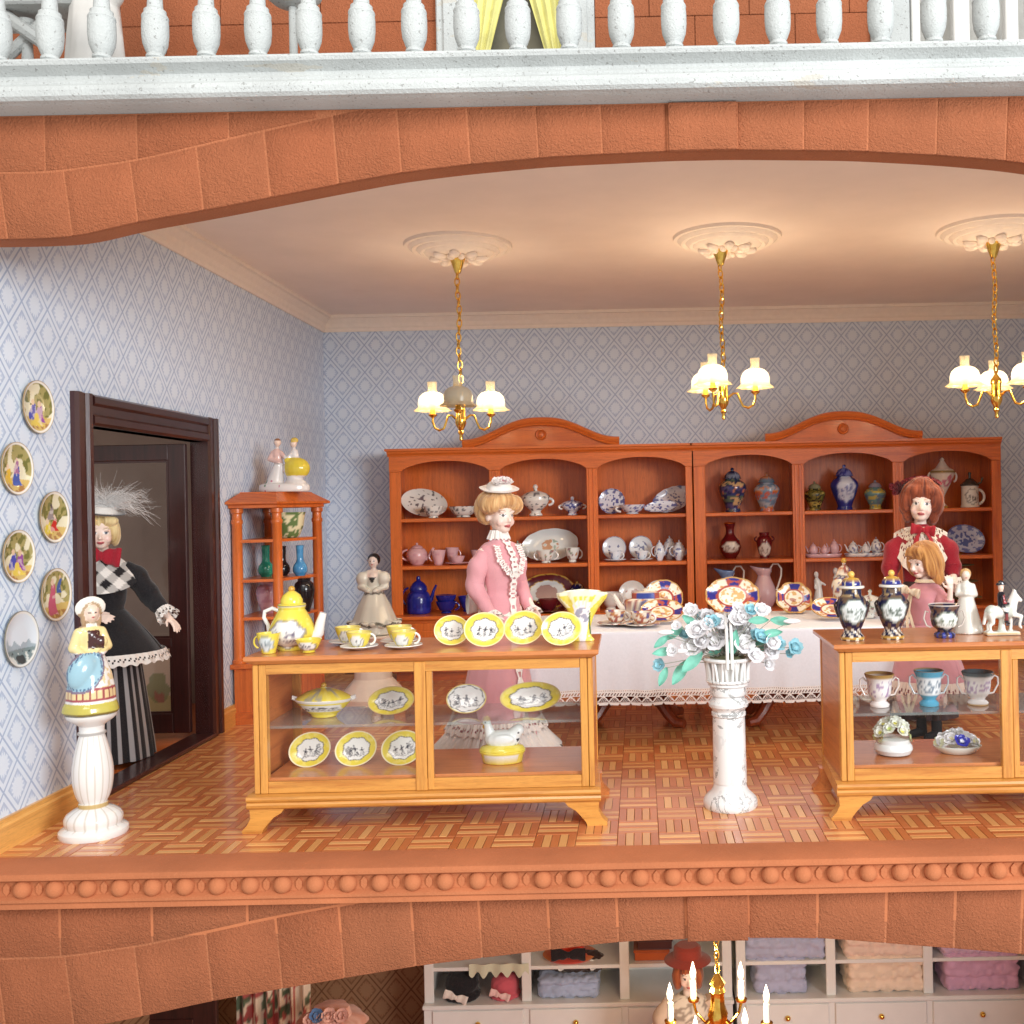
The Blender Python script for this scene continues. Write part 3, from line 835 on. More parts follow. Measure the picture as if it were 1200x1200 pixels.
# ================================================================== FURNITURE
def hutch(label, x0, x1, bays, cx, loc_y=9.55):
    """tall cherry display hutch: three arched bays above a cupboard"""
    yb = YB - .04
    t = thing('display_hutch', label, 'cabinet', ((x0 + x1) / 2, loc_y, 0), group='cherry hutches along the back wall')
    ox = (x0 + x1) / 2
    L = lambda x: x - ox
    d = yb - loc_y
    TOP = 2.08; SPR = 1.94; ARC = 2.035
    # upper case
    for a, c in ((x0, x0 + .03), (x1 - .03, x1)):
        MB().box(L(a), L(c), .004, d, .60, TOP).build('side_panel', MAT_CHERRY_Z, t, smooth=False)
    MB().box(L(x0 + .03), L(x1 - .03), d - .02, d, .60, TOP).build('back_panel', MAT_CHERRY_Z, t, smooth=False)
    for z in (1.50, 1.055):
        MB().box(L(x0 + .032), L(x1 - .032), .018, d - .021, z - .035, z, .006).build('shelf', MAT_CHERRY_X, t)
    MB().box(L(x0 + .03), L(x1 - .03), .0, d - .02, TOP - .03, TOP - .001).build('top_board', MAT_CHERRY_X, t, smooth=False)
    edges = [x0] + [v for b_ in bays for v in b_] + [x1]
    for k in range(0, len(edges), 2):
        a, c = edges[k], edges[k + 1]
        mid = (a + c) / 2
        b = MB()
        b.box(L(a), L(c), 0, .03, .60, SPR - .002, .004)
        if 0 < k < len(edges) - 2:
            b.box(L(a + .02), L(mid - .006), -.008, 0.002, .60, SPR - .004, .004).box(L(mid + .006), L(c - .02), -.008, 0.002, .60, SPR - .004, .004)
            b.box(L(mid - .012), L(mid + .012), .03, d - .021, .60, 2.04)
        b.build('pilaster', MAT_CHERRY_Z, t)
    b = MB()
    N = 20
    pts = [(L(x0), SPR)]
    for a, c in bays:
        pts.append((L(a), SPR))
        for k in range(1, N):
            u = k / N * 2 - 1
            pts.append((L(a + (c - a) * k / N), SPR + .012 + (ARC - SPR - .012) * (1 - abs(u) ** 2.3)))
        pts.append((L(c), SPR))
    pts.append((L(x1), SPR))
    # frieze with the arches cut out, as strips so every face stays convex
    vs = []; fs = []
    m = len(pts)
    for y in (-.002, .028):
        vs += [(x, y, z) for x, z in pts] + [(x, y, TOP) for x, z in pts]
    for i in range(m - 1):
        fs += [(i, i + 1, m + i + 1, m + i), (2 * m + i, 3 * m + i, 3 * m + i + 1, 2 * m + i + 1), (i, 2 * m + i, 2 * m + i + 1, i + 1)]
    b.add(vs, fs).build('arched_frieze', MAT_CHERRY_X, t, angle=25)
    cr = [(.03, TOP), (-.008, TOP), (-.012, TOP + .012), (-.032, TOP + .03), (-.036, TOP + .045), (-.05, TOP + .052), (-.05, TOP + .072), (d, TOP + .072), (d, TOP + .001)]
    b = MB(); n = len(cr)
    b.add([(L(x0 - .0) - .012 if y > -.04 else L(x0) - .03, y, z) for y, z in cr] + [(L(x1) + .0 if y > -.04 else L(x1) + .0, y, z) for y, z in cr],
          [tuple(range(n)), tuple(range(2 * n - 1, n - 1, -1))] + [(i, i + n, (i + 1) % n + n, (i + 1) % n) for i in range(n)])
    b.build('cornice', MAT_CHERRY_X, t, angle=25)
    # swan-backed crest
    CT = TOP + .073
    hw = .73
    def crest(u): return .045 + .195 * (0.5 + 0.5 * cos(pi * min(1, abs(u) ** 1.25))) ** 1.15
    us = np.linspace(-1, 1, 41)
    c0 = L(cx)
    b = MB(); vs = []; fs = []; m = len(us)
    for y in (.0, .03):
        vs += [(c0 + u * hw * .96, y, CT) for u in us] + [(c0 + u * hw * .96, y, CT + crest(u)) for u in us]
    for i in range(m - 1):
        fs += [(i, i + 1, m + i + 1, m + i), (2 * m + i, 3 * m + i, 3 * m + i + 1, 2 * m + i + 1), (m + i, m + i + 1, 3 * m + i + 1, 3 * m + i)]
    b.add(vs, fs).build('crest_board', MAT_CHERRY_X, t, angle=30)
    b = MB()
    for off, r in ((0.0, .030), (-.035, .016)):
        prof = []
        vs = []; fs = []
        K = 8
        for i, u in enumerate(us):
            for k in range(K):
                a = 2 * pi * k / K
                vs.append((c0 + u * hw, -.014 + (r * 1.25) * cos(a), CT + crest(u) + off + r * sin(a)))
        for i in range(m - 1):
            for k in range(K):
                fs.append((i * K + k, i * K + (k + 1) % K, (i + 1) * K + (k + 1) % K, (i + 1) * K + k))
        fs += [tuple(range(K)), tuple((m - 1) * K + k for k in range(K - 1, -1, -1))]
        b.add(vs, fs)
    b.build('crest_moulding', MAT_CHERRY_X, t)
    inst('rosette', ROSETTE, t, (c0, -.002, CT + .105))
    # cupboard below
    MB().box(L(x0), L(x1), -.14, d, .565, .60, .008).build('counter', MAT_CHERRY_X, t)
    MB().box(L(x0 + .02), L(x1 - .02), -.10, d, .08, .564).build('cupboard_body', MAT_CHERRY_X, t, smooth=False)
    MB().box(L(x0 + .05), L(x1 - .05), -.07, d, .0, .08).build('plinth', MAT_CHERRY_X, t, smooth=False)
    dw = (x1 - x0 - .10) / 3
    for k in range(3):
        a = x0 + .05 + dw * k
        dr = MB().box(L(a + .02), L(a + dw - .02), -.122, -.101, .11, .535, .004).build('door', MAT_CHERRY_Z, t)
        MB().box(L(a + .10), L(a + dw - .10), -.134, -.121, .18, .465, .012).build('raised_panel', MAT_CHERRY_Z, dr)
        MB().ell((L(a + (.06 if k else dw - .06)), -.135, .33), .014, 10, 6).build('knob', MAT_BRASS, dr)
    return t
ROSETTE = MB().lathe([(.052, 0), (.052, .012), (.045, .02), (.036, .014), (.030, .012), (.026, .024), (.012, .03), (.0, .032)], 24).mesh('rosette', MAT_CHERRY_X)
ROSETTE.transform(Matrix.Rotation(radians(90), 4, 'X'))
Y1 = 9.55
hx = lambda px: X(px, Y1, 1.5)
H1 = hutch('left cherry hutch with arched bays holding white and pink and cobalt crockery', hx(457), hx(812), [(hx(470), hx(574)), (hx(587), hx(688)), (hx(701), hx(804))], X(634, Y1, 2.2))
H2 = hutch('right cherry hutch with arched bays holding ginger jars and burgundy vases', hx(813.5), hx(1174), [(hx(827), hx(929)), (hx(943), hx(1047)), (hx(1060), hx(1163))], X(988, Y1, 2.2))

def glass_case(label, x0, x1, y0, rz=0.0, posts=(0.5,)):
    """honey wood counter case on bracket feet; x0..x1 at the front, origin at the front middle"""
    w = (x1 - x0) / 2; D_ = .56
    t = thing('display_case', label, 'display case', ((x0 + x1) / 2, y0, 0), rz, group='honey wood glass counter cases')
    # table top with under-cut edge
    tp = [(-.012, .835), (-.030, .858), (-.034, .876)]
    b = MB()
    vs = []; rings = [(-.004, .834), (.026, .852), (.032, .858), (.032, .874), (.028, .878)]
    for e, z in rings: vs += [(-w - e, -e, z), (w + e, -e, z), (w + e, D_ + e, z), (-w - e, D_ + e, z)]
    fs = [(3, 2, 1, 0), tuple(4 * (len(rings) - 1) + i for i in range(4))]
    for k in range(len(rings) - 1):
        fs += [(4 * k + i, 4 * k + (i + 1) % 4, 4 * k + 4 + (i + 1) % 4, 4 * k + 4 + i) for i in range(4)]
    b.add(vs, fs).build('tabletop', MAT_HONEY_T, t, smooth=False)
    MB().box(-w + .066, w - .066, .002, .03, .785, .833).build('top_rail', MAT_HONEY_X, t, smooth=False)
    MB().box(-w + .066, w - .066, .004, .03, .190, .248, .002).build('bottom_rail', MAT_HONEY_X, t)
    for s in (-1, 1):
        a, c = sorted((s * w, s * (w - .065)))
        m_ = s * (w - .026); k = sorted((s * w, m_)); q = sorted((m_ - s * .003, s * (w - .065)))
        MB().box(k[0], k[1], .0, .05, .190, .832, .003).box(q[0], q[1], .001, .05, .190, .832, .003).build('corner_post', MAT_HONEY_Z, t)
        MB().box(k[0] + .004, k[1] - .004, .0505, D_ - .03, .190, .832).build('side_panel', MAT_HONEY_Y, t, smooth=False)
        MB().box(a, c, D_ - .03, D_, .190, .832, .003).build('rear_post', MAT_HONEY_Z, t)
    for f in posts:
        xc = -w + 2 * w * f
        MB().box(xc - .044, xc + .012, -.004, .034, .190, .832, .003).box(xc + .014, xc + .044, .001, .03, .191, .784, .003).build('centre_post', MAT_HONEY_Z, t)
    MB().box(-w + .066, w - .066, D_ - .03, D_, .785, .833).build('rear_rail', MAT_HONEY_X, t, smooth=False)
    MB().box(-w + .05, w - .05, .032, D_ - .002, .190, .262).build('case_floor', MAT_HONEY_T, t, smooth=False)
    bp = [(-.026, .122), (-.034, .130), (-.036, .142), (-.030, .152), (-.024, .156), (-.038, .162), (-.042, .172), (-.038, .184), (.0, .189), (D_, .189), (D_, .122)]
    n = len(bp); b = MB()
    b.add([(-w - (.03 if y < D_ else 0), y, z) for y, z in bp] + [(w + (.03 if y < D_ else 0), y, z) for y, z in bp],
          [tuple(range(n)), tuple(range(2 * n - 1, n - 1, -1))] + [(i, i + n, (i + 1) % n + n, (i + 1) % n) for i in range(n)])
    b.build('base_moulding', MAT_HONEY_X, t, smooth=False)
    # ogee bracket feet, a profile turned round each corner
    fo = [(.026, .121), (-.145, .121), (-.130, .100), (-.092, .078), (-.064, .048), (-.040, .018), (-.034, .0), (.062, .0), (.066, .014), (.040, .040), (.022, .075)]
    for s in (-1, 1):
        for q in (-1, 1):
            b = MB()
            out = [(s * (w - .006 + x), z) for x, z in fo]
            yf = -.022 if q < 0 else D_ - .05
            b.prism(out, yf, yf + .07, 'y')
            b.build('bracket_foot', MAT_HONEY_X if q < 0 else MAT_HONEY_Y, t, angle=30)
    sh = MB().box(-w + .03, w - .03, .05, D_ - .04, .502, .517, .002).build('glass_shelf', MAT_GSHELF, t)
    eds = [-w + .065] + [v for f in posts for v in (-w + 2 * w * f - .044, -w + 2 * w * f + .044)] + [w - .065]
    for a, c in zip(eds[0::2], eds[1::2]):
        MB().box(a, c, .012, .016, .249, .784).build('pane', MAT_GLASS, t, smooth=False)
    return t
cx0 = X(297, 5.1, .5); cx1 = X(696, 5.14, .5)
CASE1 = glass_case('left honey wood counter case filled with yellow dishes', cx0, cx1, 5.11, 0.012)
cx2 = X(985, 5.12, .5)
CASE2 = glass_case('right honey wood counter case holding two handled cups and china flowers', cx2, cx2 + 1.70, 5.12, 0.0)

# ---- the corner whatnot with round columns
t = thing('corner_whatnot', 'cherry whatnot with round columns and open shelves by the left wall', 'shelf', (XL, 8.0, 0))
WN = t
fp = [(.022, -.32), (.34, -.25), (.50, .32), (.022, .42)]
def infl(k):
    cx_ = sum(p[0] for p in fp) / 4; cy_ = sum(p[1] for p in fp) / 4
    return [(max(.006, cx_ + (x - cx_) * k), cy_ + (y - cy_) * k) for x, y in fp]
b = MB().prism(infl(1.0), .09, .42, 'z')
b.build('base_cupboard', MAT_CHERRY_Z, t, smooth=False)
MB().prism(infl(1.10), .421, .455, 'z').build('base_top', MAT_CHERRY_X, t, smooth=False)
MB().prism(infl(1.05), .0, .09, 'z').build('plinth', MAT_CHERRY_X, t, smooth=False)
for z in (.80, 1.085, 1.385):
    MB().prism(infl(.98), z - .022, z, 'z').build('shelf', MAT_CHERRY_X, t, smooth=False)
TW = 1.655
b = MB(); vs = []
for k, z in ((.96, TW - .035), (1.06, TW - .03), (1.06, TW - .01), (1.20, TW), (1.20, TW + .015), (.80, TW + .085), (.80, TW + .09)):
    vs += [(x, y, z) for x, y in infl(k)]
fs = [(3, 2, 1, 0), (24, 25, 26, 27)]
for k in range(6): fs += [(4 * k + i, 4 * k + (i + 1) % 4, 4 * k + 4 + (i + 1) % 4, 4 * k + 4 + i) for i in range(4)]
b.add(vs, fs).build('stepped_top', MAT_CHERRY_X, t, smooth=False)
cpf = [(.05, .456), (.05, .48), (.04, .49), (.038, .9), (.037, 1.5), (.043, 1.51), (.043, 1.53), (.036, 1.54), (.036, 1.58), (.046, 1.59), (.046, 1.62)]
cme = MB().lathe(cpf, 18).mesh('column', MAT_CHERRY_Z)
for (x, y), lab in zip(infl(.90), 'abcd'):
    inst('column', cme, t, (max(x, .05), y, 0))

# ---- long table under a lace edged cloth
TX0, TX1, TY0, TY1, TZ = -.80, 2.02, 6.92, 8.02, .735
t = thing('pedestal_table', 'long red wood table on scrolled pedestals under the white cloth', 'table', ((TX0 + TX1) / 2, (TY0 + TY1) / 2, 0))
hx_, hy_ = (TX1 - TX0) / 2, (TY1 - TY0) / 2
MB().box(-hx_ + .01, hx_ - .01, -hy_ + .01, hy_ - .01, TZ - .04, TZ - .004, .01).build('tabletop', MAT_RED_Z, t)
for px in (742, 930):
    c = X(px, 7.5, .1) - (TX0 + TX1) / 2
    pd = MB().lathe([(.16, .0 + .16), (.17, .19), (.10, .22), (.07, .26), (.10, .33), (.12, .40), (.07, .48), (.06, .6), (.16, .66), (.18, .694)], 24, c=(c, 0, 0)).build('pedestal', MAT_RED_Z, t)
    for a in (0.6, 2.54, 3.74, 5.68):
        ca, sa = cos(a), sin(a)
        path = [(.06, .24), (.16, .23), (.25, .17), (.31, .09), (.37, .04), (.44, .035)]
        MB().tube([(c + r * ca, r * sa * .95, z) for r, z in path], [.05, .055, .05, .042, .040, .030], 10).ell((c + .12 * ca, .12 * sa, .27), (.05, .05, .045), 10, 6).build('scrolled_foot', MAT_RED_Z, t)
# cloth: perimeter, then drop with soft folds
cl = thing('tablecloth', 'white linen tablecloth with lace edge over the long table', 'tablecloth', ((TX0 + TX1) / 2, (TY0 + TY1) / 2, TZ))
NP = 360
def perim(s, e=0.0, r=.05):
    """point and outward normal on a rounded rectangle"""
    a, b_ = hx_ + e, hy_ + e
    L1, L2 = 2 * (a - r), 2 * (b_ - r); q = pi / 2 * r; tot = 2 * (L1 + L2) + 4 * q
    d = (s % 1.0) * tot
    for (cx_, cy_, ang, ln, tx, ty) in ((-a + r, -b_, -pi / 2, L1, 1, 0), (a, -b_ + r, 0, L2, 0, 1), (a - r, b_, pi / 2, L1, -1, 0), (-a, b_ - r, pi, L2, 0, -1)):
        if d <= ln: return cx_ + tx * d, cy_ + ty * d, cos(ang), sin(ang)
        d -= ln
        if d <= q:
            th = ang + d / r
            kx = cx_ + tx * ln - cos(ang) * r; ky = cy_ + ty * ln - sin(ang) * r
            return kx + cos(th) * r, ky + sin(th) * r, cos(th), sin(th)
        d -= q
    return -a + r, -b_, 0, -1
def drop(s, v):
    """v: metres below the table top"""
    x, y, nx, ny = perim(s)
    k = min(1, v / .4)
    corner = abs(nx * ny) * 2
    f = (.012 * sin(s * 2 * pi * 23) + .010 * sin(s * 2 * pi * 41 + 1) + .012 * sin(s * 2 * pi * 9 + 2)) * k ** 1.3
    e = .006 + f + .04 * k + corner * .10 * k
    return (x + nx * e, y + ny * e, -v + .002)
b = MB()
b.grid(lambda i, j: (lambda p: (p[0] * j / 6, p[1] * j / 6, .002))(perim(i / NP)), NP, 6)
rows = [0.0, .004, .02, .06, .11, .17, .23, .29, .35, .385]
b.grid(lambda i, j: drop(i / NP, rows[j]) if j else (*perim(i / NP)[:2], .002), NP, 9)
cloth = b.build('linen', MAT_LINEN, cl, angle=60)
bm = bmesh.new(); bm.from_mesh(cloth.data); bmesh.ops.remove_doubles(bm, verts=bm.verts, dist=.0006); bm.to_mesh(cloth.data); bm.free()
# lace border with real holes
NL, NV = 1900, 18
def lace_keep(i, j):
    v = j / NV; u = i % 18; uu = (u - 8.5) / 9
    low = .82 + .18 * sqrt(max(0, 1 - uu * uu))
    if v > low: return False
    if j == 1: return i % 3 > 0
    if j in (0, 2, 3): return True
    if 4 <= j <= 6: return (i + j) % 5 > 1
    if j == 7: return True
    if 8 <= j <= 13:
        d = abs(abs(u - 8.5) - (j - 7) * 1.35)
        return d < 1.5 or (abs(u - 8.5) < (j - 8) * .9 and (i + j) % 3 == 0)
    if j == 14: return i % 2 == 0
    return True
b = MB().grid(lambda i, j: (lambda p: (p[0], p[1], p[2]))(drop(i / NL, .385 + .105 * j / NV)), NL, NV, keep=lace_keep)
b.build('lace_border', MAT_LACE, cl, recalc=False, angle=80)

# ---- ceiling roses and chandeliers
def rose(px, D, label):
    p = (X(px, D, ZC), D, ZC)
    b = MB()
    b.lathe([(.02, -.075), (.08, -.07), (.17, -.066), (.22, -.058), (.24, -.045), (.27, -.048), (.29, -.040), (.30, -.030), (.33, -.034), (.35, -.024), (.36, -.016), (.385, -.016), (.39, -.004), (.39, 0)], 48,
            fold=lambda a, k: 1 + (.05 * abs(sin(a * 8)) if .12 < k < .34 else 0))
    for k in range(8):
        a = k * pi / 4
        b.ell((.16 * cos(a), .16 * sin(a), -.072), (.055, .038, .022), 12, 6, Matrix.Rotation(a, 3, 'Z'))
        b.ell((.10 * cos(a + .39), .10 * sin(a + .39), -.075), (.04, .025, .02), 10, 6, Matrix.Rotation(a + .39, 3, 'Z'))
    b.v = [(x, y, z * 1.35) for x, y, z in b.v]
    o = b.build('ceiling_rose', MAT_PLASTER, None, p)
    return tag(o, label, 'ceiling rose', 'plaster roses above the chandeliers')
LINK = MB().tube([(.017 * cos(a), 0, .033 * sin(a)) for a in np.linspace(0, 2 * pi, 14, endpoint=False)], .0056, 6, closed=True).mesh('chain_link', MAT_BRASS)
ARM = MB().tube([(.035, 0, 0), (.075, 0, .03), (.105, 0, .03), (.125, 0, -.02), (.145, 0, -.062), (.185, 0, -.075), (.222, 0, -.055), (.238, 0, -.01), (.238, 0, .03)], [.010, .008, .008, .008, .009, .009, .008, .008, .008], 8).lathe([(.010, .02), (.030, .035), (.034, .045), (.022, .05), (.018, .07), (.018, .095)], 14, c=(.238, 0, 0)).mesh('arm', MAT_BRASS)
def shade_me(name, m):
    pr = [(.130, .070), (.116, .082), (.103, .098), (.104, .122), (.103, .145), (.092, .175), (.068, .198), (.042, .208)]
    b = MB().lathe(pr, 40, cap=False, fold=lambda a, k: 1 + .10 * max(0, 1 - k * 3.4) * sin(a * 9))
    pr2 = [(r - .004, z) for r, z in reversed(pr)]
    b.lathe(pr2, 40, cap=False, fold=lambda a, k: 1 + .10 * max(0, 1 - (1 - k) * 3.4) * sin(a * 9))
    return b.mesh(name, m)
SHADE = shade_me('glass_shade', MAT_SHADE); SHADE_OFF = shade_me('glass_shade', MAT_SHADE_OFF)
CHIM = MB().lathe([(.034, .205), (.031, .235), (.036, .285)], 20, cap=False).lathe([(.033, .285), (.028, .235), (.031, .205)], 20, cap=False).mesh('glass_chimney', MAT_CHIM)
BULB = MB().lathe([(.012, .09), (.022, .105), (.024, .13), (.016, .155), (.004, .17)], 12).mesh('bulb', MAT_FLAME)
LAMP_W = 21.0
def chandelier(px, py_b, D, angles, off, label):
    zc = W(px, py_b, D).z
    x = X(px, D, 2.2)
    t = thing('chandelier', label, 'chandelier', (x, D, zc), group='brass chandeliers with hurricane shades')
    MB().lathe([(.004, -.16), (.014, -.15), (.012, -.12), (.022, -.10), (.014, -.085), (.034, -.05), (.040, -.03), (.040, .0), (.034, .02), (.034, .085), (.040, .09), (.036, .12), (.02, .14), (.008, .16), (.006, .18)], 20).build('stem', MAT_BRASS, t)
    top = ZC - .075 - zc
    MB().lathe([(.018, top - .13), (.026, top - .115), (.03, top - .10), (.058, top - .02), (.062, top)], 20).build('canopy', MAT_BRASS, t)
    n = int((top - .12 - .17) / .052)
    for k in range(n + 1):
        z = .19 + (top - .14 - .19) * k / n
        inst('chain_link', LINK, t, (.006 * sin(k * .7), 0, z), (0, .12 * sin(k * 2.1), (k % 2) * pi / 2 + .5))
    for i, a in enumerate(angles):
        inst('arm', ARM, t, (0, 0, 0), (0, 0, a))
        r = .238; p = (r * cos(a), r * sin(a), 0)
        s = inst('shade', SHADE_OFF if i in off else SHADE, t, p)
        inst('chimney', CHIM, s)
        if i not in off:
            inst('bulb', BULB, s)
            l = bpy.data.lights.new('lamp_light', 'POINT'); l.energy = LAMP_W; l.shadow_soft_size = .05; l.color = (1.0, 0.82, 0.58)
            lo = bpy.data.objects.new('lamp_light', l); COL.objects.link(lo); lo.parent = s; lo.location = (0, 0, .15)
    return t
ROSE1 = rose(537, 7.43, 'leftmost plaster ceiling rose above the first chandelier')
rose(852, 7.35, 'middle plaster ceiling rose above the second chandelier')
rose(1163, 7.28, 'right plaster ceiling rose above the third chandelier')
chandelier(540, 491, 7.43, (radians(158), radians(32), radians(276)), (2,), 'left brass chandelier with one dim front shade')
chandelier(848, 466, 7.35, (radians(8), radians(118), radians(248)), (), 'middle brass chandelier, two shades overlapping at its left')
chandelier(1168, 464, 7.28, (radians(190), radians(75), radians(310)), (), 'right brass chandelier nearest the right edge')

# ---- fluted pedestal at the left and the marbled one in the middle
def marble():
    t = NT('white_marbled_plaster')
    v = t.coords()
    n = t.noise(v, 4.6, 5, 0.65, 1.5)
    m2 = t.noise(v, 4.0, 2)
    vein = t.math('MULTIPLY', t.math('LESS_THAN', t.math('ABSOLUTE', t.math('SUBTRACT', n, 0.5)), 0.016), t.math('GREATER_THAN', m2, 0.48))
    c = t.mix(t.math('MULTIPLY', vein, 0.6), S(228, 229, 228), S(80, 82, 84))
    sm_ = t.math('MULTIPLY', t.math('GREATER_THAN', t.noise(t.coords((1, 1, .5)), 11, 4), 0.56), 0.34)
    t.set(base=t.mix(sm_, c, S(190, 192, 192)), rough=0.3, coat=0.3)
    t.bump(n, 0.1, 0.004); return t.m
MAT_MARBLE = marble()
p0 = (X(110, 5.13, .02), 5.13, 0)
t = thing('fluted_pedestal', 'white fluted baluster pedestal with gold bands at the left', 'pedestal', p0)
FP_LOC = p0
def flute(a, k): return 1 - .035 * abs(cos(a * 8)) ** 6
def fl_paint(co):
    rgb = fill(co, WHITE); a = np.arctan2(co[:, 1], co[:, 0])
    rgb = over(rgb, (np.abs(np.cos(a * 8)) < .07) * (co[:, 2] > .045) * (co[:, 2] < .5) * .75, S(190, 182, 168))
    rgb = over(rgb, (np.abs(co[:, 2] - .152) < .010) * .9, S(190, 160, 96))
    return over(rgb, (np.abs(co[:, 2] - .507) < .006) * .8, S(150, 144, 140))
zz = np.linspace(0, 1, 60)
prof = [(.155, 0), (.160, .014), (.158, .03), (.148, .04), (.128, .05), (.134, .07), (.134, .09), (.122, .11), (.096, .128), (.072, .138), (.066, .142), (.068, .15), (.068, .158), (.062, .163)]
prof += [(.062 + .033 * sin(pi * min(1, u ** .8) * .98) ** .9 - .012 * max(0, u - .5), .165 + .33 * u) for u in np.linspace(0, 1, 22)]
prof += [(.056, .50), (.066, .504), (.066, .512), (.057, .517), (.058, .545), (.075, .558), (.100, .575), (.116, .592), (.118, .604), (.110, .608)]
MB().lathe(prof, 96, fold=None).build('turned_column', MAT_GLAZE, t, paint=fl_paint)

p1 = (X(856, 5.38, .02), 5.38, 0)
MP_LOC = p1
t = thing('marbled_pedestal', 'white marbled column pedestal standing in the middle of the floor', 'pedestal', p1)
MB().lathe([(.135, 0), (.142, .012), (.142, .035), (.136, .05), (.118, .068), (.100, .085), (.089, .105), (.084, .13)], 48).build('base', MAT_MARBLE, t)
MB().lathe([(.0885, .131), (.087, .25), (.085, .45), (.084, .476)], 48).build('shaft', MAT_MARBLE, t)
MB().lathe([(.085, .477), (.090, .482), (.090, .497), (.084, .502), (.088, .515), (.103, .53), (.105, .545), (.096, .56), (.086, .57), (.082, .58), (.093, .590), (.096, .61), (.094, .632), (.106, .64), (.106, .652)], 48).build('capital', MAT_MARBLE, t)

# ================================================================== CROCKERY
def ring_handle(c, rx, rz, r, a0, a1, n=14, gap=0):
    """a handle arc in the xz plane"""
    return [(c[0] + rx * cos(a), c[1], c[2] + rz * sin(a)) for a in np.linspace(a0, a1, n)]

def plate_prof(R, deep=.12):
    return [(R * .001, .004), (R * .25, .004), (R * .5, .004), (R * .62, .006)] + \
           [(R * (.62 + .38 * k / 5), .006 + R * deep * (k / 5) ** 1.3) for k in range(1, 6)]
def plate_mesh(R, paint, sx=1, sy=1, scal=0, amp=.03, deep=.12):
    """dense enough for its printed picture; front face +Z"""
    b = MB(); seg = 88; nr = 26
    pr = plate_prof(R, deep); rs = [p[0] for p in pr]; zs = [p[1] for p in pr]
    prof = [(r, float(np.interp(r, rs, zs))) for r in np.linspace(R * .001, R, nr)]
    prof += [(R * 1.0, prof[-1][1] - .006), (R * .62, -.004), (R * .4, -.006), (R * .38, -.002), (.001, -.002)]
    b.lathe(prof, seg, sx=sx, sy=sy, fold=(lambda a, k: 1 + amp * abs(sin(a * scal / 2)) * min(1, k * 1.2)) if scal else None, cap=False)
    return b.mesh('plate', MAT_GLAZE, paint=paint, angle=60)
def plate(label, px, py, D, zbase, R, paint, sx=1, sy=1, tilt=72, roll=0, yaw=0, cat='plate', group=None, scal=0, amp=.03, deep=.12, name='plate'):
    """leans on its rim, bottom edge at zbase"""
    if zbase is None: z = W(px, py, D).z
    else: z = zbase + R * (sy * cos(radians(roll)) ** 2 + sx * sin(radians(roll)) ** 2) * sin(radians(tilt)) + .004
    o = bpy.data.objects.new(name, plate_mesh(R, paint, sx, sy, scal, amp, deep)); COL.objects.link(o)
    o.location = (X(px, D, z), D, z)
    o.rotation_euler = (Euler((0, 0, radians(yaw))).to_matrix() @ Euler((radians(tilt), 0, 0)).to_matrix() @ Euler((0, 0, radians(roll))).to_matrix()).to_euler()
    return tag(o, label, cat, group)

def place(name, label, cat, px, D, z, rz=0, group=None):
    return thing(name, label, cat, (X(px, D, z), D, z), radians(rz), group)

def cup(t, R, H, paint, n_handles=1, hm=None, hp=None, side=1, foot=True, thin=.006):
    prof = [(R * .42, 0), (R * .50, .004), (R * .48, H * .08), (R * .40, H * .14)] if foot else [(R * .55, 0), (R * .60, .004)]
    z0 = prof[-1][1]
    prof += [(R * (.46 + .54 * (k / 7) ** .6), z0 + (H - z0) * k / 7) for k in range(1, 8)]
    prof += [(R * 1.0 - thin, H - .001)] + [(R * (.46 + .54 * (k / 5) ** .6) - thin, z0 + .012 + (H - z0 - .012) * k / 5) for k in range(4, -1, -1)] + [(.001, z0 + .01)]
    b = MB(); b.lathe(prof, 44, cap=False)
    b.build('bowl', MAT_GLAZE, t, paint=paint, angle=50)
    for k in range(n_handles):
        s = side if k == 0 else -side
        pts = [(s * (R * .80 + R * .46 * sin(a)), 0, H * .56 + H * .30 * cos(a)) for a in np.linspace(.15, pi - .15, 12)]
        MB().tube(pts, R * .085, 8).build('handle', hm or MAT_GLAZE, t, paint=hp or flat(WHITE))
def saucer(t, R, paint):
    MB().lathe([(R * .4, 0), (R * .45, .002), (R * .6, .006), (R, .018), (R * .99, .022), (R * .6, .012), (.001, .010)], 40).build('saucer', MAT_GLAZE, t, paint=paint, angle=60)
def pot(t, prof, lidprof, paint, lidpaint, spout=None, handle=None, hp=None, sp=None, seg=48, sy=1, hr=.010, mat=None, lidname='lid', fin=None, two=False):
    mat = mat or MAT_GLAZE
    # subdivide the profile so the painted picture is fine
    zs = np.cumsum([0] + [sqrt((a[0] - b[0]) ** 2 + (a[1] - b[1]) ** 2) for a, b in zip(prof[:-1], prof[1:])])
    q = np.linspace(0, zs[-1], max(24, len(prof)))
    pr = [(float(np.interp(v, zs, [p[0] for p in prof])), float(np.interp(v, zs, [p[1] for p in prof]))) for v in q]
    MB().lathe(pr, seg, sy=sy).build('body', mat, t, paint=paint, angle=50)
    if lidprof:
        l = MB().lathe(lidprof, seg, sy=sy).build(lidname, mat, t, paint=lidpaint, angle=50)
        if fin:
            c, r, fp = fin
            MB().ell((0, 0, c), r, 12, 8).build('finial', mat, l, paint=flat(fp) if isinstance(fp, tuple) else fp)
    if spout:
        MB().tube(*spout).build('spout', mat, t, paint=sp or paint)
    if handle:
        MB().tube(handle, hr, 8).build('handle', mat, t, paint=hp or flat(WHITE))
        if two:
            MB().tube([(-x, y, z) for x, y, z in handle], hr, 8).build('handle', mat, t, paint=hp or flat(WHITE))
def scale_prof(pr, r, h): return [(a * r, b * h) for a, b in pr]
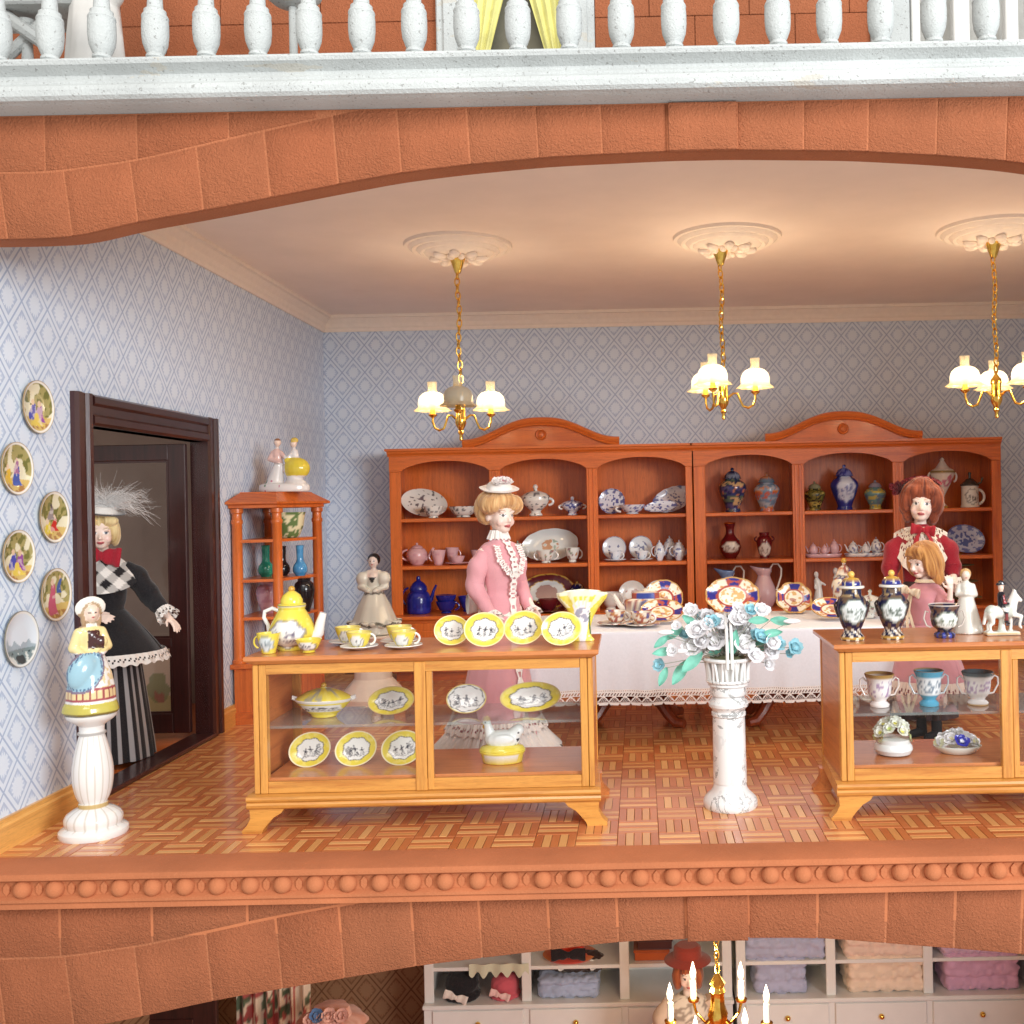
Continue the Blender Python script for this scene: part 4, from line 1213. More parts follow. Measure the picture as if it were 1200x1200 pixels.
JAR = [(.55, 0), (.58, .03), (.50, .08), (.60, .22), (.85, .45), (1.0, .64), (.98, .74), (.80, .84), (.52, .90), (.50, .94)]
LID = [(.62, .93), (.66, .945), (.60, .96), (.56, 1.02), (.42, 1.10), (.20, 1.15), (.10, 1.16), (.10, 1.18), (.14, 1.20), (.10, 1.235), (.02, 1.25)]
def ginger_jar(label, px, D, z, wpx, hpx, paint, lidpaint, group=None, rz=0):
    R = M(wpx, D) / 2; H = M(hpx, D) / 1.25
    t = place('ginger_jar', label, 'jar', px, D, z, rz, group)
    pot(t, scale_prof(JAR, R, H), scale_prof(LID, R, H), paint, lidpaint)
    return t
TEAP = [(.5, 0), (.55, .03), (.62, .08), (.9, .28), (1.0, .45), (.95, .62), (.72, .80), (.5, .86)]
TLID = [(.52, .86), (.54, .88), (.46, .93), (.25, .99), (.10, 1.0), (.09, 1.02), (.13, 1.06), (.09, 1.10), (.01, 1.12)]
def teapot(label, px, D, z, wpx, hpx, paint, face=1, group=None, name='teapot', lidpaint=None, hp=None, cat='teapot', prof=TEAP, lid=TLID, rz=0):
    """wpx over body, spout and handle; face=1 spout to the right"""
    Rt = M(wpx, D) / 2; R = Rt * .62; H = M(hpx, D) / 1.12
    t = place(name, label, cat, px, D, z, rz, group)
    s = face
    sp = ([(s * R * .8, 0, H * .30), (s * R * 1.15, 0, H * .42), (s * R * 1.35, 0, H * .66), (s * R * 1.6, 0, H * .84)], [R * .24, R * .19, R * .13, R * .10], 10)
    hd = [(-s * (R * .75 + R * .75 * sin(a)), 0, H * .50 + H * .27 * cos(a)) for a in np.linspace(.2, pi - .1, 12)]
    pot(t, scale_prof(prof, R, H), scale_prof(lid, R, H), paint, lidpaint or paint, sp, hd, hp or paint, hr=R * .10)
    return t

# ---------- the back hutches. shelf heights: 1.50, 1.055, .60
DS = 9.80
sA, sB, sC = 1.501, 1.056, .601
SPRIG = sprig_paint(S(226, 222, 214), [S(60, 60, 64), S(80, 84, 92)], 26, .70, 4)
BLUEP = sprig_paint(S(222, 224, 232), [S(44, 56, 140), S(70, 80, 160)], 32, .60, 6)
def u_plate(R, base, col, seed, rim=None, sx=1, sy=1, thr=.60, sc=30, rimr=.66):
    def fn(co):
        x = co[:, 0] / (R * sx); y = co[:, 1] / (R * sy); r = np.sqrt(x * x + y * y); th = np.arctan2(y, x)
        rgb = fill(co, base); k = vn(co, sc * 1.6, seed)
        rgb = over(rgb, (r > rimr) * (np.sin(th * 9 + 4 * k) > .2) * .85 if rim else 0 * r, rim or base)
        rgb = over(rgb, (r < rimr * .85) * (k > thr) * .9, col)
        rgb = over(rgb, (np.abs(r - .97) < .03) * .8, col)
        return rgb
    return fn
R_ = M(28, DS)
plate('large oval sprigged platter leaning at left of the top shelf of the left hutch', 498, 0, DS + .08, sA, R_, sprig_paint(S(226, 222, 214), [S(60, 56, 60), S(90, 70, 80)], 26, .74, 2), sx=1, sy=.60, tilt=70, roll=-14, cat='platter')
t = place('bowl', 'small sprigged footed bowl in front of the oval platter', 'bowl', 508, DS - .12, sA)
cup(t, M(11.5, DS), M(14, DS), SPRIG, 0)
t = place('bowl', 'low wide sprigged bowl at the back behind the straw hat lady', 'bowl', 543, DS, sA)
cup(t, M(17, DS), M(13, DS), SPRIG, 0)
plate('small round sprigged plate behind the flowered hat', 597, 0, DS + .1, sA, M(11, DS), sprig_paint(S(220, 218, 212), [S(60, 60, 64)], 30, .72, 7), tilt=76)
TUR = [(.45, 0), (.50, .04), (.34, .12), (.40, .18), (.8, .34), (1.0, .52), (.98, .62)]
TURL = [(1.02, .62), (1.04, .65), (.80, .74), (.45, .80), (.14, .83), (.12, .90), (.20, .95), (.12, 1.02), (.02, 1.04)]
def tureen(label, px, D, z, wpx, hpx, paint, lidp, hp=None, group=None, sy=.8, rz=0):
    R = M(wpx, D) / 2 * .74; H = M(hpx, D) / 1.04
    t = place('tureen', label, 'tureen', px, D, z, rz, group)
    hd = [(R * .90 + R * .36 * sin(a), 0, H * .46 + H * .11 * cos(a)) for a in np.linspace(.1, pi - .1, 10)]
    pot(t, scale_prof(TUR, R, H), scale_prof(TURL, R, H), paint, lidp, handle=hd, hp=hp, sy=sy, hr=R * .09, two=True)
    return t
tureen('white sprigged soup tureen with two handles on the top shelf', 628, DS, sA, 44, 37, SPRIG, SPRIG)
tureen('squat blue and white lidded sugar bowl beside the tureen', 671, DS, sA, 34, 22, BLUEP, BLUEP)
def fluted_pl(R, seed): return u_plate(R, S(218, 220, 230), S(50, 60, 140), seed, rim=S(56, 62, 132), thr=.62, sc=40)
plate('round blue and white scalloped plate standing by the sauce boat', 717, 0, DS + .06, sA, M(15, DS), fluted_pl(M(15, DS), 3), tilt=76, scal=14)
t = place('sauce_boat', 'blue and white sauce boat with loop handle to its left', 'sauce boat', 741, DS - .1, sA)
cup(t, M(15, DS), M(11, DS), BLUEP, 1, side=-1)
plate('large blue and white scalloped platter leaning at the end of the top shelf', 788, 0, DS + .08, sA, M(25, DS), fluted_pl(M(25, DS), 5), sy=.58, tilt=70, roll=22, cat='platter', scal=16)
plate('leaf shaped blue and white dish in front of the scalloped platter', 774, 0, DS - .09, sA, M(19, DS), fluted_pl(M(19, DS), 8), sy=.42, tilt=48, roll=8, cat='dish', scal=10)
# middle shelf, left hutch
PINK = sprig_paint(S(216, 170, 172), [S(206, 150, 156)], 20, .66, 2)
gP = 'pink tea set on the middle shelf'
teapot('pink teapot with its handle to the left', 489, DS, sB, 40, 26, PINK, 1, gP)
t = place('mug', 'straight pink jug beside the pink teapot', 'mug', 514, DS - .05, sB, 0, gP); cup(t, M(8.5, DS), M(17, DS), PINK, 1, hp=PINK, side=-1, foot=False)
t = place('cup', 'pink cup stacked at the back of the pink tea set', 'cup', 530, DS + .08, sB, 0, gP); cup(t, M(8, DS), M(19, DS), PINK, 1, hp=PINK)
t = place('cup', 'pink cup on a saucer in front of the stacked cup', 'cup', 536, DS - .1, sB, 0, gP); saucer(t, M(14, DS), PINK); cup(t, M(9, DS), M(10, DS), PINK, 0)
t = place('cup', 'pink cup half hidden behind the lady in pink', 'cup', 561, DS, sB, 0, gP); saucer(t, M(12, DS), PINK); cup(t, M(9, DS), M(16, DS), PINK, 1, hp=PINK)
FLO = sprig_paint(S(224, 226, 220), [S(180, 120, 70), S(110, 140, 110), S(130, 90, 100)], 26, .72, 3)
teapot('slender white coffee pot behind the shoulder of the lady in pink', 607, DS, sB, 26, 26, FLO, -1)
def bigfl(co):
    x, y = co[:, 0], co[:, 1]; rgb = fill(co, S(220, 224, 220)); k = vn(co, 34, 2)
    m = ((x / .085) ** 2 + ((y + .0) / .06) ** 2 < 1)
    rgb = over(rgb, m * (k > .5) * .85, S(190, 120, 60)); rgb = over(rgb, m * (k < .36) * .7, S(90, 130, 110))
    return rgb
plate('large oval white platter with orange flowers in the middle bay', 645, 0, DS + .1, sB, M(33, DS), bigfl, sy=.58, tilt=74, roll=6, cat='platter', scal=12, amp=.02)
t = place('bowl', 'white two handled bowl in front of the flowered platter', 'bowl', 640, DS - .12, sB); cup(t, M(11, DS), M(15, DS), FLO, 2)
t = place('creamer', 'small white creamer at the right of the flowered platter', 'jug', 671, DS - .08, sB); cup(t, M(9, DS), M(17, DS), FLO, 1)
BF = sprig_paint(S(222, 226, 232), [S(96, 110, 160)], 30, .68, 5)
for px, l in ((720, 'left'), (751, 'right')):
    plate(f'{l} of the two round blue flowered plates behind cups', px, 0, DS + .1, sB, M(14, DS), u_plate(M(14, DS), S(222, 226, 230), S(100, 110, 150), px, thr=.62), tilt=78)
    t = place('cup', f'blue flowered cup and saucer in front of the {l} round plate', 'cup', px + 1, DS - .1, sB); saucer(t, M(13, DS), BF); cup(t, M(8, DS), M(12, DS), BF, 1)
gB = 'blue flowered pots'
teapot('round blue flowered sugar pot with a knob lid', 773, DS - .08, sB, 20, 24, BF, 1, gB, name='sugar_pot')
teapot('taller blue flowered coffee pot standing behind', 785, DS + .08, sB, 26, 28, BF, -1, gB, name='coffee_pot')
teapot('round blue flowered teapot at the right end of the middle shelf', 796, DS - .1, sB, 24, 24, BF, 1, gB)
# bottom shelf, left hutch
CB = sprig_paint(COBALT, [S(36, 44, 140)], 12, .6, 1)
teapot('tall cobalt blue coffee pot on the lowest shelf', 491, DS - .1, sC, 42, 44, CB, 1, name='coffee_pot', cat='coffee pot',
       prof=[(.98, 0), (1.04, .02), (1.10, .10), (1.12, .30), (1.08, .48), (.92, .60), (.74, .66), (.76, .69)], lid=[(.78, .69), (.80, .71), (.74, .80), (.52, .90), (.28, .96), (.18, .99), (.20, 1.04), (.16, 1.10), (.01, 1.12)])
t = place('cup', 'stacked cobalt blue cups beside the cobalt pot', 'cup', 523, DS - .12, sC); cup(t, M(12, DS), M(14, DS), CB, 1, hp=CB); 
o = MB().lathe([(M(8, DS), 0), (M(11, DS), M(5, DS)), (M(12, DS), M(9, DS)), (M(11, DS), M(9, DS)), (.001, M(4, DS))], 32).build('upper_cup', MAT_GLAZE, t, paint=CB); o.location.z = M(12, DS)
t = place('cup', 'cobalt blue cup at the sleeve of the lady in pink', 'cup', 548, DS, sC); cup(t, M(11, DS), M(18, DS), CB, 1, hp=CB)
BUR = S(92, 22, 30)
def burgd(co):
    x = co[:, 0] / M(32, DS); y = co[:, 1] / M(32 * .66, DS); r = np.sqrt(x * x + y * y); rgb = fill(co, BUR)
    rgb = over(rgb, r < .66, S(206, 208, 204)); k = vn(co, 26, 2)
    rgb = over(rgb, (((x) / .42) ** 2 + ((y + .05) / .5) ** 2 < .6 + .6 * k) * .8, S(140, 80, 70))
    rgb = over(rgb, (np.abs(r - .67) < .02), GOLD); return over(rgb, (r > .97), GOLD)
plate('oval burgundy rimmed dish with a picture on the lowest shelf', 641, 0, DS + .04, sC, M(32, DS), burgd, sy=.66, tilt=68, roll=4, cat='platter', scal=12)
BP = flat(BUR)
t = place('cup', 'burgundy cup on a saucer before the burgundy dish', 'cup', 643, DS - .2, sC); saucer(t, M(19, DS), BP); cup(t, M(12, DS), M(15, DS), BP, 2, hp=BP)
NG = sprig_paint(NAVY, [S(210, 170, 90), S(236, 232, 224)], 24, .56, 4)
ginger_jar('small navy and gold lidded pot right of the burgundy dish', 677, DS, sC, 26, 33, NG, NG)
WP_ = flat(S(222, 220, 214))
t = place('bowl', 'plain white cup behind the fan vase', 'cup', 716, DS - .1, sC); cup(t, M(12, DS), M(20, DS), WP_, 1)
RF = lambda co: over(fill(co, S(222, 218, 212)), (vn(co, 34, 3) > .6) * (np.sqrt(co[:, 0] ** 2 + (co[:, 1] + .02) ** 2) < .08) * .8, S(160, 90, 60))
plate('left white plate with a brown print on the lowest shelf', 741, 0, DS, sC, M(16, DS), RF, tilt=76)
plate('right white plate with a brown print on the lowest shelf', 772, 0, DS, sC, M(16, DS), RF, tilt=74, roll=20)
teapot('plain white round teapot between the brown print plates', 757, DS - .2, sC, 34, 26, WP_, -1)

# ---------- right hutch
def poly(base, cols, sc, seed, lo=.45):
    def fn(co):
        rgb = fill(co, base); k = vn(co, sc * 1.5, seed); k2 = vn(co, sc * 1.5, seed + 5); k3 = vn(co, sc * 3, seed + 8)
        for i, c in enumerate(cols): rgb = over(rgb, ((k if i % 2 else k2) > lo + .06 * (i // 2)) * ((k3 > .35)) * (np.sin(co[:, 2] * 40 + i * 2.1) > -.3) * .9, c)
        return rgb
    return fn
IM1 = poly(S(38, 44, 80), [S(196, 120, 84), S(90, 110, 90), S(206, 168, 120), S(40, 50, 110)], 16, 3)
ginger_jar('large dark ginger jar with orange and green panels', 859, DS, sA, 33, 52, IM1, poly(S(36, 44, 74), [S(120, 130, 150)], 20, 1))
ginger_jar('blue grey ginger jar with orange flowers', 899, DS, sA, 31, 45, poly(S(110, 132, 156), [S(214, 132, 60), S(196, 90, 60), S(160, 170, 180)], 18, 7), poly(S(96, 120, 140), [S(190, 120, 70)], 22, 2))
ginger_jar('small black and gold ginger jar', 955, DS, sA, 25, 34, poly(S(34, 38, 34), [S(196, 172, 90), S(120, 110, 50)], 24, 9), flat(S(140, 140, 110)))
ginger_jar('tall cobalt and white landscape ginger jar', 990, DS - .03, sA, 33, 53, medallion(S(40, 48, 130), S(206, 214, 230), .20, .085, .13, S(90, 104, 170), 4), sprig_paint(S(40, 48, 130), [S(120, 130, 190)], 20, .6, 2))
ginger_jar('small yellow and teal ginger jar', 1026, DS, sA, 26, 34, poly(S(110, 150, 150), [S(220, 196, 70), S(196, 180, 90), S(90, 120, 150)], 18, 4), flat(S(150, 150, 170)))
t = place('urn', 'white lidded urn partly hidden by the red haired lady', 'urn', 1073, DS + .05, sA); pot(t, scale_prof(JAR, M(13, DS), M(34, DS)), None, WP_, WP_)
MB().lathe([(M(10, DS), 0), (M(11, DS), .01), (M(6, DS), .02)], 24).build('rim', MAT_GLAZE, t, (0, 0, M(32, DS)), paint=WP_)
TRO = [(.42, 0), (.46, .02), (.30, .05), (.12, .09), (.10, .20), (.14, .24), (.30, .32), (.62, .48), (.90, .66), (1.0, .72), (.92, .74)]
TROL = [(.84, .74), (.86, .76), (.55, .80), (.36, .86), (.20, .93), (.14, .95), (.18, .97), (.10, 1.0), (.01, 1.02)]
def tro(co): 
    rgb = fill(co, S(226, 222, 218)); k = vn(co, 34, 5); h = M(57, DS)
    m = (((co[:, 0] - .03) / .055) ** 2 + ((co[:, 2] - h * .55) / (h * .12)) ** 2 < 1) & (co[:, 1] < 0)
    rgb = over(rgb, m * (k > .45) * .85, S(190, 90, 130)); rgb = over(rgb, (np.abs(co[:, 2] - h * .74) < .008), S(150, 130, 90))
    return over(rgb, co[:, 2] < h * .04, GOLD)
t = place('trophy_vase', 'tall white lidded trophy vase with pink flowers', 'vase', 1105, DS - .02, sA)
R, H = M(15, DS), M(58, DS)
pot(t, scale_prof(TRO, R, H), scale_prof(TROL, R, H), tro, tro, handle=[(R * .85 + R * .25 * sin(a), 0, H * .62 + H * .10 * cos(a)) for a in np.linspace(.1, pi - .1, 10)], hr=R * .08, two=True)
t = place('beer_stein', 'white beer stein with dark pewter lid and a print', 'stein', 1137, DS - .05, sA)
R, H = M(10, DS), M(25, DS)
pot(t, [(R * 1.05, 0), (R * 1.08, H * .06), (R, H * .12), (R * .95, H * .9), (R, H)], [(R * 1.08, H), (R * 1.1, H * 1.06), (R * .8, H * 1.16), (R * .4, H * 1.32), (R * .16, H * 1.36), (R * .14, H * 1.5), (R * .2, H * 1.56), (.01, H * 1.64)],
    medallion(S(222, 218, 210), S(222, 218, 210), H * .5, R * .7, H * .35, S(60, 60, 60), 3, 3), flat(S(70, 66, 60)),
    handle=[(R * .9 + R * .75 * sin(a), 0, H * .48 + H * .34 * cos(a)) for a in np.linspace(.1, pi - .1, 12)], hr=R * .16)
MB().tube([(R * .7, 0, H * 1.05), (R * 1.3, 0, H * 1.15), (R * 1.5, 0, H * 1.38)], R * .13, 8).build('thumb_lever', MAT_GLAZE, t, paint=flat(S(70, 66, 60)))
# middle shelf
def burv(cz, rw, rh, seed): return medallion(S(104, 24, 28), S(216, 206, 196), cz, rw, rh, S(120, 90, 80), seed, 2)
t = place('bottle_vase', 'burgundy bottle vase with a white oval medallion', 'vase', 856, DS, sB)
R, H = M(13, DS), M(42, DS)
pot(t, scale_prof([(.5, 0), (.55, .03), (.8, .14), (1.0, .32), (.85, .50), (.5, .62), (.38, .70), (.36, .82), (.48, .94), (.5, 1.0), (.40, 1.0)], R, H), None, burv(H * .33, R * .75, H * .15, 3), None)
MB().tube([(R * .48 * cos(a), R * .48 * sin(a), H * .99) for a in np.linspace(0, 2 * pi, 24, endpoint=False)], R * .06, 6, closed=True).build('gold_rim', MAT_BRASS, t)
t = place('urn', 'small burgundy urn with two ears and a white medallion', 'urn', 896, DS - .02, sB)
R, H = M(9, DS), M(30, DS)
pot(t, scale_prof([(.6, 0), (.65, .04), (.6, .08), (.9, .35), (1.05, .62), (.9, .78), (.6, .86), (.66, .96), (.7, 1.0), (.5, 1.0)], R, H), None, burv(H * .34, R * .8, H * .26, 6), None,
    handle=[(R * .9 + R * .35 * sin(a), 0, H * .74 + H * .09 * cos(a)) for a in np.linspace(.1, pi - .1, 8)], hp=BP, hr=R * .1, two=True)
def tray_set(label, px, wpx, paint, group):
    D = DS - .12
    t = place('tea_tray', f'{label} oval tray', 'tray', px, D, sB, 0, group)
    w = M(wpx, D) / 2
    MB().lathe([(w * .85, 0), (w * .92, .006), (w, .03), (w * .97, .034), (w * .85, .014), (.001, .012)], 48, sy=.42).build('tray', MAT_GLAZE, t, paint=paint, angle=60)
    z = sB + .014
    teapot(f'tiny pot at the left on the {label} tray', px - wpx * .27, D, z, wpx * .42, wpx * .36, paint, -1, group)
    teapot(f'tiny sugar pot in the middle of the {label} tray', px + wpx * .03, D - .03, z, wpx * .30, wpx * .32, paint, 1, group, name='sugar_pot')
    teapot(f'tiny teapot at the right on the {label} tray', px + wpx * .29, D, z, wpx * .42, wpx * .44, paint, -1, group)
tray_set('pale pink', 965, 44, flat(S(214, 172, 178)), 'pink miniature tea tray')
tray_set('white and blue', 1013, 48, sprig_paint(S(228, 228, 230), [S(110, 110, 150)], 34, .68, 3), 'white miniature tea tray')
plate('oval blue transferware platter right of the red haired lady', 1131, 0, DS + .05, sB, M(22, DS), u_plate(M(22, DS), S(196, 204, 228), S(60, 80, 160), 4, rim=S(80, 98, 176), sy=.76, thr=.5, sc=36), sy=.76, tilt=74, roll=-12, cat='platter', scal=24, amp=.02)
# lowest shelf and what stands before it
def jug(label, px, D, z, hpx, c, rz=0):
    t = place('jug', label, 'jug', px, D, z, rz, 'slim jugs with looped handles')
    H = M(hpx, D); R = H * .30
    pr = scale_prof([(.62, 0), (.68, .02), (.9, .14), (1.0, .30), (.85, .50), (.58, .68), (.50, .76)], R, H)
    b = MB(); b.lathe(pr, 32)
    # pouring lip, opened toward the left
    n = 32; vs = []; rings = [(.50, .76, 0), (.56, .84, .10), (.66, .92, .30), (.62, .94, .34)]
    for r, zz, sh in rings:
        for i in range(n):
            a = 2 * pi * i / n; k = max(0, -cos(a)) ** 2
            vs.append((R * (r * cos(a) - sh * k * 1.6), R * r * sin(a) * (1 - .3 * k), H * (zz + .07 * k * sh * 3)))
    b.add(vs, [(q * n + i, q * n + (i + 1) % n, (q + 1) * n + (i + 1) % n, (q + 1) * n + i) for q in range(3) for i in range(n)])
    b.build('body', MAT_GLAZE, t, paint=flat(c), angle=60)
    h = [(R * .55, 0, H * .84), (R * .55, 0, H * .95), (R * .75, 0, H * 1.04), (R * 1.15, 0, H * 1.04), (R * 1.42, 0, H * .92), (R * 1.38, 0, H * .74), (R * 1.15, 0, H * .52), (R * .98, 0, H * .40)]
    MB().tube(h, R * .075, 8).build('handle', MAT_GLAZE, t, paint=flat(S(232, 226, 214)))
jug('pale blue jug peeping over the big imari plate', 853, DS - .12, sC, 46, S(120, 150, 200))
jug('pale pink jug with tall looped handle', 896, DS - .12, sC, 48, S(216, 182, 190))
def statuette(label, px, hpx, seed):
    t = place('figurine', label, 'figurine', px, DS - .12, sC, 0, 'small white dancing figurines')
    H = M(hpx, DS)
    b = MB().lathe([(.20 * H, 0), (.20 * H, .06 * H), (.12 * H, .1 * H)], 20)
    b.cap((0, 0, .06 * H), (.02 * H, 0, .5 * H), .17 * H, .10 * H).cap((.02 * H, 0, .5 * H), (-.03 * H, 0, .72 * H), .10 * H, .09 * H).ell((-.05 * H, -.02 * H, .90 * H), (.075 * H, .08 * H, .10 * H))
    b.cap((.03 * H, 0, .70 * H), (.2 * H, -.05 * H, .6 * H), .045 * H, .035 * H).cap((-.08 * H, 0, .70 * H), (-.10 * H, -.08 * H, .5 * H), .04 * H, .03 * H).cap((-.04 * H, 0, .75 * H), (-.05 * H, 0, .85 * H), .035 * H, .035 * H)
    blob_obj('figure', b, H * .025, MAT_GLAZE, t, paint=flat(S(224, 226, 224)), smooth=2)
statuette('white dancing figurine on the lowest shelf by the square imari plate', 959, 40, 1)
statuette('white dancing figurine half hidden by the navy vases', 982, 44, 2)
t = place('tiered_stand', 'three tier stand of green plates behind the white lady figurine', 'cake stand', 1126, DS - .15, sC)
for k, z in enumerate((.04, .19, .34)):
    R = M(24 - 4 * k, DS)
    MB().lathe([(R * .3, z), (R * .6, z + .006), (R, z + .022), (R * .97, z + .026), (.002, z + .012)], 32).build('tier', MAT_GLAZE, t, paint=flat(S(84, 120, 90)))
MB().tube([(0, 0, 0), (0, 0, .42)], .008, 8).build('rod', MAT_BRASS, t)
MB().tube([(.02 * cos(a), 0, .44 + .02 * sin(a)) for a in np.linspace(0, 2 * pi, 14, endpoint=False)], .005, 6, closed=True).build('ring', MAT_BRASS, t)

# ---------- imari ware on the table
def imari(R, sx=1, sy=1, seed=1, inner=.5):
    def fn(co):
        x = co[:, 0] / (R * sx); y = co[:, 1] / (R * sy); r = np.sqrt(x * x + y * y); th = np.arctan2(y, x); k = vn(co, 62, seed); k2 = vn(co, 44, seed + 4)
        rgb = fill(co, S(232, 222, 204))
        seg_ = np.cos(th * 4 + .4) > .15
        rgb = over(rgb, (r > inner) & seg_, S(48, 48, 130))
        rgb = over(rgb, (r > inner) * seg_ * (k2 > .62) * .9, S(180, 84, 60))
        rgb = over(rgb, (r > inner) * (~seg_) * (k > .58) * .9, S(190, 130, 60))
        rgb = over(rgb, (np.abs(r - inner) < .05), S(160, 70, 60))
        rgb = over(rgb, (r < inner * .8) * (k > .52) * .85, S(196, 150, 70)); rgb = over(rgb, (r < inner * .5) * (k2 > .6) * .7, S(150, 60, 50))
        return over(rgb, (r > .96), S(190, 150, 90))
    return fn
TZ1 = TZ + .008
gI = 'imari pieces on the long table'
r = M(22, 7.75); plate('scalloped imari plate standing at the back of the table left of the flowers', 778, 0, 7.75, TZ1, r, imari(r, seed=2, inner=.48), tilt=66, group=gI, scal=12)
r = M(25, 7.35); plate('shallow imari bowl tipped toward us at the table edge', 776, 0, 7.35, TZ1, r, imari(r, sy=.8, seed=5, inner=.55), sy=.8, tilt=34, cat='bowl', group=gI, scal=12)
r = M(31, 7.8); plate('big oval imari platter standing behind the flower basket', 858, 0, 7.8, TZ1, r, imari(r, sy=.70, seed=3, inner=.56), sy=.70, tilt=70, cat='platter', group=gI, scal=10, amp=.04)
r = M(20, 7.8); plate('square cornered imari plate standing right of the flower basket', 930, 0, 7.8, TZ1, r, imari(r, sy=.88, seed=7, inner=.56), sy=.88, tilt=72, group=gI, scal=8, amp=.10)
r = M(24, 7.35); plate('imari saucer lying tipped beside the navy vases', 974, 0, 7.35, TZ1, r, imari(r, sy=.85, seed=9, inner=.5), sy=.85, tilt=30, group=gI, scal=0, cat='saucer')
IMP = sprig_paint(S(230, 222, 206), [S(50, 50, 130), S(190, 120, 50), S(150, 60, 50)], 26, .56, 3)
t = place('imari_teapot', 'oblong imari teapot with blue lid band', 'teapot', 757, 7.65, TZ1, 0, gI)
b = MB(); w = M(25, 7.65); h = M(30, 7.65)
b.lathe([(.8, 0), (.86, .03), (1, .2), (1, .7), (.94, .76), (.7, .8)], 40, sx=w, sy=w * .55) if False else b.lathe([(w * .8, 0), (w * .86, .006), (w, h * .2), (w, h * .68), (w * .94, h * .74), (w * .7, h * .78)], 40, sy=.55)
b.build('body', MAT_GLAZE, t, paint=IMP, angle=50)
MB().lathe([(w * .66, h * .78), (w * .64, h * .98), (w * .5, h * 1.04), (w * .1, h * 1.06), (w * .1, h * 1.14), (.002, h * 1.16)], 40, sy=.55).build('lid', MAT_GLAZE, t, paint=lambda co: over(over(fill(co, S(160, 80, 66)), (np.abs(co[:, 0]) < w * .4), S(56, 74, 150)), co[:, 2] > h * 1.0, S(220, 210, 190)))
MB().tube([(-w * .9, 0, h * .3), (-w * 1.2, 0, h * .5), (-w * 1.5, 0, h * .95)], [.028, .02, .014], 8).build('spout', MAT_GLAZE, t, paint=flat(S(228, 220, 208)))
MB().tube([(w * .95, 0, h * .6), (w * 1.3, 0, h * .55), (w * 1.25, 0, h * .2), (w * .95, 0, h * .15)], .014, 8).build('handle', MAT_GLAZE, t, paint=IMP)
for px, D, l in ((722, 7.25, 'nearer the fan vase'), (752, 7.15, 'in front of the oblong teapot')):
    t = place('cup', f'imari cup and saucer {l}', 'cup', px, D, TZ1, 0, gI); saucer(t, M(22, D), IMP); cup(t, M(13, D), M(17, D), IMP, 1)
t = place('imari_vase', 'imari lidded jar with gold knob at the back right of the table', 'vase', 990, 7.6, TZ1, 0, gI)
R, H = M(15, 7.6), M(50, 7.6)
pot(t, scale_prof(JAR, R, H), scale_prof(LID, R, H), IMP, IMP, fin=(H * 1.27, R * .22, GOLD))
t = place('sugar_bowl', 'white and gold lidded sugar bowl behind the navy vases', 'sugar bowl', 1020, 7.4, TZ1, 0, gI)
R, H = M(13, 7.4), M(32, 7.4)
pot(t, scale_prof(TUR, R, H), scale_prof(TURL, R, H), FLO, FLO, handle=[(R * .9 + R * .36 * sin(a), 0, H * .46 + H * .12 * cos(a)) for a in np.linspace(.1, pi - .1, 10)], hr=R * .08, two=True)

# ---------- yellow ware in and on the left case
CT_ = .879
gY = 'yellow printed ware on the left counter case'
YP = lambda seed=1: (lambda co: over(fill(co, YEL), (vn(co, 40, seed) > .64) * .3, S(244, 232, 150)))
# teapot
D = 5.33
t = place('teapot', 'tall yellow teapot with white spout and gold knob', 'teapot', 343, D, CT_)
R = M(27, D); H = M(72, D)
pr = scale_prof([(.62, 0), (.66, .02), (.60, .05), (.80, .12), (1.0, .22), (.98, .32), (.80, .48), (.62, .60), (.52, .66), (.60, .69), (.60, .71), (.50, .72)], R, H)
ld = scale_prof([(.58, .72), (.58, .735), (.46, .75), (.46, .80), (.36, .88), (.16, .94), (.10, .945), (.08, .955)], R, H)
edge = lambda rgb, co: over(rgb, (np.abs(co[:, 2] - H * .70) < H * .015), S(206, 200, 180))
pot(t, pr, ld, medallion(YP(2), WHITE, H * .27, R * .74, H * .22, S(96, 84, 110), 6, 3, edge), YP(4),
    spout=([(R * .80, 0, H * .16), (R * 1.15, 0, H * .27), (R * 1.22, 0, H * .42), (R * 1.36, 0, H * .58)], [R * .30, R * .24, R * .20, R * .15], 12), sp=flat(WHITE),
    handle=[(-R * .60, 0, H * .63), (-R * .85, 0, H * .67), (-R * 1.18, 0, H * .62), (-R * 1.22, 0, H * .52), (-R * 1.05, 0, H * .40), (-R * 1.0, 0, H * .24)], hr=R * .085, seg=80, fin=(H * .975, R * .15, GOLD))
t = place('creamer', 'yellow creamer with loop handle in front of the teapot', 'jug', 315, 5.19, CT_)
R, H = M(13.5, 5.19), M(24, 5.19)
cup(t, R, H, medallion(YP(3), S(206, 214, 216), H * .5, R * .62, H * .36, S(110, 124, 130), 4, 3), 1, side=-1, foot=False, hp=YP(1))
t = place('bowl', 'small yellow sugar bowl in front of the teapot', 'bowl', 362, 5.19, CT_)
cup(t, M(15, 5.19), M(16, 5.19), medallion(YP(5), WHITE, .035, .045, .022, INK, 5, 3), 0)
for px, D, l in ((408, 5.47, 'yellow cup and saucer at the back, left pair'), (421, 5.27, 'yellow cup and saucer at the front, left pair'), (468, 5.46, 'yellow cup and saucer at the back, right pair'), (473, 5.27, 'yellow cup and saucer at the front, right pair')):
    t = place('cup', l, 'cup', px, D, CT_, 0, 'yellow cups and saucers'); saucer(t, M(22, D), flat(WHITE))
    cup(t, M(15, D), M(21, D), lambda co, s=px: over(medallion(YP(2), WHITE, .045, .034, .03, INK, s, 1)(co), (co[:, 2] > M(20.4, 5.3)), S(214, 196, 120)), 1)
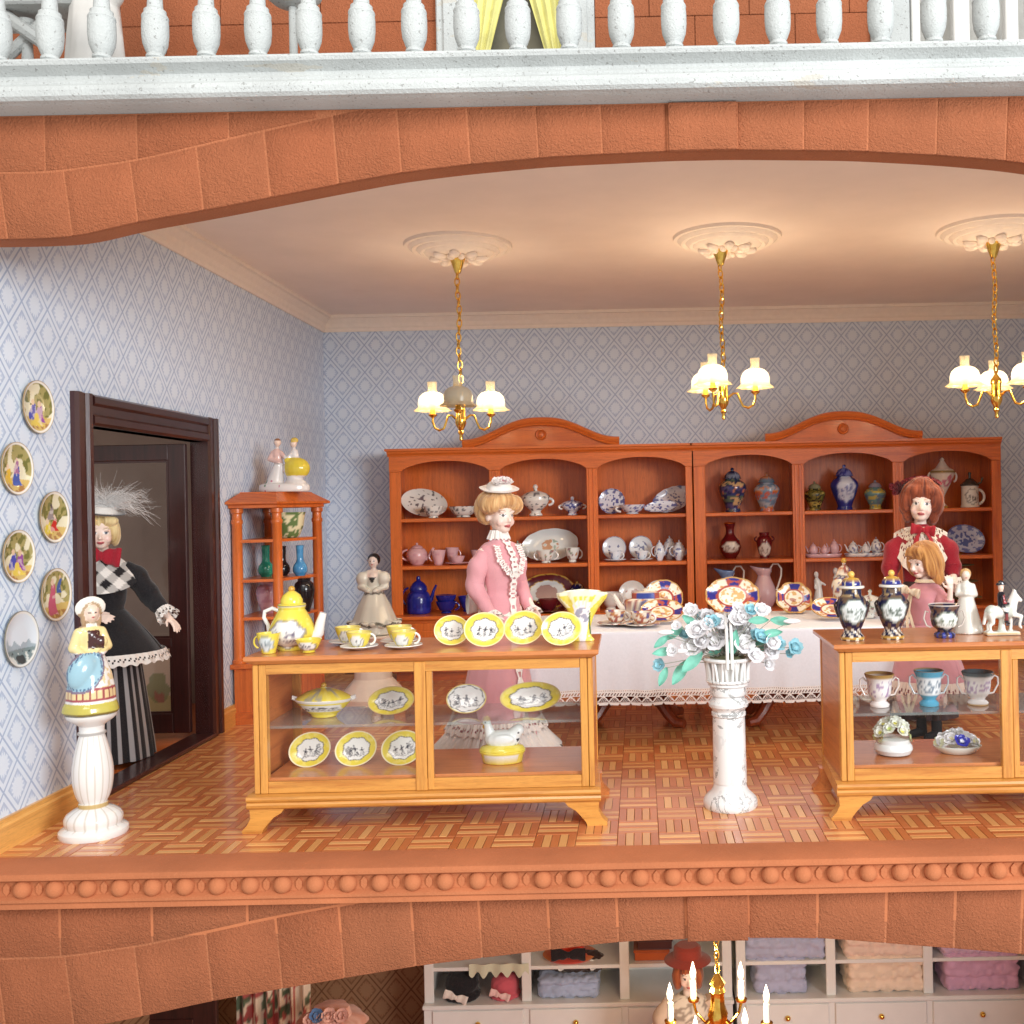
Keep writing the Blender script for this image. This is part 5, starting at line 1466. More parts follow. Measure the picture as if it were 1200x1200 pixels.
for px, D, r, roll, yaw, l, sd in ((530, 5.33, 21, 0, -4, 'leftmost yellow rimmed plate, behind its neighbour', 21), (568, 5.25, 24, 0, 2, 'second yellow rimmed plate, overlapping the leftmost', 33), (614, 5.31, 23.5, 0, 0, 'third yellow rimmed plate, right of the gap', 47), (658, 5.24, 23.5, 0, 6, 'fourth yellow rimmed plate, leaning by the fan vase', 52)):
    rr = M(r, D)
    plate(l, px, 0, D, CT_, rr, plate_paint(rr, 1, .84, seed=sd, n=2 + sd % 2, edge=S(240, 226, 170)), sy=.84, tilt=75, roll=8 if px in (614, 658) else -4, yaw=yaw, group='yellow plates standing on the counter', deep=.10)
# fan vase
t = place('fan_vase', 'yellow and white fan shaped vase with ruffled rim', 'vase', 683, 5.42, CT_)
H = M(56, 5.42); Wd = M(28, 5.42)
b = MB(); seg = 88; prof = []
lv = [(.46, 0), (.50, .03), (.36, .10), (.34, .30), (.46, .50), (.70, .70), (.98, .88), (1.02, .95)]
q = np.linspace(0, 1, 40); vs = []; fs = []
rr = np.interp(q, [z for _, z in lv], [r for r, _ in lv])
for i, v in enumerate(q):
    for k in range(seg):
        a = 2 * pi * k / seg
        w_ = rr[i] * (1 + .07 * max(0, v - .6) * 2.5 * sin(a * 9))
        vs.append((Wd * w_ * cos(a), Wd * (.34 + .05 * v) * w_ * sin(a), H * v * (1 + .06 * max(0, v - .7) * 3 * (1 - abs(cos(a)) ** 2) * 1.2)))
n_o = len(q)
fs = [(i * seg + k, i * seg + (k + 1) % seg, (i + 1) * seg + (k + 1) % seg, (i + 1) * seg + k) for i in range(n_o - 1) for k in range(seg)]
base_i = (n_o - 1) * seg
for k in range(seg):
    p_ = vs[base_i + k]; vs.append((p_[0] * .9, p_[1] * .8, p_[2] - H * .10))
fs += [(base_i + k, base_i + (k + 1) % seg, base_i + seg + (k + 1) % seg, base_i + seg + k) for k in range(seg)]
fs.append(tuple(base_i + seg + k for k in range(seg)))
def fanp(co):
    rgb = YP(6)(co); x = co[:, 0] / Wd; z = co[:, 2] / H; k = vn(co, 40, 8); f = co[:, 1] < .01
    rgb = over(rgb, (np.abs(x) < .12 + .34 * z) & (z < .86 - .3 * x * x) & f, S(232, 232, 234))
    rgb = over(rgb, (z > .70) & (np.sin(np.arctan2(x, z - .5) * 14) > .3) & f, S(238, 234, 190))
    rgb = over(rgb, (((x - .02) / .32) ** 2 + ((z - .55) / .16) ** 2 < 1) * (k > .48) * f * .8, S(136, 136, 160))
    rgb = over(rgb, (np.abs(x - .30 - .5 * (z - .4) ** 2) < .035) * (z > .15) * (z < .6) * f, S(90, 110, 60))
    return over(rgb, z > .955, S(236, 228, 200))
b.add(vs, fs).build('vase_body', MAT_GLAZE, t, paint=fanp, angle=60)

# inside the left case
SG = .519; SF = .263
gC = 'yellow printed ware inside the left case'
D = 5.36
t = place('tureen', 'oval yellow lidded tureen with gold knob on the glass shelf', 'tureen', 380, D, SG, 0, gC)
R = M(33, D); H = M(39, D)
def turp(co):
    rgb = YP(1)(co); m = (np.abs(co[:, 0]) < R * .70) & (co[:, 2] > H * .20) & (co[:, 2] < H * .42) & (co[:, 1] < 0)
    rgb = over(rgb, m, WHITE); rgb = over(rgb, motif(co[:, 0] / (R * .8), (co[:, 2] - H * .31) / (H * .13), 4, 5) * m, INK)
    return over(rgb, (co[:, 2] > H * .47) * (co[:, 2] < H * .56), S(232, 228, 220))
pot(t, scale_prof([(.40, 0), (.44, .03), (.46, .08), (.76, .28), (.96, .46), (1.03, .53), (1.0, .55)], R, H), scale_prof([(.98, .55), (.94, .60), (.60, .76), (.30, .84), (.12, .86), (.09, .90)], R, H), turp,
    lambda co: over(YP(3)(co), (vn(co, 50, 3) > .55) * (np.abs(co[:, 0]) < R * .5) * .8, S(150, 150, 150)), handle=[(R * .95, 0, H * .50), (R * 1.12, 0, H * .56), (R * 1.12, 0, H * .60), (R * .95, 0, H * .56)], hr=.008, two=True, sy=.7, seg=72, fin=(H * .94, R * .10, GOLD))
def oplate(label, px, D, z, wpx, ratio, seed, n, roll=0, rim=YEL, tilt=66, rimr=.68, yaw=0):
    r = M(wpx / 2, D); plate(label, px, 0, D, z, r, plate_paint(r, 1, ratio, rim=rim, seed=seed, n=n, rimr=rimr, edge=S(214, 190, 120)), sy=ratio, tilt=tilt, roll=roll, yaw=yaw, cat='platter', group=gC, deep=.10)
oplate('oval yellow platter at the right of the tureen', 459, 5.36, SG, 54, .62, 71, 4, 4)
oplate('oval white platter with thin gold rim on the glass shelf', 547, 5.36, SG, 47, .74, 72, 3, 0, S(226, 226, 220), rimr=.86)
oplate('large oval yellow platter at the right end of the glass shelf', 622, 5.36, SG, 71, .50, 73, 4, 3)
for px, l, sd in ((364, 'left', 81), (418, 'middle', 82), (472, 'right', 83)):
    r = M(24.5, 5.38); plate(f'{l} of three yellow rimmed plates along the case floor', px, 0, 5.38, SF - .012, r, plate_paint(r, 1, .82, seed=sd, n=3), sy=.82, tilt=70, roll=12, group=gC)
# hen on nest
t = place('hen_dish', 'white hen sitting on a yellow oval dish', 'covered dish', 589, 5.36, SF, 0, gC)
R = M(27, 5.36); H = M(19, 5.36)
MB().lathe([(R * .82, 0), (R * .86, .004), (R * .92, H * .5), (R * .98, H * .62), (R * 1.0, H * .68), (R * .96, H * .72), (R * 1.0, H * .78), (R * .9, H * .98), (R * .6, H * 1.1)], 64, sy=.7).build('nest', MAT_GLAZE, t, angle=60,
    paint=lambda co: over(over(YP(2)(co), (np.abs(co[:, 0]) < R * .72) & (co[:, 2] < H * .5) & (co[:, 2] > H * .08) & (co[:, 1] < 0), WHITE), motif(co[:, 0] / (R * .8), (co[:, 2] - H * .28) / (H * .26), 5, 5) * (co[:, 2] < H * .5) * (co[:, 1] < 0), INK))
h = R
b = MB().ell((.02 * h, 0, H * .95 + .32 * h), (.80 * h, .50 * h, .42 * h)).cap((-.48 * h, 0, H + .30 * h), (-.62 * h, 0, H + .92 * h), .28 * h, .17 * h).ell((-.66 * h, 0, H + 1.02 * h), (.19 * h, .16 * h, .18 * h))
b.cap((.42 * h, 0, H + .40 * h), (.70 * h, 0, H + .66 * h), .34 * h, .27 * h).cap((-.80 * h, 0, H + 1.0 * h), (-.94 * h, 0, H + .96 * h), .05 * h, .02 * h)
for s in (-1, 1): b.ell((.1 * h, s * .40 * h, H + .34 * h), (.46 * h, .12 * h, .22 * h))
for k in range(3): b.ell((-.74 * h + .10 * h * k, 0, H + (1.18 + .05 * (k == 1)) * h), (.06 * h, .035 * h, .10 * h))
b.ell((-.80 * h, 0, H + .84 * h), (.045 * h, .04 * h, .09 * h))
def henp(co):
    rgb = fill(co, S(232, 234, 232)); z = co[:, 2] - H; x = co[:, 0]
    rgb = over(rgb, (z > 1.12 * h) | ((z < .93 * h) & (z > .74 * h) & (x < -.755 * h)), S(226, 190, 50)); rgb = over(rgb, (x < -.83 * h) & (z > .9 * h), S(226, 180, 40))
    rgb = over(rgb, (vn(co, 60, 2) > .8) * (x > .35 * h), S(60, 60, 66))
    return over(rgb, ((x + .70 * h) ** 2 + (z - 1.04 * h) ** 2 < (.035 * h) ** 2), S(20, 20, 20))
blob_obj('hen', b, h * .035, MAT_GLAZE, t, paint=henp, smooth=2)

# ---------- right case
def navyvase(label, px, D, wpx, hpx, seed):
    t = place('lidded_vase', label, 'vase', px, D, CT_, 0, 'navy and gold lidded vases')
    R = M(wpx, D) / 2; H = M(hpx, D)
    pr = scale_prof([(.74, 0), (.78, .02), (.74, .05), (.56, .10), (.50, .145), (.60, .18), (.82, .30), (1.0, .46), (.98, .54), (.80, .62), (.60, .66), (.62, .74), (.58, .755)], R, H)
    ld = scale_prof([(.78, .755), (.82, .77), (.78, .79), (.62, .80), (.62, .84), (.46, .895), (.16, .915), (.10, .92)], R, H)
    def ex(rgb, co): 
        z = co[:, 2] / H; th = np.arctan2(co[:, 1], co[:, 0]); k = vn(co, 60, seed)
        rgb = over(rgb, (z < .16) * (np.sin(th * 8 + z * 60) > .5) * .9, S(226, 214, 196))
        rgb = over(rgb, (np.abs(z - .145) < .008) | (np.abs(z - .025) < .01), GOLD)
        return over(rgb, (z > .63) * (k > .62) * .7, S(190, 160, 110))
    def lidp(co):
        z = co[:, 2] / H; th = np.arctan2(co[:, 1], co[:, 0])
        rgb = fill(co, S(36, 42, 120)); rgb = over(rgb, z < .795, S(228, 222, 210)); rgb = over(rgb, (np.sin(th * 7) > .75) & (z > .8), S(210, 200, 170))
        return over(rgb, z > .89, GOLD)
    base = lambda co: over(fill(co, S(26, 28, 60)), (vn(co, 50, seed) > .58) * .7, S(120, 96, 70))
    pot(t, pr, ld, medallion(base, S(220, 226, 224), H * .43, R * .78, H * .17, S(90, 100, 90), seed, 4, ex), lidp, seg=80, fin=(H * .955, R * .22, S(222, 180, 90)))
    for s in (-1, 1):
        MB().tube([(s * R * .96, 0, H * .56), (s * R * 1.10, 0, H * .52), (s * R * 1.02, 0, H * .44), (s * R * .86, 0, H * .33)], R * .07, 8).build('scroll_handle', MAT_GLAZE, t, paint=flat(S(60, 44, 40)))
navyvase('navy and gold lidded vase at the left corner of the right case', 999, 5.26, 37, 80, 13)
navyvase('navy and gold lidded vase right of its twin', 1046, 5.28, 36, 80, 17)
D = 5.28
t = place('urn_cup', 'navy footed urn cup with two loop handles and a landscape', 'urn', 1107, D, CT_)
R = M(18, D); H = M(39, D)
pr = scale_prof([(.62, 0), (.68, .03), (.66, .12), (.44, .18), (.44, .22), (.78, .34), (.90, .55), (.86, .78), (1.0, .95), (1.04, .99), (.98, 1.0), (.84, .9), (.6, .86)], R, H)
pot(t, pr, None, medallion(lambda co: over(over(fill(co, S(34, 32, 60)), (vn(co, 60, 2) > .56) * .7, S(120, 90, 70)), (co[:, 2] < H * .17) & (np.sin(np.arctan2(co[:, 1], co[:, 0]) * 9) > 0), S(60, 70, 150)), S(222, 226, 222), H * .53, R * .72, H * .26, S(100, 110, 90), 6, 3, lambda rgb, co: over(rgb, co[:, 2] > H * .965, S(226, 214, 206))), None,
    handle=[(R * .88, 0, H * .30), (R * 1.16, 0, H * .36), (R * 1.34, 0, H * .58), (R * 1.22, 0, H * .80), (R * 1.02, 0, H * .76)], hp=flat(S(200, 190, 180)), hr=R * .055, two=True, seg=72)
def gcup(label, px, D, wpx, hpx, paint, hp):
    t = place('loving_cup', label, 'cup', px, D, SG, 0, 'two handled cups on the glass shelf')
    R = M(wpx, D) / 2; H = M(hpx, D)
    pr = scale_prof([(.62, 0), (.68, .04), (.60, .10), (.42, .15), (.46, .20), (.72, .34), (.80, .56), (.82, .78), (1.0, .97), (1.02, 1.0), (.95, .99), (.78, .80), (.6, .5)], R, H)
    pot(t, pr, None, paint(H, R), None, handle=[(R * .72, 0, H * .32), (R * 1.0, 0, H * .34), (R * 1.30, 0, H * .60), (R * 1.28, 0, H * .80), (R * 1.08, 0, H * .86), (R * .84, 0, H * .74)], hp=flat(hp), hr=R * .06, two=True, seg=72)
def cupA(H, R): return lambda co: over(over(fill(co, S(236, 230, 228)), (vn(co, 120, 3) > .58) * (co[:, 2] > H * .3) * (co[:, 2] < H * .8) * .8, S(150, 110, 160)), co[:, 2] > H * .86, S(176, 140, 80))
def cupB(H, R): return lambda co: over(over(over(fill(co, S(226, 230, 232)), (vn(co, 120, 5) > .55) * (co[:, 2] > H * .4) * (co[:, 2] < H * .72) * .8, S(90, 110, 130)), (co[:, 2] > H * .78) | (co[:, 2] < H * .32), S(86, 160, 190)), co[:, 2] > H * .98, GOLD)
def cupC(H, R): return lambda co: over(over(over(fill(co, S(232, 228, 226)), (vn(co, 115, 7) > .56) * (co[:, 2] > H * .38) * (co[:, 2] < H * .75) * .8, S(160, 130, 170)), co[:, 2] > H * .84, S(90, 104, 110)), co[:, 2] < H * .05, GOLD)
gcup('pink sprigged loving cup with gold rim', 1031, 5.34, 35, 39, cupA, S(226, 214, 206))
gcup('turquoise banded loving cup in the middle of the shelf', 1089, 5.34, 35, 42, cupB, S(190, 196, 200))
gcup('floral loving cup with dark grey rim', 1146, 5.34, 37, 39, cupC, S(216, 206, 200))
PET = MB().grid(lambda i, j: (lambda u, v: (.5 * u * (1 - .55 * (2 * v - 1) ** 2 * 0 - .0) * (sin(pi * min(1, v * .92 + .08)) ** .7), v, .28 * v * v + .15 * u * u))(i / 3 - 1 if False else (i - 3) / 3, j / 5), 6, 5)
PETAL = PET.mesh('petal', MAT_GLAZE, paint=flat(WHITE))
def petal_me(name, c0, c1):
    me = PETAL.copy(); me.name = name
    n = len(me.vertices); at = me.color_attributes['Col']; co = np.empty(n * 3, dtype=np.float32); me.vertices.foreach_get('co', co); co = co.reshape(-1, 3)
    out = np.ones((n, 4), dtype=np.float32); k = co[:, 1:2].clip(0, 1); out[:, :3] = np.array(c0) * (1 - k) + np.array(c1) * k
    at.data.foreach_set('color', out.ravel()); return me
def flower_mb(b, c, nrm, r, petals, rings=2, curl=.5, seed=0):
    """adds a little flower made of separate curved petals"""
    rg = random.Random(seed); q = Vector(nrm).normalized().to_track_quat('Z', 'Y'); c = Vector(c)
    for k in range(rings):
        for i in range(petals):
            a = 2 * pi * (i + .5 * k) / petals + rg.uniform(-.1, .1)
            L = r * (1 - .28 * k) * rg.uniform(.9, 1.1); up = curl + .55 * k + rg.uniform(-.1, .1)
            vs = []
            for j in range(5):
                v = j / 4
                for u in (-1, -.5, 0, .5, 1):
                    w_ = .52 * L * u * sin(pi * (.12 + .80 * v)) ** .8
                    rad = L * v * cos(up * v) ; hh = L * v * sin(up * v) * .8 + abs(u) ** 2 * .12 * L
                    vs.append(c + q @ Vector((rad * cos(a) - w_ * sin(a), rad * sin(a) + w_ * cos(a), hh + .02 * k * r)))
            b.add(vs, [(j * 5 + i2, j * 5 + i2 + 1, (j + 1) * 5 + i2 + 1, (j + 1) * 5 + i2) for j in range(4) for i2 in range(4)])
    return b
D = 5.36
t = place('flower_bowl', 'white china bowl heaped with white flowers on the case floor', 'china flowers', 1047, D, SF)
R = M(22, D)
MB().lathe([(R * .7, 0), (R * .9, .008), (R * 1.02, .03), (R * .98, .05), (R * .88, .062), (R * .9, .07), (R * .92, .085), (R * .6, .09)], 40).build('bowl', MAT_GLAZE, t, paint=flat(S(226, 230, 230)))
rg = random.Random(4)
def fpaint(c0, c1, r, c):
    cc = np.array(c)
    return lambda co: np.where((np.linalg.norm(co - cc, axis=1) < r * .35)[:, None], np.array(c0), np.array(c1))
for k in range(13):
    a = rg.uniform(0, 2 * pi); q = (k % 6) / 6 if k else 0
    rr = R * (.15 + .75 * (k / 13) ** .6); p = (rr * cos(k * 2.4), rr * sin(k * 2.4) * .8, .10 + .075 * (1 - (rr / R) ** 2))
    cc = [S(226, 214, 90), S(206, 220, 120)][k % 2]
    flower_mb(MB(), p, (p[0] * 5, p[1] * 5 - .2, .4), R * .36, 6, 2, .3, k).build('flower', MAT_GLAZE, t, paint=fpaint(cc, S(236, 236, 226), R * .36, p), recalc=False)
for s, yy in ((-1, .0), (1, .0)):
    flower_mb(MB(), (s * R * .75, -.02, .10), (s, -.2, .3), R * .6, 2, 1, .2, 3).build('leaf', MAT_GLAZE, t, paint=flat(S(206, 214, 150)), recalc=False)
t = place('flower_dish', 'low white dish of china flowers with one blue violet', 'china flowers', 1122, D, SF)
R = M(28, D)
MB().lathe([(R * .6, 0), (R * .7, .004), (R * .95, .03), (R, .04), (R * .95, .042), (.002, .02)], 40, sy=.7).build('dish', MAT_GLAZE, t, paint=flat(S(220, 224, 216)))
for k in range(9):
    p = (R * (.62 * (k / 4 - 1)), -.02 + .05 * (k % 2), .06 + .03 * (1 - abs(k / 4 - 1))); blue = k == 4
    if blue: p = (R * .05, -R * .45, .07)
    flower_mb(MB(), p, (p[0] * 3, -.5, .5), R * .33, 5, 2, .35, k + 20).build('flower', MAT_GLAZE, t, paint=fpaint(S(230, 220, 170) if not blue else S(236, 236, 236), S(228, 224, 226) if not blue else S(64, 64, 180), R * .33, p), recalc=False)
for s in (-1, 1):
    flower_mb(MB(), (s * R * .75, -.02, .06), (s, -.2, .5), R * .42, 2, 1, .2, 3).build('leaf', MAT_GLAZE, t, paint=flat(S(222, 226, 190)), recalc=False)

# ---------- whatnot shelves
wx = XL
def wn(name, label, px, D, z, prof, R, H, paint, cat='vase'):
    t = place(name, label, cat, px, D, z); pot(t, scale_prof(prof, R, H), None, paint, None); return t
IVY = lambda co: over(fill(co, S(224, 216, 176)), (vn(co, 26, 3) > .50) * (vn(co, 60, 4) > .3) * .9, S(60, 104, 40))
D = 8.02
t = wn('jardiniere', 'cream bowl painted with green ivy on the top shelf of the whatnot', 338, D, 1.386, [(.5, 0), (.62, .05), (.70, .12), (.9, .45), (1.0, .9), (1.05, 1), (.9, 1), (.8, .8), (.5, .6)], M(19, D), M(30, D), IVY, 'bowl')
BV = [(.62, 0), (.66, .03), (.95, .12), (1.0, .24), (.85, .36), (.52, .46), (.46, .55), (.50, .94), (.60, 1.0), (.45, 1.0)]
wn('bottle_vase', 'jade green bottle vase on the whatnot', 312, D, 1.086, BV, M(9, D), M(37, D), sprig_paint(S(40, 140, 116), [S(60, 160, 130)], 20, .6))
wn('bottle_vase', 'sky blue bottle vase on the whatnot', 352, D + .04, 1.086, BV, M(8.5, D), M(36, D), sprig_paint(S(70, 140, 190), [S(90, 160, 206)], 20, .6))
wn('bottle_vase', 'black bottle vase behind the centre column of the whatnot', 331, D + .1, 1.086, BV, M(9, D), M(35, D), flat(S(30, 28, 30)))
PV = [(.50, 0), (.54, .03), (.60, .12), (.9, .42), (1.0, .66), (.88, .84), (.56, .92), (.66, 1.0), (.5, 1.0)]
wn('vase', 'mottled pink baluster vase on the whatnot', 314, D - .02, .801, PV, M(13, D), M(37, D), sprig_paint(S(206, 166, 176), [S(190, 140, 156)], 22, .52))
wn('vase', 'glossy black baluster vase on the whatnot', 357, D + .03, .801, PV, M(12, D), M(40, D), flat(S(26, 24, 28)))

# ================================================================== DOLLS
def rotm(yaw=0, tilt=0, lean=0):
    return Matrix.Rotation(radians(yaw), 3, 'Z') @ Matrix.Rotation(radians(lean), 3, 'Y') @ Matrix.Rotation(radians(tilt), 3, 'X')
def hand(b, w, d, side, nrm, k=1.0, curl=.35):
    w = Vector(w); d = Vector(d).normalized(); n = Vector(nrm); n = (n - d * n.dot(d)).normalized()
    s = Vector(side); s = (s - d * s.dot(d) - n * s.dot(n)).normalized()
    b.cap(w - d * .02 * k, w + d * .02 * k, .019 * k, .021 * k)
    for q in (-.018, -.006, .006, .018): b.cap(w + d * .015 * k + s * q * .8 * k, w + d * .066 * k + s * q * k, .013 * k, .0125 * k, 10)
    for q, L in ((-.024, .050), (-.008, .064), (.008, .070), (.024, .062)):
        p0 = w + d * .064 * k + s * q * k; m = p0 + (d + s * q * 7 + n * curl * .5).normalized() * L * .5 * k
        e = m + (d + s * q * 8 + n * curl * 1.7).normalized() * L * .5 * k
        b.cap(p0, m, .0095 * k, .0088 * k, 10).cap(m, e, .0088 * k, .0068 * k, 10)
    t0 = w + d * .018 * k + s * .018 * k; t1 = t0 + (d * .55 + s * .75 + n * .25).normalized() * .038 * k
    b.cap(t0, t1, .0115 * k, .0098 * k, 10).cap(t1, t1 + (d * .95 + s * .3 + n * .35).normalized() * .03 * k, .0098 * k, .0075 * k, 10)
NECK = Vector((0, -.005, 1.43))
def doll(label, loc, yaw, k, head, arms, hs=1.0, skin=SKIN, legs=None, iris=S(60, 50, 46), brow=S(130, 100, 80), lip=S(186, 92, 92), head_off=0):
    """porcelain lady: one continuous bisque body; clothes and hair are added as children"""
    t = thing('porcelain_doll', label, 'doll', loc, radians(yaw)); t.scale = (k, k, k)
    b = MB(); Rh = rotm(*head)
    b.ell((0, .0, 1.12), (.125, .085, .20)).ell((0, -.02, 1.22), (.118, .090, .10)).cap((0, 0, 1.0), (0, 0, .90), .095, .135)
    b.cap((-.115, .005, 1.30), (.115, .005, 1.30), .040, .040).cap((0, .005, 1.30), NECK + Rh @ Vector((0, .01, .03)), .050, .041)
    for s in (-1, 1):
        b.cap((s * .08, 0, .90), (s * .08, 0, .50), .088, .060).cap((s * .08, 0, .50), (s * .08, .01, .09), .056, .036).cap((s * .08, .01, .05), (s * .085, -.12, .03), .036, .026)
    for s, (el, wr, hd, sd, nr) in zip((-1, 1), arms):
        b.cap((s * .135, .005, 1.295), el, .040, .033).cap(el, wr, .032, .022)
        hand(b, wr, hd, sd, nr)
    H = lambda x, y, z: NECK + Rh @ (Vector((x, y, z)) * hs)
    def he(c, r): b.ell(H(*c), tuple(v * hs for v in r), 20, 14, Rh)
    he((0, .015, .125), (.076, .090, .102)); he((0, -.028, .088), (.064, .060, .088)); he((0, -.050, .026), (.032, .034, .026)); he((0, -.01, .05), (.055, .055, .05))
    for s in (-1, 1):
        he((s * .034, -.058, .064), (.026, .022, .026)); he((s * .076, .012, .09), (.010, .02, .028)); he((s * .031, -.070, .126), (.024, .014, .010))
    b.cap(H(0, -.080, .108), H(0, -.101, .074), .007 * hs, .0115 * hs); he((0, -.088, .067), (.016, .012, .008))
    he((0, -.086, .047), (.018, .010, .0055)); he((0, -.084, .038), (.015, .010, .0055))
    RT = np.array(Rh.transposed())
    def paint(co):
        p = (co - np.array(NECK)) @ RT.T / hs
        x, y, z = p[:, 0], p[:, 1], p[:, 2]; f = y < -.03; ax = np.abs(x)
        rgb = fill(co, skin)
        bl = np.exp(-(((ax - .040) / .020) ** 2 + ((z - .064) / .016) ** 2)) * f
        rgb = over(rgb, bl * .32, S(224, 140, 132))
        e = ((ax - .0315) / .0160) ** 2 + ((z - .104) / .0078) ** 2
        rgb = over(rgb, (e < 1) & f, S(236, 234, 230))
        rgb = over(rgb, (((ax - .0315) / .0078) ** 2 + ((z - .1045) / .0082) ** 2 < 1) & f, iris)
        rgb = over(rgb, (e > .9) & (e < 1.5) & (z > .107) & f, S(104, 80, 70))
        rgb = over(rgb, (np.abs(z - .127 - .006 * np.cos((ax - .034) * 70)) < .0032) * (ax > .014) * (ax < .054) * f * .5, brow)
        rgb = over(rgb, ((x / .021) ** 2 + ((z - .043) / .0098) ** 2 < 1) & (y < -.05), lip)
        return over(rgb, (np.abs(z - .0425) < .0018) & (ax < .019) & (y < -.05), S(120, 50, 52))
    lp = paint
    if legs: lp = lambda co: over(paint(co), co[:, 2] < .62, legs)
    blob_obj('body', b, .0062, MAT_BISQUE, t, paint=lp, smooth=2)
    return t, H, Rh
def hair(t, H, Rh, hs, parts, c, c2, freq=34, seed=1, name='hair'):
    b = MB()
    for q in parts:
        if len(q) == 2: b.ell(H(*q[0]), tuple(v * hs for v in q[1]), 20, 14, Rh)
        else: b.cap(H(*q[0]), H(*q[1]), q[2] * hs, q[3] * hs)
    RT = np.array(Rh.transposed())
    def loc(co): return (np.asarray(co, dtype=np.float64) - np.array(NECK)) @ RT.T / hs
    def strand(co):
        p = loc(co); a = np.arctan2(p[:, 0], -(p[:, 1] - .02)); r = np.sqrt(p[:, 0] ** 2 + (p[:, 1] - .02) ** 2)
        q = np.stack([a * 7, p[:, 2] * 5 + r * 6, r * 7], 1)
        s_ = vn(q, freq / 26, seed) * .5 + vn(q, freq / 11, seed + 3) * .5
        return np.clip((s_ - .5) * 1.9 + .5, 0, 1)
    def warp(co): return (strand(co) - .5) * .011
    def paint(co):
        s_ = strand(co)[:, None]; return np.array(c2) * (1 - s_) + np.array(c) * s_
    return blob_obj(name, b, .0075, MAT_HAIR_T, t, paint=paint, smooth=2, warp=warp)
def skirt(name, t, z0, z1, r0, r1, folds, amp, paint, mat=None, sy=.92, off=(0, 0), bell=1.5, seg=120, rows=26, ph=0.0):
    def fn(i, j):
        a = 2 * pi * i / seg; v = j / rows; r = r0 + (r1 - r0) * (1 - (1 - v) ** bell)
        f = 1 + amp * v ** .8 * (sin(a * folds + ph + .6 * sin(a * 3)) * .7 + .3 * sin(a * folds * 1.7 + 1))
        return (off[0] * v + r * f * cos(a), off[1] * v + r * f * sin(a) * sy, z0 + (z1 - z0) * v)
    return MB().grid(fn, seg, rows).build(name, mat or MAT_DRESS, t, paint=paint, angle=80)
def ruffle(name, t, z0, z1, r0, r1, n, amp, paint, sy=.92, off=(0, 0), holes=True, seg=420, rows=6):
    def fn(i, j):
        a = 2 * pi * i / seg; v = j / rows; r = r0 + (r1 - r0) * v + amp * (.3 + v) * sin(a * n) + amp * .4 * sin(a * n * 2.3)
        zz = z0 + (z1 - z0) * v * (1 - .10 * cos(a * n * 1.5))
        return (off[0] + r * cos(a), off[1] + r * sin(a) * sy, zz)
    keep = (lambda i, j: not (j in (2, 3) and (i // 2 + j) % 3 == 0)) if holes else None
    return MB().grid(fn, seg, rows, keep=keep).build(name, MAT_DRESS, t, paint=paint, recalc=False, angle=80)
def crumple(o, amp=.012, scale=16, seed=3):
    """soft random folds pressed into a cloth mesh"""
    me = o.data; n = len(me.vertices); co = np.empty(n * 3, dtype=np.float32); no = np.empty(n * 3, dtype=np.float32)
    me.vertices.foreach_get('co', co); me.vertices.foreach_get('normal', no); co = co.reshape(-1, 3).astype(np.float64); no = no.reshape(-1, 3)
    q = co * np.array([1, 1, .55])
    co = co + no * ((vn(q, scale, seed) * .65 + vn(q, scale * 2.3, seed + 1) * .35 - .5) * amp)[:, None]
    me.vertices.foreach_set('co', co.astype(np.float32).ravel()); me.update(); return o
def loft(name, t, rings, paint, seg=48, mat=None, fold=None):
    """rings: (centre, rx, ry)"""
    rs_ = []
    for k in range(len(rings) - 1):
        (c0_, a0_, b0_), (c1_, a1_, b1_) = rings[k], rings[k + 1]
        for f in (0, .25, .5, .75): rs_.append((tuple(p_ + (q_ - p_) * f for p_, q_ in zip(c0_, c1_)), a0_ + (a1_ - a0_) * f, b0_ + (b1_ - b0_) * f))
    rings = rs_ + [rings[-1]]
    b = MB(); vs = []; n = len(rings)
    for q, (c, rx, ry) in enumerate(rings):
        for i in range(seg):
            a = 2 * pi * i / seg; f = 1 + (fold(a, q / (n - 1)) if fold else 0)
            vs.append((c[0] + rx * f * cos(a), c[1] + ry * f * sin(a), c[2]))
    b.add(vs, [(q * seg + i, q * seg + (i + 1) % seg, (q + 1) * seg + (i + 1) % seg, (q + 1) * seg + i) for q in range(n - 1) for i in range(seg)])
    return crumple(b.build(name, mat or MAT_DRESS, t, paint=paint, angle=80), .012, 22)
def sleeve(t, pts, rs, paint, name='sleeve', mat=None):
    P = [Vector(p) for p in pts]; q = np.linspace(0, len(P) - 1, 34)
    pp = []; rr = []
    for v in q:
        i = min(int(v), len(P) - 2); f = v - i; f2 = f * f * (3 - 2 * f)
        pp.append(P[i].lerp(P[i + 1], f)); rr.append((rs[i] * (1 - f2) + rs[i + 1] * f2) * (1 + .035 * sin(v * 7)))
    return crumple(MB().tube(pp, rr, 28).build(name, mat or MAT_DRESS, t, paint=paint, angle=80), .020, 20, 5)
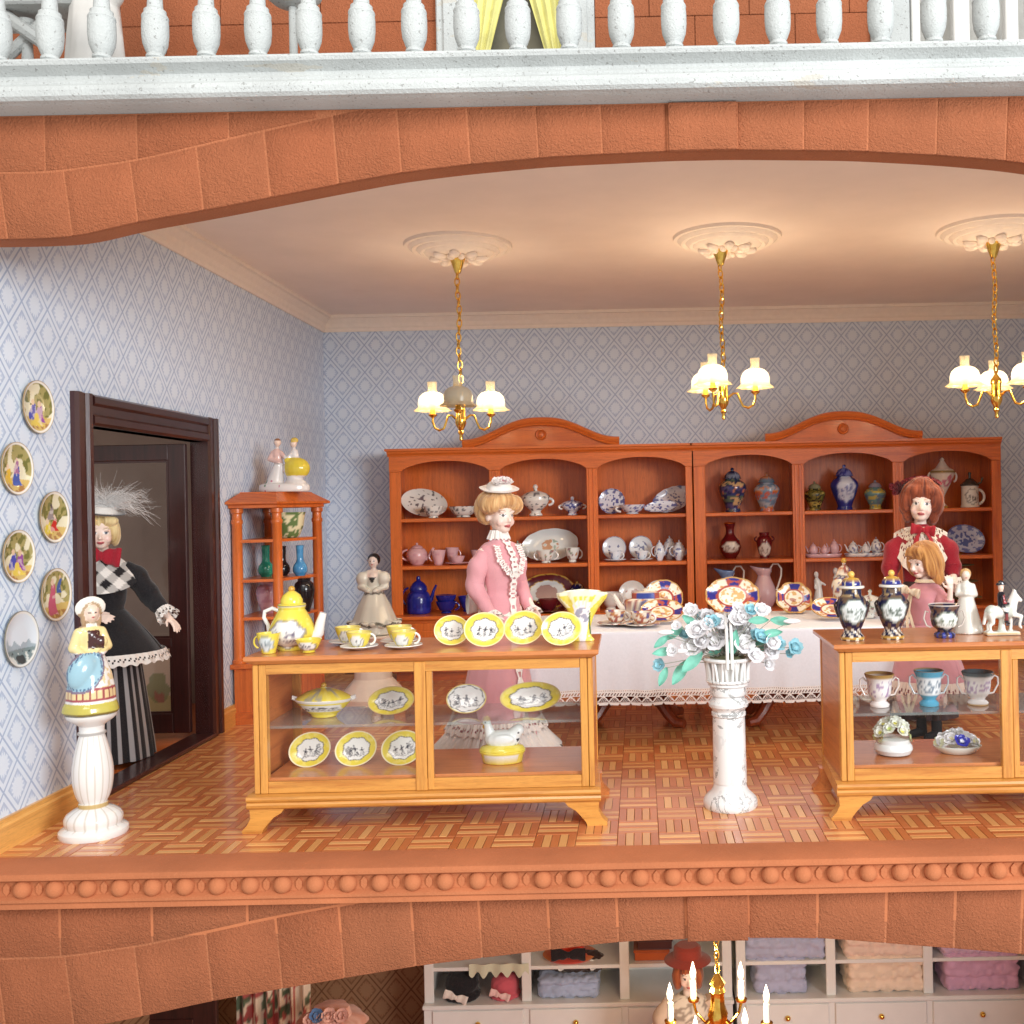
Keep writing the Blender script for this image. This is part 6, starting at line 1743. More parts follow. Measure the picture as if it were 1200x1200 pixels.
def strip_lace(name, t, path, w, nrm, paint, seed=1, amp=.006):
    """a gathered ribbon of lace along a path"""
    P = [Vector(p) for p in path]; n = 60; nr = Vector(nrm).normalized(); pts = []
    for k in range(n + 1):
        v = k / n * (len(P) - 1); i = min(int(v), len(P) - 2); pts.append(P[i].lerp(P[i + 1], v - i))
    def fn(i, j):
        d = (pts[min(i + 1, n)] - pts[max(i - 1, 0)]).normalized(); s = d.cross(nr).normalized()
        wv = w * (1 + .25 * sin(i * 1.9)) ; u = (j / 4 - .5)
        return pts[i] + s * u * wv + nr * (amp * sin(i * 1.3 + j * .9) + .004 * (1 - abs(2 * u)))
    return MB().grid(fn, n, 4, keep=lambda i, j: not (j in (1, 2) and i % 3 == 0)).build(name, MAT_DRESS, t, paint=paint, recalc=False, angle=80)
def bow(name, t, c, w, h, paint, rot=None, mat=None):
    R_ = rot or Matrix.Identity(3); b = MB(); c = Vector(c)
    for s in (-1, 1):
        def fn(i, j):
            u = i / 8; a = 2 * pi * j / 12
            r = h * (.25 + .75 * sin(pi * min(1, u * .62 + .05)) )
            return c + R_ @ Vector((s * w * u, -.012 + .4 * r * .5 * cos(a) - .01 * sin(u * 9), r * .6 * sin(a) * (1 + .1 * sin(u * 8))))
        b.grid(fn, 8, 12)
    b.ell(c + R_ @ Vector((0, -.02, 0)), (w * .16, h * .2, h * .30), 10, 6)
    return b.build(name, mat or MAT_DRESS, t, paint=paint, angle=80)

# ---- the lady in pink between the case and the table
PK = S(220, 158, 164)
def pinkcloth(co): return over(fill(co, PK), (vn(co, 9, 3) > .5) * .25, S(206, 138, 146))
LACEC = flat(S(236, 230, 224))
p = (X(586, 6.70, 1.0), 6.70, 0)
YAW = 48
pk, H, Rh = doll('lady doll in pink dress and flowered white hat behind the left counter case', p, YAW, 1.0, (-4, 4, 0),
    (((-.185, .03, 1.08), (-.165, -.10, .90), (.15, -.6, -.8), (.5, -.5, 0), (1, .3, 0)), ((.185, .02, 1.08), (.17, -.13, .92), (-.1, -.7, -.6), (-.5, -.5, 0), (-1, .3, 0))), 1.12)
hair(pk, H, Rh, 1.12, [((0, .03, .178), (.115, .118, .072)), ((0, -.05, .186), (.09, .048, .044)), ((-.08, -.01, .162), (.055, .078, .058)), ((.08, -.01, .162), (.055, .078, .058)), ((0, .115, .135), (.09, .065, .09)), ((-.055, .06, .10), (.045, .06, .06)), ((.055, .06, .10), (.045, .06, .06))], S(230, 190, 136), S(178, 124, 74), 40, 2)
hb = MB().lathe([(.001, -.004), (.085, -.004), (.125, .006), (.128, .012), (.085, .010), (.075, .035), (.06, .05), (.001, .055)], 40, fold=lambda a, k: 1 + .03 * sin(a * 6))
hat = hb.build('hat', MAT_DRESS, pk, H(.0, .01, .248), paint=LACEC); hat.rotation_euler = (Rh @ rotm(0, 8, -6)).to_euler()
for k in range(5):
    q = ((-.05 + .022 * k), -.035 + .012 * (k % 2), .055)
    flower_mb(MB(), q, (q[0], -.5, .8), .042, 6, 2, .5, k).build('hat_flower', MAT_DRESS, hat, paint=flat(S(238, 230, 226) if k != 3 else S(206, 140, 150)), recalc=False)
loft('bodice', pk, [((0, 0, .99), .122, .100), ((0, 0, 1.04), .114, .094), ((0, -.005, 1.12), .128, .104), ((0, -.015, 1.20), .145, .122), ((0, -.01, 1.27), .152, .113), ((0, 0, 1.325), .156, .088), ((0, 0, 1.350), .128, .076), ((0, 0, 1.372), .072, .062), ((0, -.002, 1.40), .056, .054), ((0, -.002, 1.425), .052, .05)], pinkcloth, fold=lambda a, k: .012 * sin(a * 10) * (1 - k))
skirt('skirt', pk, 1.01, .05, .125, .35, 9, .05, pinkcloth, sy=.95, off=(0, .06), bell=.62)
ruffle('hem_frill', pk, .15, .012, .310, .425, 30, .014, LACEC, sy=.95, off=(0, .06), holes=False)
ruffle('hem_frill', pk, .225, .150, .296, .335, 34, .010, LACEC, sy=.95, off=(0, .06))
for s in (-1, 1):
    sleeve(pk, [(s * .125, 0, 1.305), (s * .160, .015, 1.22), (s * .185, .03, 1.09), (s * .175, -.05, .98), (s * .166, -.10, .92)], [.045, .066, .060, .046, .036], pinkcloth)
    o = ruffle('cuff', pk, 0, -.05, .044, .062, 9, .005, LACEC, sy=1, seg=90, rows=5); o.location = (s * .166, -.105, .915); o.rotation_euler = (radians(-45), 0, 0)
o = ruffle('lace_collar', pk, 1.445, 1.385, .056, .075, 12, .006, LACEC, sy=.95, seg=120, rows=5, holes=False)
strip_lace('lace_trim', pk, [(-.09, -.085, 1.35), (-.10, -.125, 1.26), (-.05, -.150, 1.18), (.0, -.145, 1.15)], .045, (0, -1, .2), LACEC)
strip_lace('lace_trim', pk, [(.09, -.085, 1.35), (.10, -.125, 1.26), (.05, -.150, 1.18), (.0, -.145, 1.15)], .045, (0, -1, .2), LACEC)
strip_lace('lace_jabot', pk, [(0, -.07, 1.38), (0, -.14, 1.28), (0, -.158, 1.19), (0, -.135, 1.08), (0, -.125, 1.0), (0, -.148, .8), (0, -.178, .52), (0, -.235, .22)], .05, (0, -1, .15), LACEC)
for a in (-1.0, 1.25, 2.6):
    pts = [(r_ * cos(a + d) , r_ * sin(a + d) * .95 + .05, z) for d, z, r_ in ((.12, .34, .265), (.05, .25, .30), (0, .16, .335))]
    strip_lace('ribbon_streamer', pk, pts, .035, (cos(a), sin(a), 0), LACEC)
bow('bustle_bow', pk, (0, .16, .96), .13, .11, LACEC, rotm(180))

# ---- red haired lady behind the girl
RC = S(146, 20, 36)
p = (X(1079, 7.42, 1.2), 7.42, 0)
KR = 1.0
rd, H, Rh = doll('red haired lady doll in crimson blouse with wide cream lace collar', p, -8, KR, (-6, -2, 4),
    (((-.215, -.02, 1.06), (-.22, -.20, .90), (.1, -.7, .5), (.6, .2, .4), (.8, 0, -.5)), ((.215, -.02, 1.06), (.20, -.22, .96), (-.2, -.6, .6), (-.6, 0, .4), (-.8, 0, -.5))), 1.20, iris=S(50, 44, 44), brow=S(140, 90, 70))
hair(rd, H, Rh, 1.20, [((0, .035, .168), (.132, .115, .090)), ((0, .02, .215), (.08, .08, .055)), ((-.090, .01, .12), (.044, .075, .09)), ((.090, .01, .12), (.044, .075, .09)), ((-.05, -.035, .178), (.05, .044, .040)), ((.05, -.035, .178), (.05, .044, .040)), ((-.066, -.035, .13), (.026, .035, .055)), ((.066, -.035, .13), (.026, .035, .055)), ((0, .09, .10), (.11, .075, .11)), ((-.075, .015, .04), (.030, .05, .055)), ((.075, .015, .04), (.030, .05, .055))], S(158, 80, 48), S(84, 34, 22), 40, 5)
b = MB(); rg = random.Random(6)
for k in range(26):
    a = -1.15 + 1.9 * k / 25; q = H(.136 * sin(a), .02 + .012 * (k % 2), .168 + .090 * cos(a))
    flower_mb(b, q, (sin(a), -.6, cos(a)), .030, 5, 1, .5, k)
for k in range(12):
    q = H(-.15 + rg.uniform(-.03, .03), -.01 + rg.uniform(-.02, .02), .185 + rg.uniform(-.035, .035)); flower_mb(b, q, (-.5, -.8, .2), .028, 5, 2, .5, k)
b.build('flower_wreath', MAT_DRESS, rd, paint=lambda co: over(fill(co, S(122, 24, 34)), (vn(co, 60, 3) > .6) * .6, S(84, 18, 26)), recalc=False)
loft('bodice', rd, [((0, 0, .99), .122, .095), ((0, -.01, 1.14), .138, .110), ((0, -.02, 1.22), .150, .122), ((0, -.01, 1.29), .152, .108), ((0, 0, 1.33), .138, .078), ((0, 0, 1.37), .070, .062), ((0, 0, 1.41), .055, .055)], flat(RC))
for s in (-1, 1):
    sleeve(rd, [(s * .125, 0, 1.30), (s * .180, .0, 1.23), (s * .215, -.015, 1.10), (s * .216, -.06, 1.03)], [.048, .078, .070, .044], flat(RC))
skirt('skirt', rd, 1.0, .03, .124, .24, 10, .04, flat(S(58, 34, 32)))
# the collar: a broad horseshoe of pierced lace lying on the shoulders
def colr(i, j):
    a = -2.5 + 5.0 * i / 110; v = j / 12; r0 = .066; 
    rx = r0 + .125 * v * (1 + .04 * sin(i * .9)); cf = max(0, cos(a)); dz = -.30 * v * cf ** .7 - .05 * v * v
    return (rx * sin(a), -.012 - (.062 + .035 * v + .075 * min(1, v * 2.2) * cf) * cos(a) - .02 * cf, 1.392 + dz)
MB().grid(colr, 110, 12, keep=lambda i, j: not ((i * 7 + j * 5 + (i // 4) * 3) % 9 < 2 and 1 < j < 10)).build('lace_collar', MAT_DRESS, rd, paint=flat(S(226, 212, 196)), recalc=False, angle=80)
bow('neck_bow', rd, (0, -.125, 1.372), .085, .065, flat(S(160, 24, 38)), rotm(0, 0, 8))
for s in (-1, 1):
    b = MB().tube([(s * .02, -.13, 1.36), (s * .05, -.165, 1.31), (s * .06, -.185, 1.26)], [.012, .02, .022], 8, flat=.3); b.build('bow_tail', MAT_DRESS, rd, paint=flat(S(160, 24, 38)))
    o = ruffle('cuff', rd, 0, -.05, .05, .066, 9, .005, flat(S(230, 218, 204)), sy=1, seg=90, rows=5); o.location = (s * .216, -.06, 1.03)

# ---- little girl, amber hair, turned to the left
p = (X(1085, 6.85, .9), 6.85, 0)
KG = 0.755
gl, H, Rh = doll('girl doll with amber hair and pale pink dress in front of the red haired lady', p, -52, KG, (-8, 14, 0),
    (((-.24, -.02, 1.08), (-.22, -.16, .94), (.2, -.8, -.3), (.5, 0, .5), (.8, 0, -.4)), ((.255, -.03, 1.10), (.30, -.06, 1.32), (.05, -.15, 1), (-.5, -.6, 0), (-.6, .4, 0))), 1.28, legs=S(44, 30, 30), iris=S(70, 60, 60))
hair(gl, H, Rh, 1.28, [((0, .03, .155), (.105, .11, .085)), ((-.075, .02, .09), (.045, .085, .11)), ((.075, .02, .09), (.045, .085, .11)), ((0, .095, .07), (.095, .055, .13)), ((0, -.045, .190), (.075, .045, .036)), ((-.02, -.075, .172), (.045, .022, .018)), ((-.07, .05, -.01), (.04, .05, .07)), ((.07, .05, -.01), (.04, .05, .07))], S(206, 150, 86), S(140, 84, 38), 36, 8)
GP = lambda co: over(fill(co, S(204, 140, 146)), (vn(co, 8, 2) > .5) * .25, S(190, 122, 130))
loft('bodice', gl, [((0, 0, .93), .145, .115), ((0, -.01, 1.12), .150, .118), ((0, -.02, 1.22), .165, .125), ((0, -.01, 1.29), .172, .112), ((0, 0, 1.34), .14, .085), ((0, 0, 1.38), .066, .06)], GP)
skirt('skirt', gl, 1.0, .42, .15, .36, 9, .05, GP)
ruffle('hem_lace', gl, .53, .37, .375, .425, 26, .012, flat(S(226, 206, 192)))
for s in (-1, 1):
    e = (-.24, -.02, 1.08) if s < 0 else (.255, -.03, 1.10)
    w = (-.22, -.12, .98) if s < 0 else (.285, -.05, 1.24)
    sleeve(gl, [(s * .12, 0, 1.30), (s * .18, -.005, 1.22), e, w], [.045, .070, .06, .036], GP)
bow('ribbon_bow', gl, (-.04, -.15, 1.30), .10, .07, flat(S(232, 214, 186)), rotm(0, 0, 12))
for k, (x, z) in enumerate(((-.10, .78), (-.02, .74), (.05, .80))):
    pth = [(-.04, -.155, 1.29), (-.05 + x * .3, -.20, 1.12), (x, -.235, .98), (x * 1.2, -.285, z)]
    b = MB().grid(lambda i, j, P=pth: (lambda v: tuple(np.array([np.interp(v, [0, .33, .66, 1], [q[c] for q in P]) for c in range(3)]) + np.array([(j - .5) * .032, 0.004 * sin(i), .004 * sin(i * .8)])))(i / 20), 20, 1)
    b.build('ribbon_streamer', MAT_DRESS, gl, paint=flat(S(232, 214, 186)), recalc=False)
loft('bonnet_strap', gl, [((0, 0, 1.372), .10, .085), ((0, 0, 1.385), .092, .08), ((0, 0, 1.40), .08, .07)], flat(S(230, 208, 176)))
MB().grid(lambda i, j: (-.17 + .34 * i / 14 * .9, -.16 - .1 * j / 10 - .02 * sin(i * .6), 1.18 - .46 * j / 10), 14, 10).build('yellow_sash', MAT_DRESS, gl, paint=flat(S(206, 160, 84)), recalc=False) if False else None
for s in (-1, 1):
    MB().cap((s * .08, .02, .035), (s * .085, -.13, .03), .044, .034).cap((s * .08, .01, .14), (s * .08, .01, .05), .046, .046).build('boot', MAT_BLACK, gl)

# ---- lady in black in the doorway
p = (-3.475, 6.60, 0.0)
BK = S(24, 23, 27)
bl, H, Rh = doll('lady doll in black jacket and striped skirt standing in the doorway', p, 22, .965, (2, 4, 0),
    (((-.23, -.05, 1.08), (-.03, -.24, 1.00), (.8, -.5, -.1), (0, -.4, .8), (0, .6, -.6)), ((.29, .04, 1.10), (.40, -.08, .955), (.55, -.45, -.6), (-.4, -.6, .3), (-.5, .3, -.6))), 1.05, iris=S(70, 80, 96), brow=S(180, 160, 120), lip=S(196, 90, 96))
hair(bl, H, Rh, 1.05, [((0, .03, .155), (.098, .10, .075)), ((-.075, .01, .10), (.034, .07, .085)), ((.075, .01, .10), (.034, .07, .085)), ((0, .09, .10), (.09, .05, .10)), ((-.05, -.05, .178), (.05, .032, .03)), ((.05, -.05, .178), (.05, .032, .03))], S(232, 212, 160), S(190, 160, 104), 36, 3)
hb = MB().lathe([(.001, -.004), (.10, -.004), (.15, .01), (.155, .016), (.10, .014), (.085, .05), (.001, .06)], 40)
hat = hb.build('hat', MAT_DRESS, bl, H(.0, .02, .225), paint=lambda co: over(fill(co, S(232, 228, 222)), np.sqrt(co[:, 0] ** 2 + co[:, 1] ** 2) > .135, BK)); hat.rotation_euler = (Rh @ rotm(0, 6, 8)).to_euler()
b = MB(); rg = random.Random(12)
for k in range(520):
    a = rg.uniform(-.6, 3.2); L = rg.uniform(.08, .30); up = rg.uniform(.1, 1.5)
    d = Vector((cos(a), -.4 * abs(sin(a)) * .5 + rg.uniform(-.3, .3), up)).normalized(); q = Vector((.0 + rg.uniform(-.04, .07), -.03, .05))
    pts = [q + d * L * v + Vector((.05 * v * v * cos(a) + .012 * sin(v * 5 + k), .012 * sin(v * 4 + k * 2.1), -.11 * v ** 2.2 * L / .2 * rg.uniform(.2, 1.0))) for v in np.linspace(0, 1, 6)]
    b.tube(pts, [.0010, .0010, .0009, .0008, .0006, .0004], 3, cap=False)
b.build('feather_plume', MAT_DRESS, hat, paint=flat(S(236, 234, 232)), recalc=False)
flower_mb(MB(), (-.09, -.09, .06), (0, -1, .4), .04, 6, 2, .5, 3).build('hat_flower', MAT_DRESS, hat, paint=flat(S(190, 60, 80)), recalc=False)
loft('jacket', bl, [((0, 0, .97), .150, .120), ((0, 0, 1.03), .128, .102), ((0, -.01, 1.13), .148, .116), ((0, -.02, 1.21), .150, .125), ((0, -.01, 1.28), .150, .110), ((0, 0, 1.325), .135, .078), ((0, 0, 1.37), .065, .06)], flat(BK))
sleeve(bl, [(-.125, 0, 1.30), (-.185, -.02, 1.20), (-.215, -.06, 1.09), (-.13, -.17, 1.03), (-.07, -.22, 1.01)], [.048, .072, .064, .052, .045], flat(BK))
sleeve(bl, [(.125, 0, 1.30), (.20, .02, 1.23), (.275, .04, 1.11), (.335, -.02, 1.03), (.375, -.055, .99)], [.048, .074, .066, .054, .044], flat(BK))
for (c, rx) in (((-.06, -.222, 1.01), (radians(0), radians(-62), 0)), ((.375, -.055, .99), (radians(-30), radians(-38), 0))):
    o = ruffle('lace_cuff', bl, .02, -.055, .052, .070, 9, .006, LACEC, sy=1, seg=90, rows=5); o.location = c; o.rotation_euler = rx
def chk(co):
    u = (co[:, 0] + co[:, 2]) / .075; v = (co[:, 0] - co[:, 2]) / .075
    a = (np.floor(u) % 2 == 0); c = (np.floor(v) % 2 == 0)
    return over(over(fill(co, S(228, 224, 218)), (a ^ c) * .45, S(60, 58, 60)), a & c, BK)
MB().grid(lambda i, j: (lambda a, v: ((.062 + .155 * v) * sin(a) * 1.05, -.012 - (.062 + .05 * v + .065 * min(1, 2 * v) * max(0, cos(a))) * cos(a), 1.392 - .08 * v - .075 * v * v - .10 * v * max(0, cos(a))))(-2.6 + 5.2 * i / 140, j / 34), 140, 34).build('checked_cape', MAT_DRESS, bl, paint=chk, angle=80)
bow('neck_bow', bl, (.01, -.125, 1.385), .115, .105, flat(S(160, 26, 44)), rotm(0, 0, 8))
skirt('peplum', bl, 1.02, .70, .13, .335, 5, .05, flat(BK), off=(.03, .0), bell=1.25, rows=14)
ruffle('peplum_lace', bl, .745, .675, .345, .372, 22, .006, LACEC, off=(.03, 0))
def strp(co):
    a = np.arctan2(co[:, 1], co[:, 0]); return over(fill(co, S(32, 31, 35)), np.sin(a * 26 + .4 * np.sin(a * 9)) > .25, S(168, 166, 168))
skirt('striped_skirt', bl, .86, .035, .20, .30, 13, .035, strp, seg=420, off=(0, .0), bell=1.1)

# ================================================================== CHINA FIGURINES
def lady_prims(b, H, bust=.62, arms=True):
    b.lathe([(.001, 0), (.30 * H, 0), (.305 * H, .02 * H), (.27 * H, .16 * H), (.20 * H, .34 * H), (.11 * H, .52 * H), (.085 * H, .57 * H), (.001, .58 * H)], 40, fold=lambda a, k: 1 + .04 * sin(a * 9) * (1 - k))
    b.cap((0, 0, .55 * H), (0, 0, .68 * H), .075 * H, .095 * H).cap((-.06 * H, 0, .73 * H), (.06 * H, 0, .73 * H), .06 * H, .06 * H).cap((0, 0, .74 * H), (0, 0, .82 * H), .035 * H, .03 * H)
    b.ell((0, -.005 * H, .89 * H), (.062 * H, .068 * H, .082 * H)).ell((0, -.07 * H, .875 * H), (.012 * H, .012 * H, .016 * H), 8, 6)
    if arms:
        for s in (-1, 1): b.cap((s * .10 * H, 0, .72 * H), (s * .15 * H, -.03 * H, .58 * H), .048 * H, .05 * H).cap((s * .15 * H, -.03 * H, .58 * H), (s * .04 * H, -.13 * H, .53 * H), .042 * H, .03 * H)
    return b
def facep(rgb, co, H, c=(0, 0), hz=.89):
    x = co[:, 0] / H; y = co[:, 1] / H; z = co[:, 2] / H - hz
    f = y < -.03
    rgb = over(rgb, (((np.abs(x) - .024) / .011) ** 2 + ((z - .005) / .007) ** 2 < 1) & f, S(60, 50, 50))
    return over(rgb, ((x / .014) ** 2 + ((z + .035) / .006) ** 2 < 1) & f, S(190, 90, 90))
# bonnet lady on the fluted pedestal
D = 5.13; Hh = .575
t = thing('figurine', 'china lady in bonnet with blue apron and painted border on the fluted pedestal', 'figurine', (FP_LOC[0], D, .609), radians(46))
b = MB().lathe([(.001, 0), (.215 * Hh, 0), (.225 * Hh, .02 * Hh), (.215 * Hh, .07 * Hh), (.19 * Hh, .11 * Hh), (.001, .11 * Hh)], 40, fold=lambda a, k: 1 + .03 * sin(a * 5))
b.lathe([(.001, .08 * Hh), (.195 * Hh, .09 * Hh), (.19 * Hh, .2 * Hh), (.165 * Hh, .34 * Hh), (.11 * Hh, .50 * Hh), (.075 * Hh, .57 * Hh), (.001, .58 * Hh)], 40, fold=lambda a, k: 1 + .035 * sin(a * 9) * (1 - k))
b.cap((0, 0, .55 * Hh), (0, -.01 * Hh, .67 * Hh), .068 * Hh, .08 * Hh).cap((-.05 * Hh, 0, .71 * Hh), (.05 * Hh, 0, .71 * Hh), .052 * Hh, .052 * Hh).cap((0, 0, .72 * Hh), (.005 * Hh, -.015 * Hh, .80 * Hh), .034 * Hh, .03 * Hh)
b.ell((.006 * Hh, -.03 * Hh, .865 * Hh), (.060 * Hh, .066 * Hh, .080 * Hh)).ell((.008 * Hh, -.096 * Hh, .85 * Hh), (.011 * Hh, .012 * Hh, .016 * Hh), 8, 6)
b.ell((0, .05 * Hh, .91 * Hh), (.082 * Hh, .09 * Hh, .082 * Hh)).ell((0, -.022 * Hh, .912 * Hh), (.128 * Hh, .024 * Hh, .108 * Hh), 24, 12, rotm(0, 14)).ell((-.058 * Hh, -.025 * Hh, .81 * Hh), (.024 * Hh, .026 * Hh, .06 * Hh)).ell((.066 * Hh, -.025 * Hh, .81 * Hh), (.024 * Hh, .026 * Hh, .06 * Hh))
b.cap((-.09 * Hh, 0, .70 * Hh), (-.13 * Hh, .01 * Hh, .57 * Hh), .045 * Hh, .045 * Hh).cap((-.13 * Hh, .0, .57 * Hh), (-.07 * Hh, -.09 * Hh, .50 * Hh), .038 * Hh, .028 * Hh)
b.cap((.09 * Hh, 0, .70 * Hh), (.13 * Hh, -.02 * Hh, .57 * Hh), .045 * Hh, .045 * Hh).cap((.13 * Hh, -.02 * Hh, .57 * Hh), (.05 * Hh, -.12 * Hh, .52 * Hh), .038 * Hh, .028 * Hh)
b.ell((-.085 * Hh, -.07 * Hh, .37 * Hh), (.125 * Hh, .095 * Hh, .17 * Hh), 20, 14, rotm(0, 0, 18)).ell((.06 * Hh, -.09 * Hh, .62 * Hh), (.055 * Hh, .03 * Hh, .05 * Hh))
def bonp(co):
    x, y, z = co[:, 0] / Hh, co[:, 1] / Hh, co[:, 2] / Hh; th = np.arctan2(y, x)
    rgb = fill(co, S(232, 228, 222))
    rgb = over(rgb, z < .10, S(190, 178, 84)); rgb = over(rgb, z < .02, S(130, 116, 60))
    band = (z > .13) & (z < .22)
    rgb = over(rgb, band, S(226, 200, 150)); rgb = over(rgb, band & (np.sin(th * 22) > .75), S(150, 70, 70)); rgb = over(rgb, (np.abs(z - .13) < .012) | (np.abs(z - .222) < .010), S(160, 80, 84))
    hs_ = (z > .23) & (z < .40) & (x > .0) & (y < 0) & (vn(co, 70, 3) > .5); rgb = over(rgb, hs_ * .8, S(220, 190, 130))
    ap = ((x + .085 - .3 * (z - .37)) / .150) ** 2 + ((z - .375) / .185) ** 2
    rgb = over(rgb, (ap < 1), S(150, 186, 200)); rgb = over(rgb, (ap > .80) & (ap < 1.0), S(126, 110, 130)); rgb = over(rgb, (ap > .62) & (ap < .78) & (np.sin(th * 40) > 0), S(86, 110, 140))
    rgb = over(rgb, (z > .53) & (z < .76), S(228, 208, 150)); rgb = over(rgb, (z > .56) & (z < .72) & (np.abs(x - .02) < .06) & (y < -.05), S(70, 40, 40))
    fc = ((x - .006) / .07) ** 2 + ((z - .86) / .085) ** 2
    rgb = over(rgb, z > .75, S(228, 224, 214)); rgb = over(rgb, (fc < 1.5) & (y < -.02) & (z > .78), S(176, 150, 120)); rgb = over(rgb, (z < .87) & (z > .745) & (np.abs(x - .004) > .045) & (y < .0) & (np.abs(x) < .1), S(166, 136, 104)); rgb = over(rgb, (fc < .85) & (y < -.04), S(228, 202, 184))
    return facep(rgb, co, Hh, hz=.868)
blob_obj('figure', b, .0058, MAT_GLAZE, t, paint=bonp, smooth=2)
# white lady with black hair on a white plinth
D = 8.5
pz = W(438, 742, D).z
t = thing('plinth', 'white fluffy edged plinth under the black haired china lady', 'pedestal', (X(437, D, .4), D, 0))
MB().lathe([(.26, 0), (.27, .05), (.22, .12), (.15, .20), (.14, .5), (.16, pz - .12), (.24, pz - .07), (.25, pz - .005)], 48, fold=lambda a, k: 1 + .05 * abs(sin(a * 7)) * abs(sin(k * 21))).build('plinth_body', MAT_PLASTER, t)
Hh = W(438, 648, D).z - pz
t = thing('figurine', 'tall china lady with black hair in white frilled gown by the hutch', 'figurine', (X(438, D, 1.0), D, pz + .002))
b = lady_prims(MB(), Hh)
for k in range(18):
    a = 2 * pi * k / 18; b.ell((.295 * Hh * cos(a), .295 * Hh * sin(a), .13 * Hh + .015 * Hh * sin(k * 2)), (.05 * Hh, .05 * Hh, .03 * Hh), 10, 6)
for s in (-1, 1): b.ell((s * .13 * Hh, -.02 * Hh, .68 * Hh), (.085 * Hh, .08 * Hh, .09 * Hh))
b.ell((0, .03 * Hh, .915 * Hh), (.082 * Hh, .075 * Hh, .080 * Hh))
def blkp(co):
    x, y, z = co[:, 0] / Hh, co[:, 1] / Hh, co[:, 2] / Hh; k = vn(co, 40, 2)
    rgb = fill(co, S(216, 214, 202)); th = np.arctan2(y, x)
    rgb = over(rgb, (np.abs(z - .125 - .02 * np.sin(th * 9)) < .018) * (k > .35) * .9, S(84, 86, 78)); rgb = over(rgb, (np.abs(z - .50 - .01 * np.sin(th * 9)) < .012) * .8, S(100, 100, 92))
    rgb = over(rgb, (np.abs(x) < .05 * np.clip((z - .62) / .08, 0, 1)) & (z > .62) & (z < .70) & (y < 0), S(50, 50, 50))
    fc = (x / .066) ** 2 + ((z - .875) / .082) ** 2
    rgb = over(rgb, (z > .80) & (fc > .8) , S(24, 24, 28)); rgb = over(rgb, (z > .70) & (z < .82) & (np.abs(x) < .07), S(226, 210, 200)); rgb = over(rgb, (fc < .9) & (y < -.02), S(228, 212, 204))
    return facep(rgb, co, Hh)
blob_obj('figure', b, .0075, MAT_GLAZE, t, paint=blkp, smooth=2)
# white lady figurine on the right case
D = 5.45; Hh = M(74, D)
t = thing('figurine', 'plain white china lady with blonde hair standing on the right case', 'figurine', (X(1133, D, .9), D, CT_), radians(-12))
b = MB().lathe([(.001, 0), (.26 * Hh, 0), (.25 * Hh, .06 * Hh), (.17 * Hh, .36 * Hh), (.10 * Hh, .60 * Hh), (.001, .62 * Hh)], 36, fold=lambda a, k: 1 + .05 * sin(a * 7) * (1 - k))
b.cap((0, 0, .58 * Hh), (0, 0, .72 * Hh), .09 * Hh, .10 * Hh).cap((0, 0, .74 * Hh), (0, 0, .86 * Hh), .04 * Hh, .035 * Hh).ell((0, 0, .91 * Hh), (.075 * Hh, .075 * Hh, .09 * Hh)).ell((0, .03 * Hh, .93 * Hh), (.09 * Hh, .08 * Hh, .09 * Hh))
for s in (-1, 1): b.cap((s * .10 * Hh, 0, .74 * Hh), (s * .14 * Hh, -.03 * Hh, .60 * Hh), .045 * Hh, .04 * Hh).cap((s * .14 * Hh, -.03 * Hh, .60 * Hh), (s * .02 * Hh, -.12 * Hh, .62 * Hh), .035 * Hh, .03 * Hh)
def wlp(co):
    x, y, z = co[:, 0] / Hh, co[:, 1] / Hh, co[:, 2] / Hh; fc = (x / .065) ** 2 + ((z - .90) / .085) ** 2
    rgb = fill(co, S(222, 218, 208)); rgb = over(rgb, (z > .82), S(206, 160, 104)); rgb = over(rgb, (fc < .9) & (y < -.02) & (z > .8), S(226, 200, 182))
    return facep(rgb, co, Hh, hz=.905)
blob_obj('figure', b, .006, MAT_GLAZE, t, paint=wlp, smooth=2)
# soldier on a white horse
D = 5.32
t = thing('horse_rider', 'white china horse with a rider in black cocked hat on the right case', 'figurine', (X(1174, D, .9), D, CT_))
h = M(66, D) / .98
b = MB().box(-.30 * h, .30 * h, -.11 * h, .11 * h, 0, .07 * h, .02 * h)
b.ell((-.02 * h, 0, .40 * h), (.22 * h, .10 * h, .115 * h)).ell((-.17 * h, 0, .40 * h), (.12 * h, .105 * h, .13 * h)).ell((.14 * h, 0, .42 * h), (.11 * h, .095 * h, .12 * h))
b.cap((.17 * h, 0, .46 * h), (.24 * h, 0, .67 * h), .10 * h, .062 * h).cap((.23 * h, 0, .69 * h), (.335 * h, 0, .60 * h), .060 * h, .036 * h)
for s in (-1, 1): b.cap((.22 * h, s * .03 * h, .74 * h), (.21 * h, s * .035 * h, .80 * h), .018 * h, .008 * h)
for s in (-1, 1):
    b.cap((-.20 * h, s * .06 * h, .36 * h), (-.17 * h, s * .06 * h, .22 * h), .07 * h, .04 * h).cap((-.17 * h, s * .06 * h, .22 * h), (-.23 * h, s * .06 * h, .17 * h), .035 * h, .03 * h).cap((-.23 * h, s * .06 * h, .17 * h), (-.21 * h, s * .06 * h, .06 * h), .028 * h, .03 * h)
b.cap((.16 * h, .05 * h, .36 * h), (.18 * h, .05 * h, .20 * h), .05 * h, .032 * h).cap((.18 * h, .05 * h, .20 * h), (.17 * h, .05 * h, .06 * h), .03 * h, .03 * h)
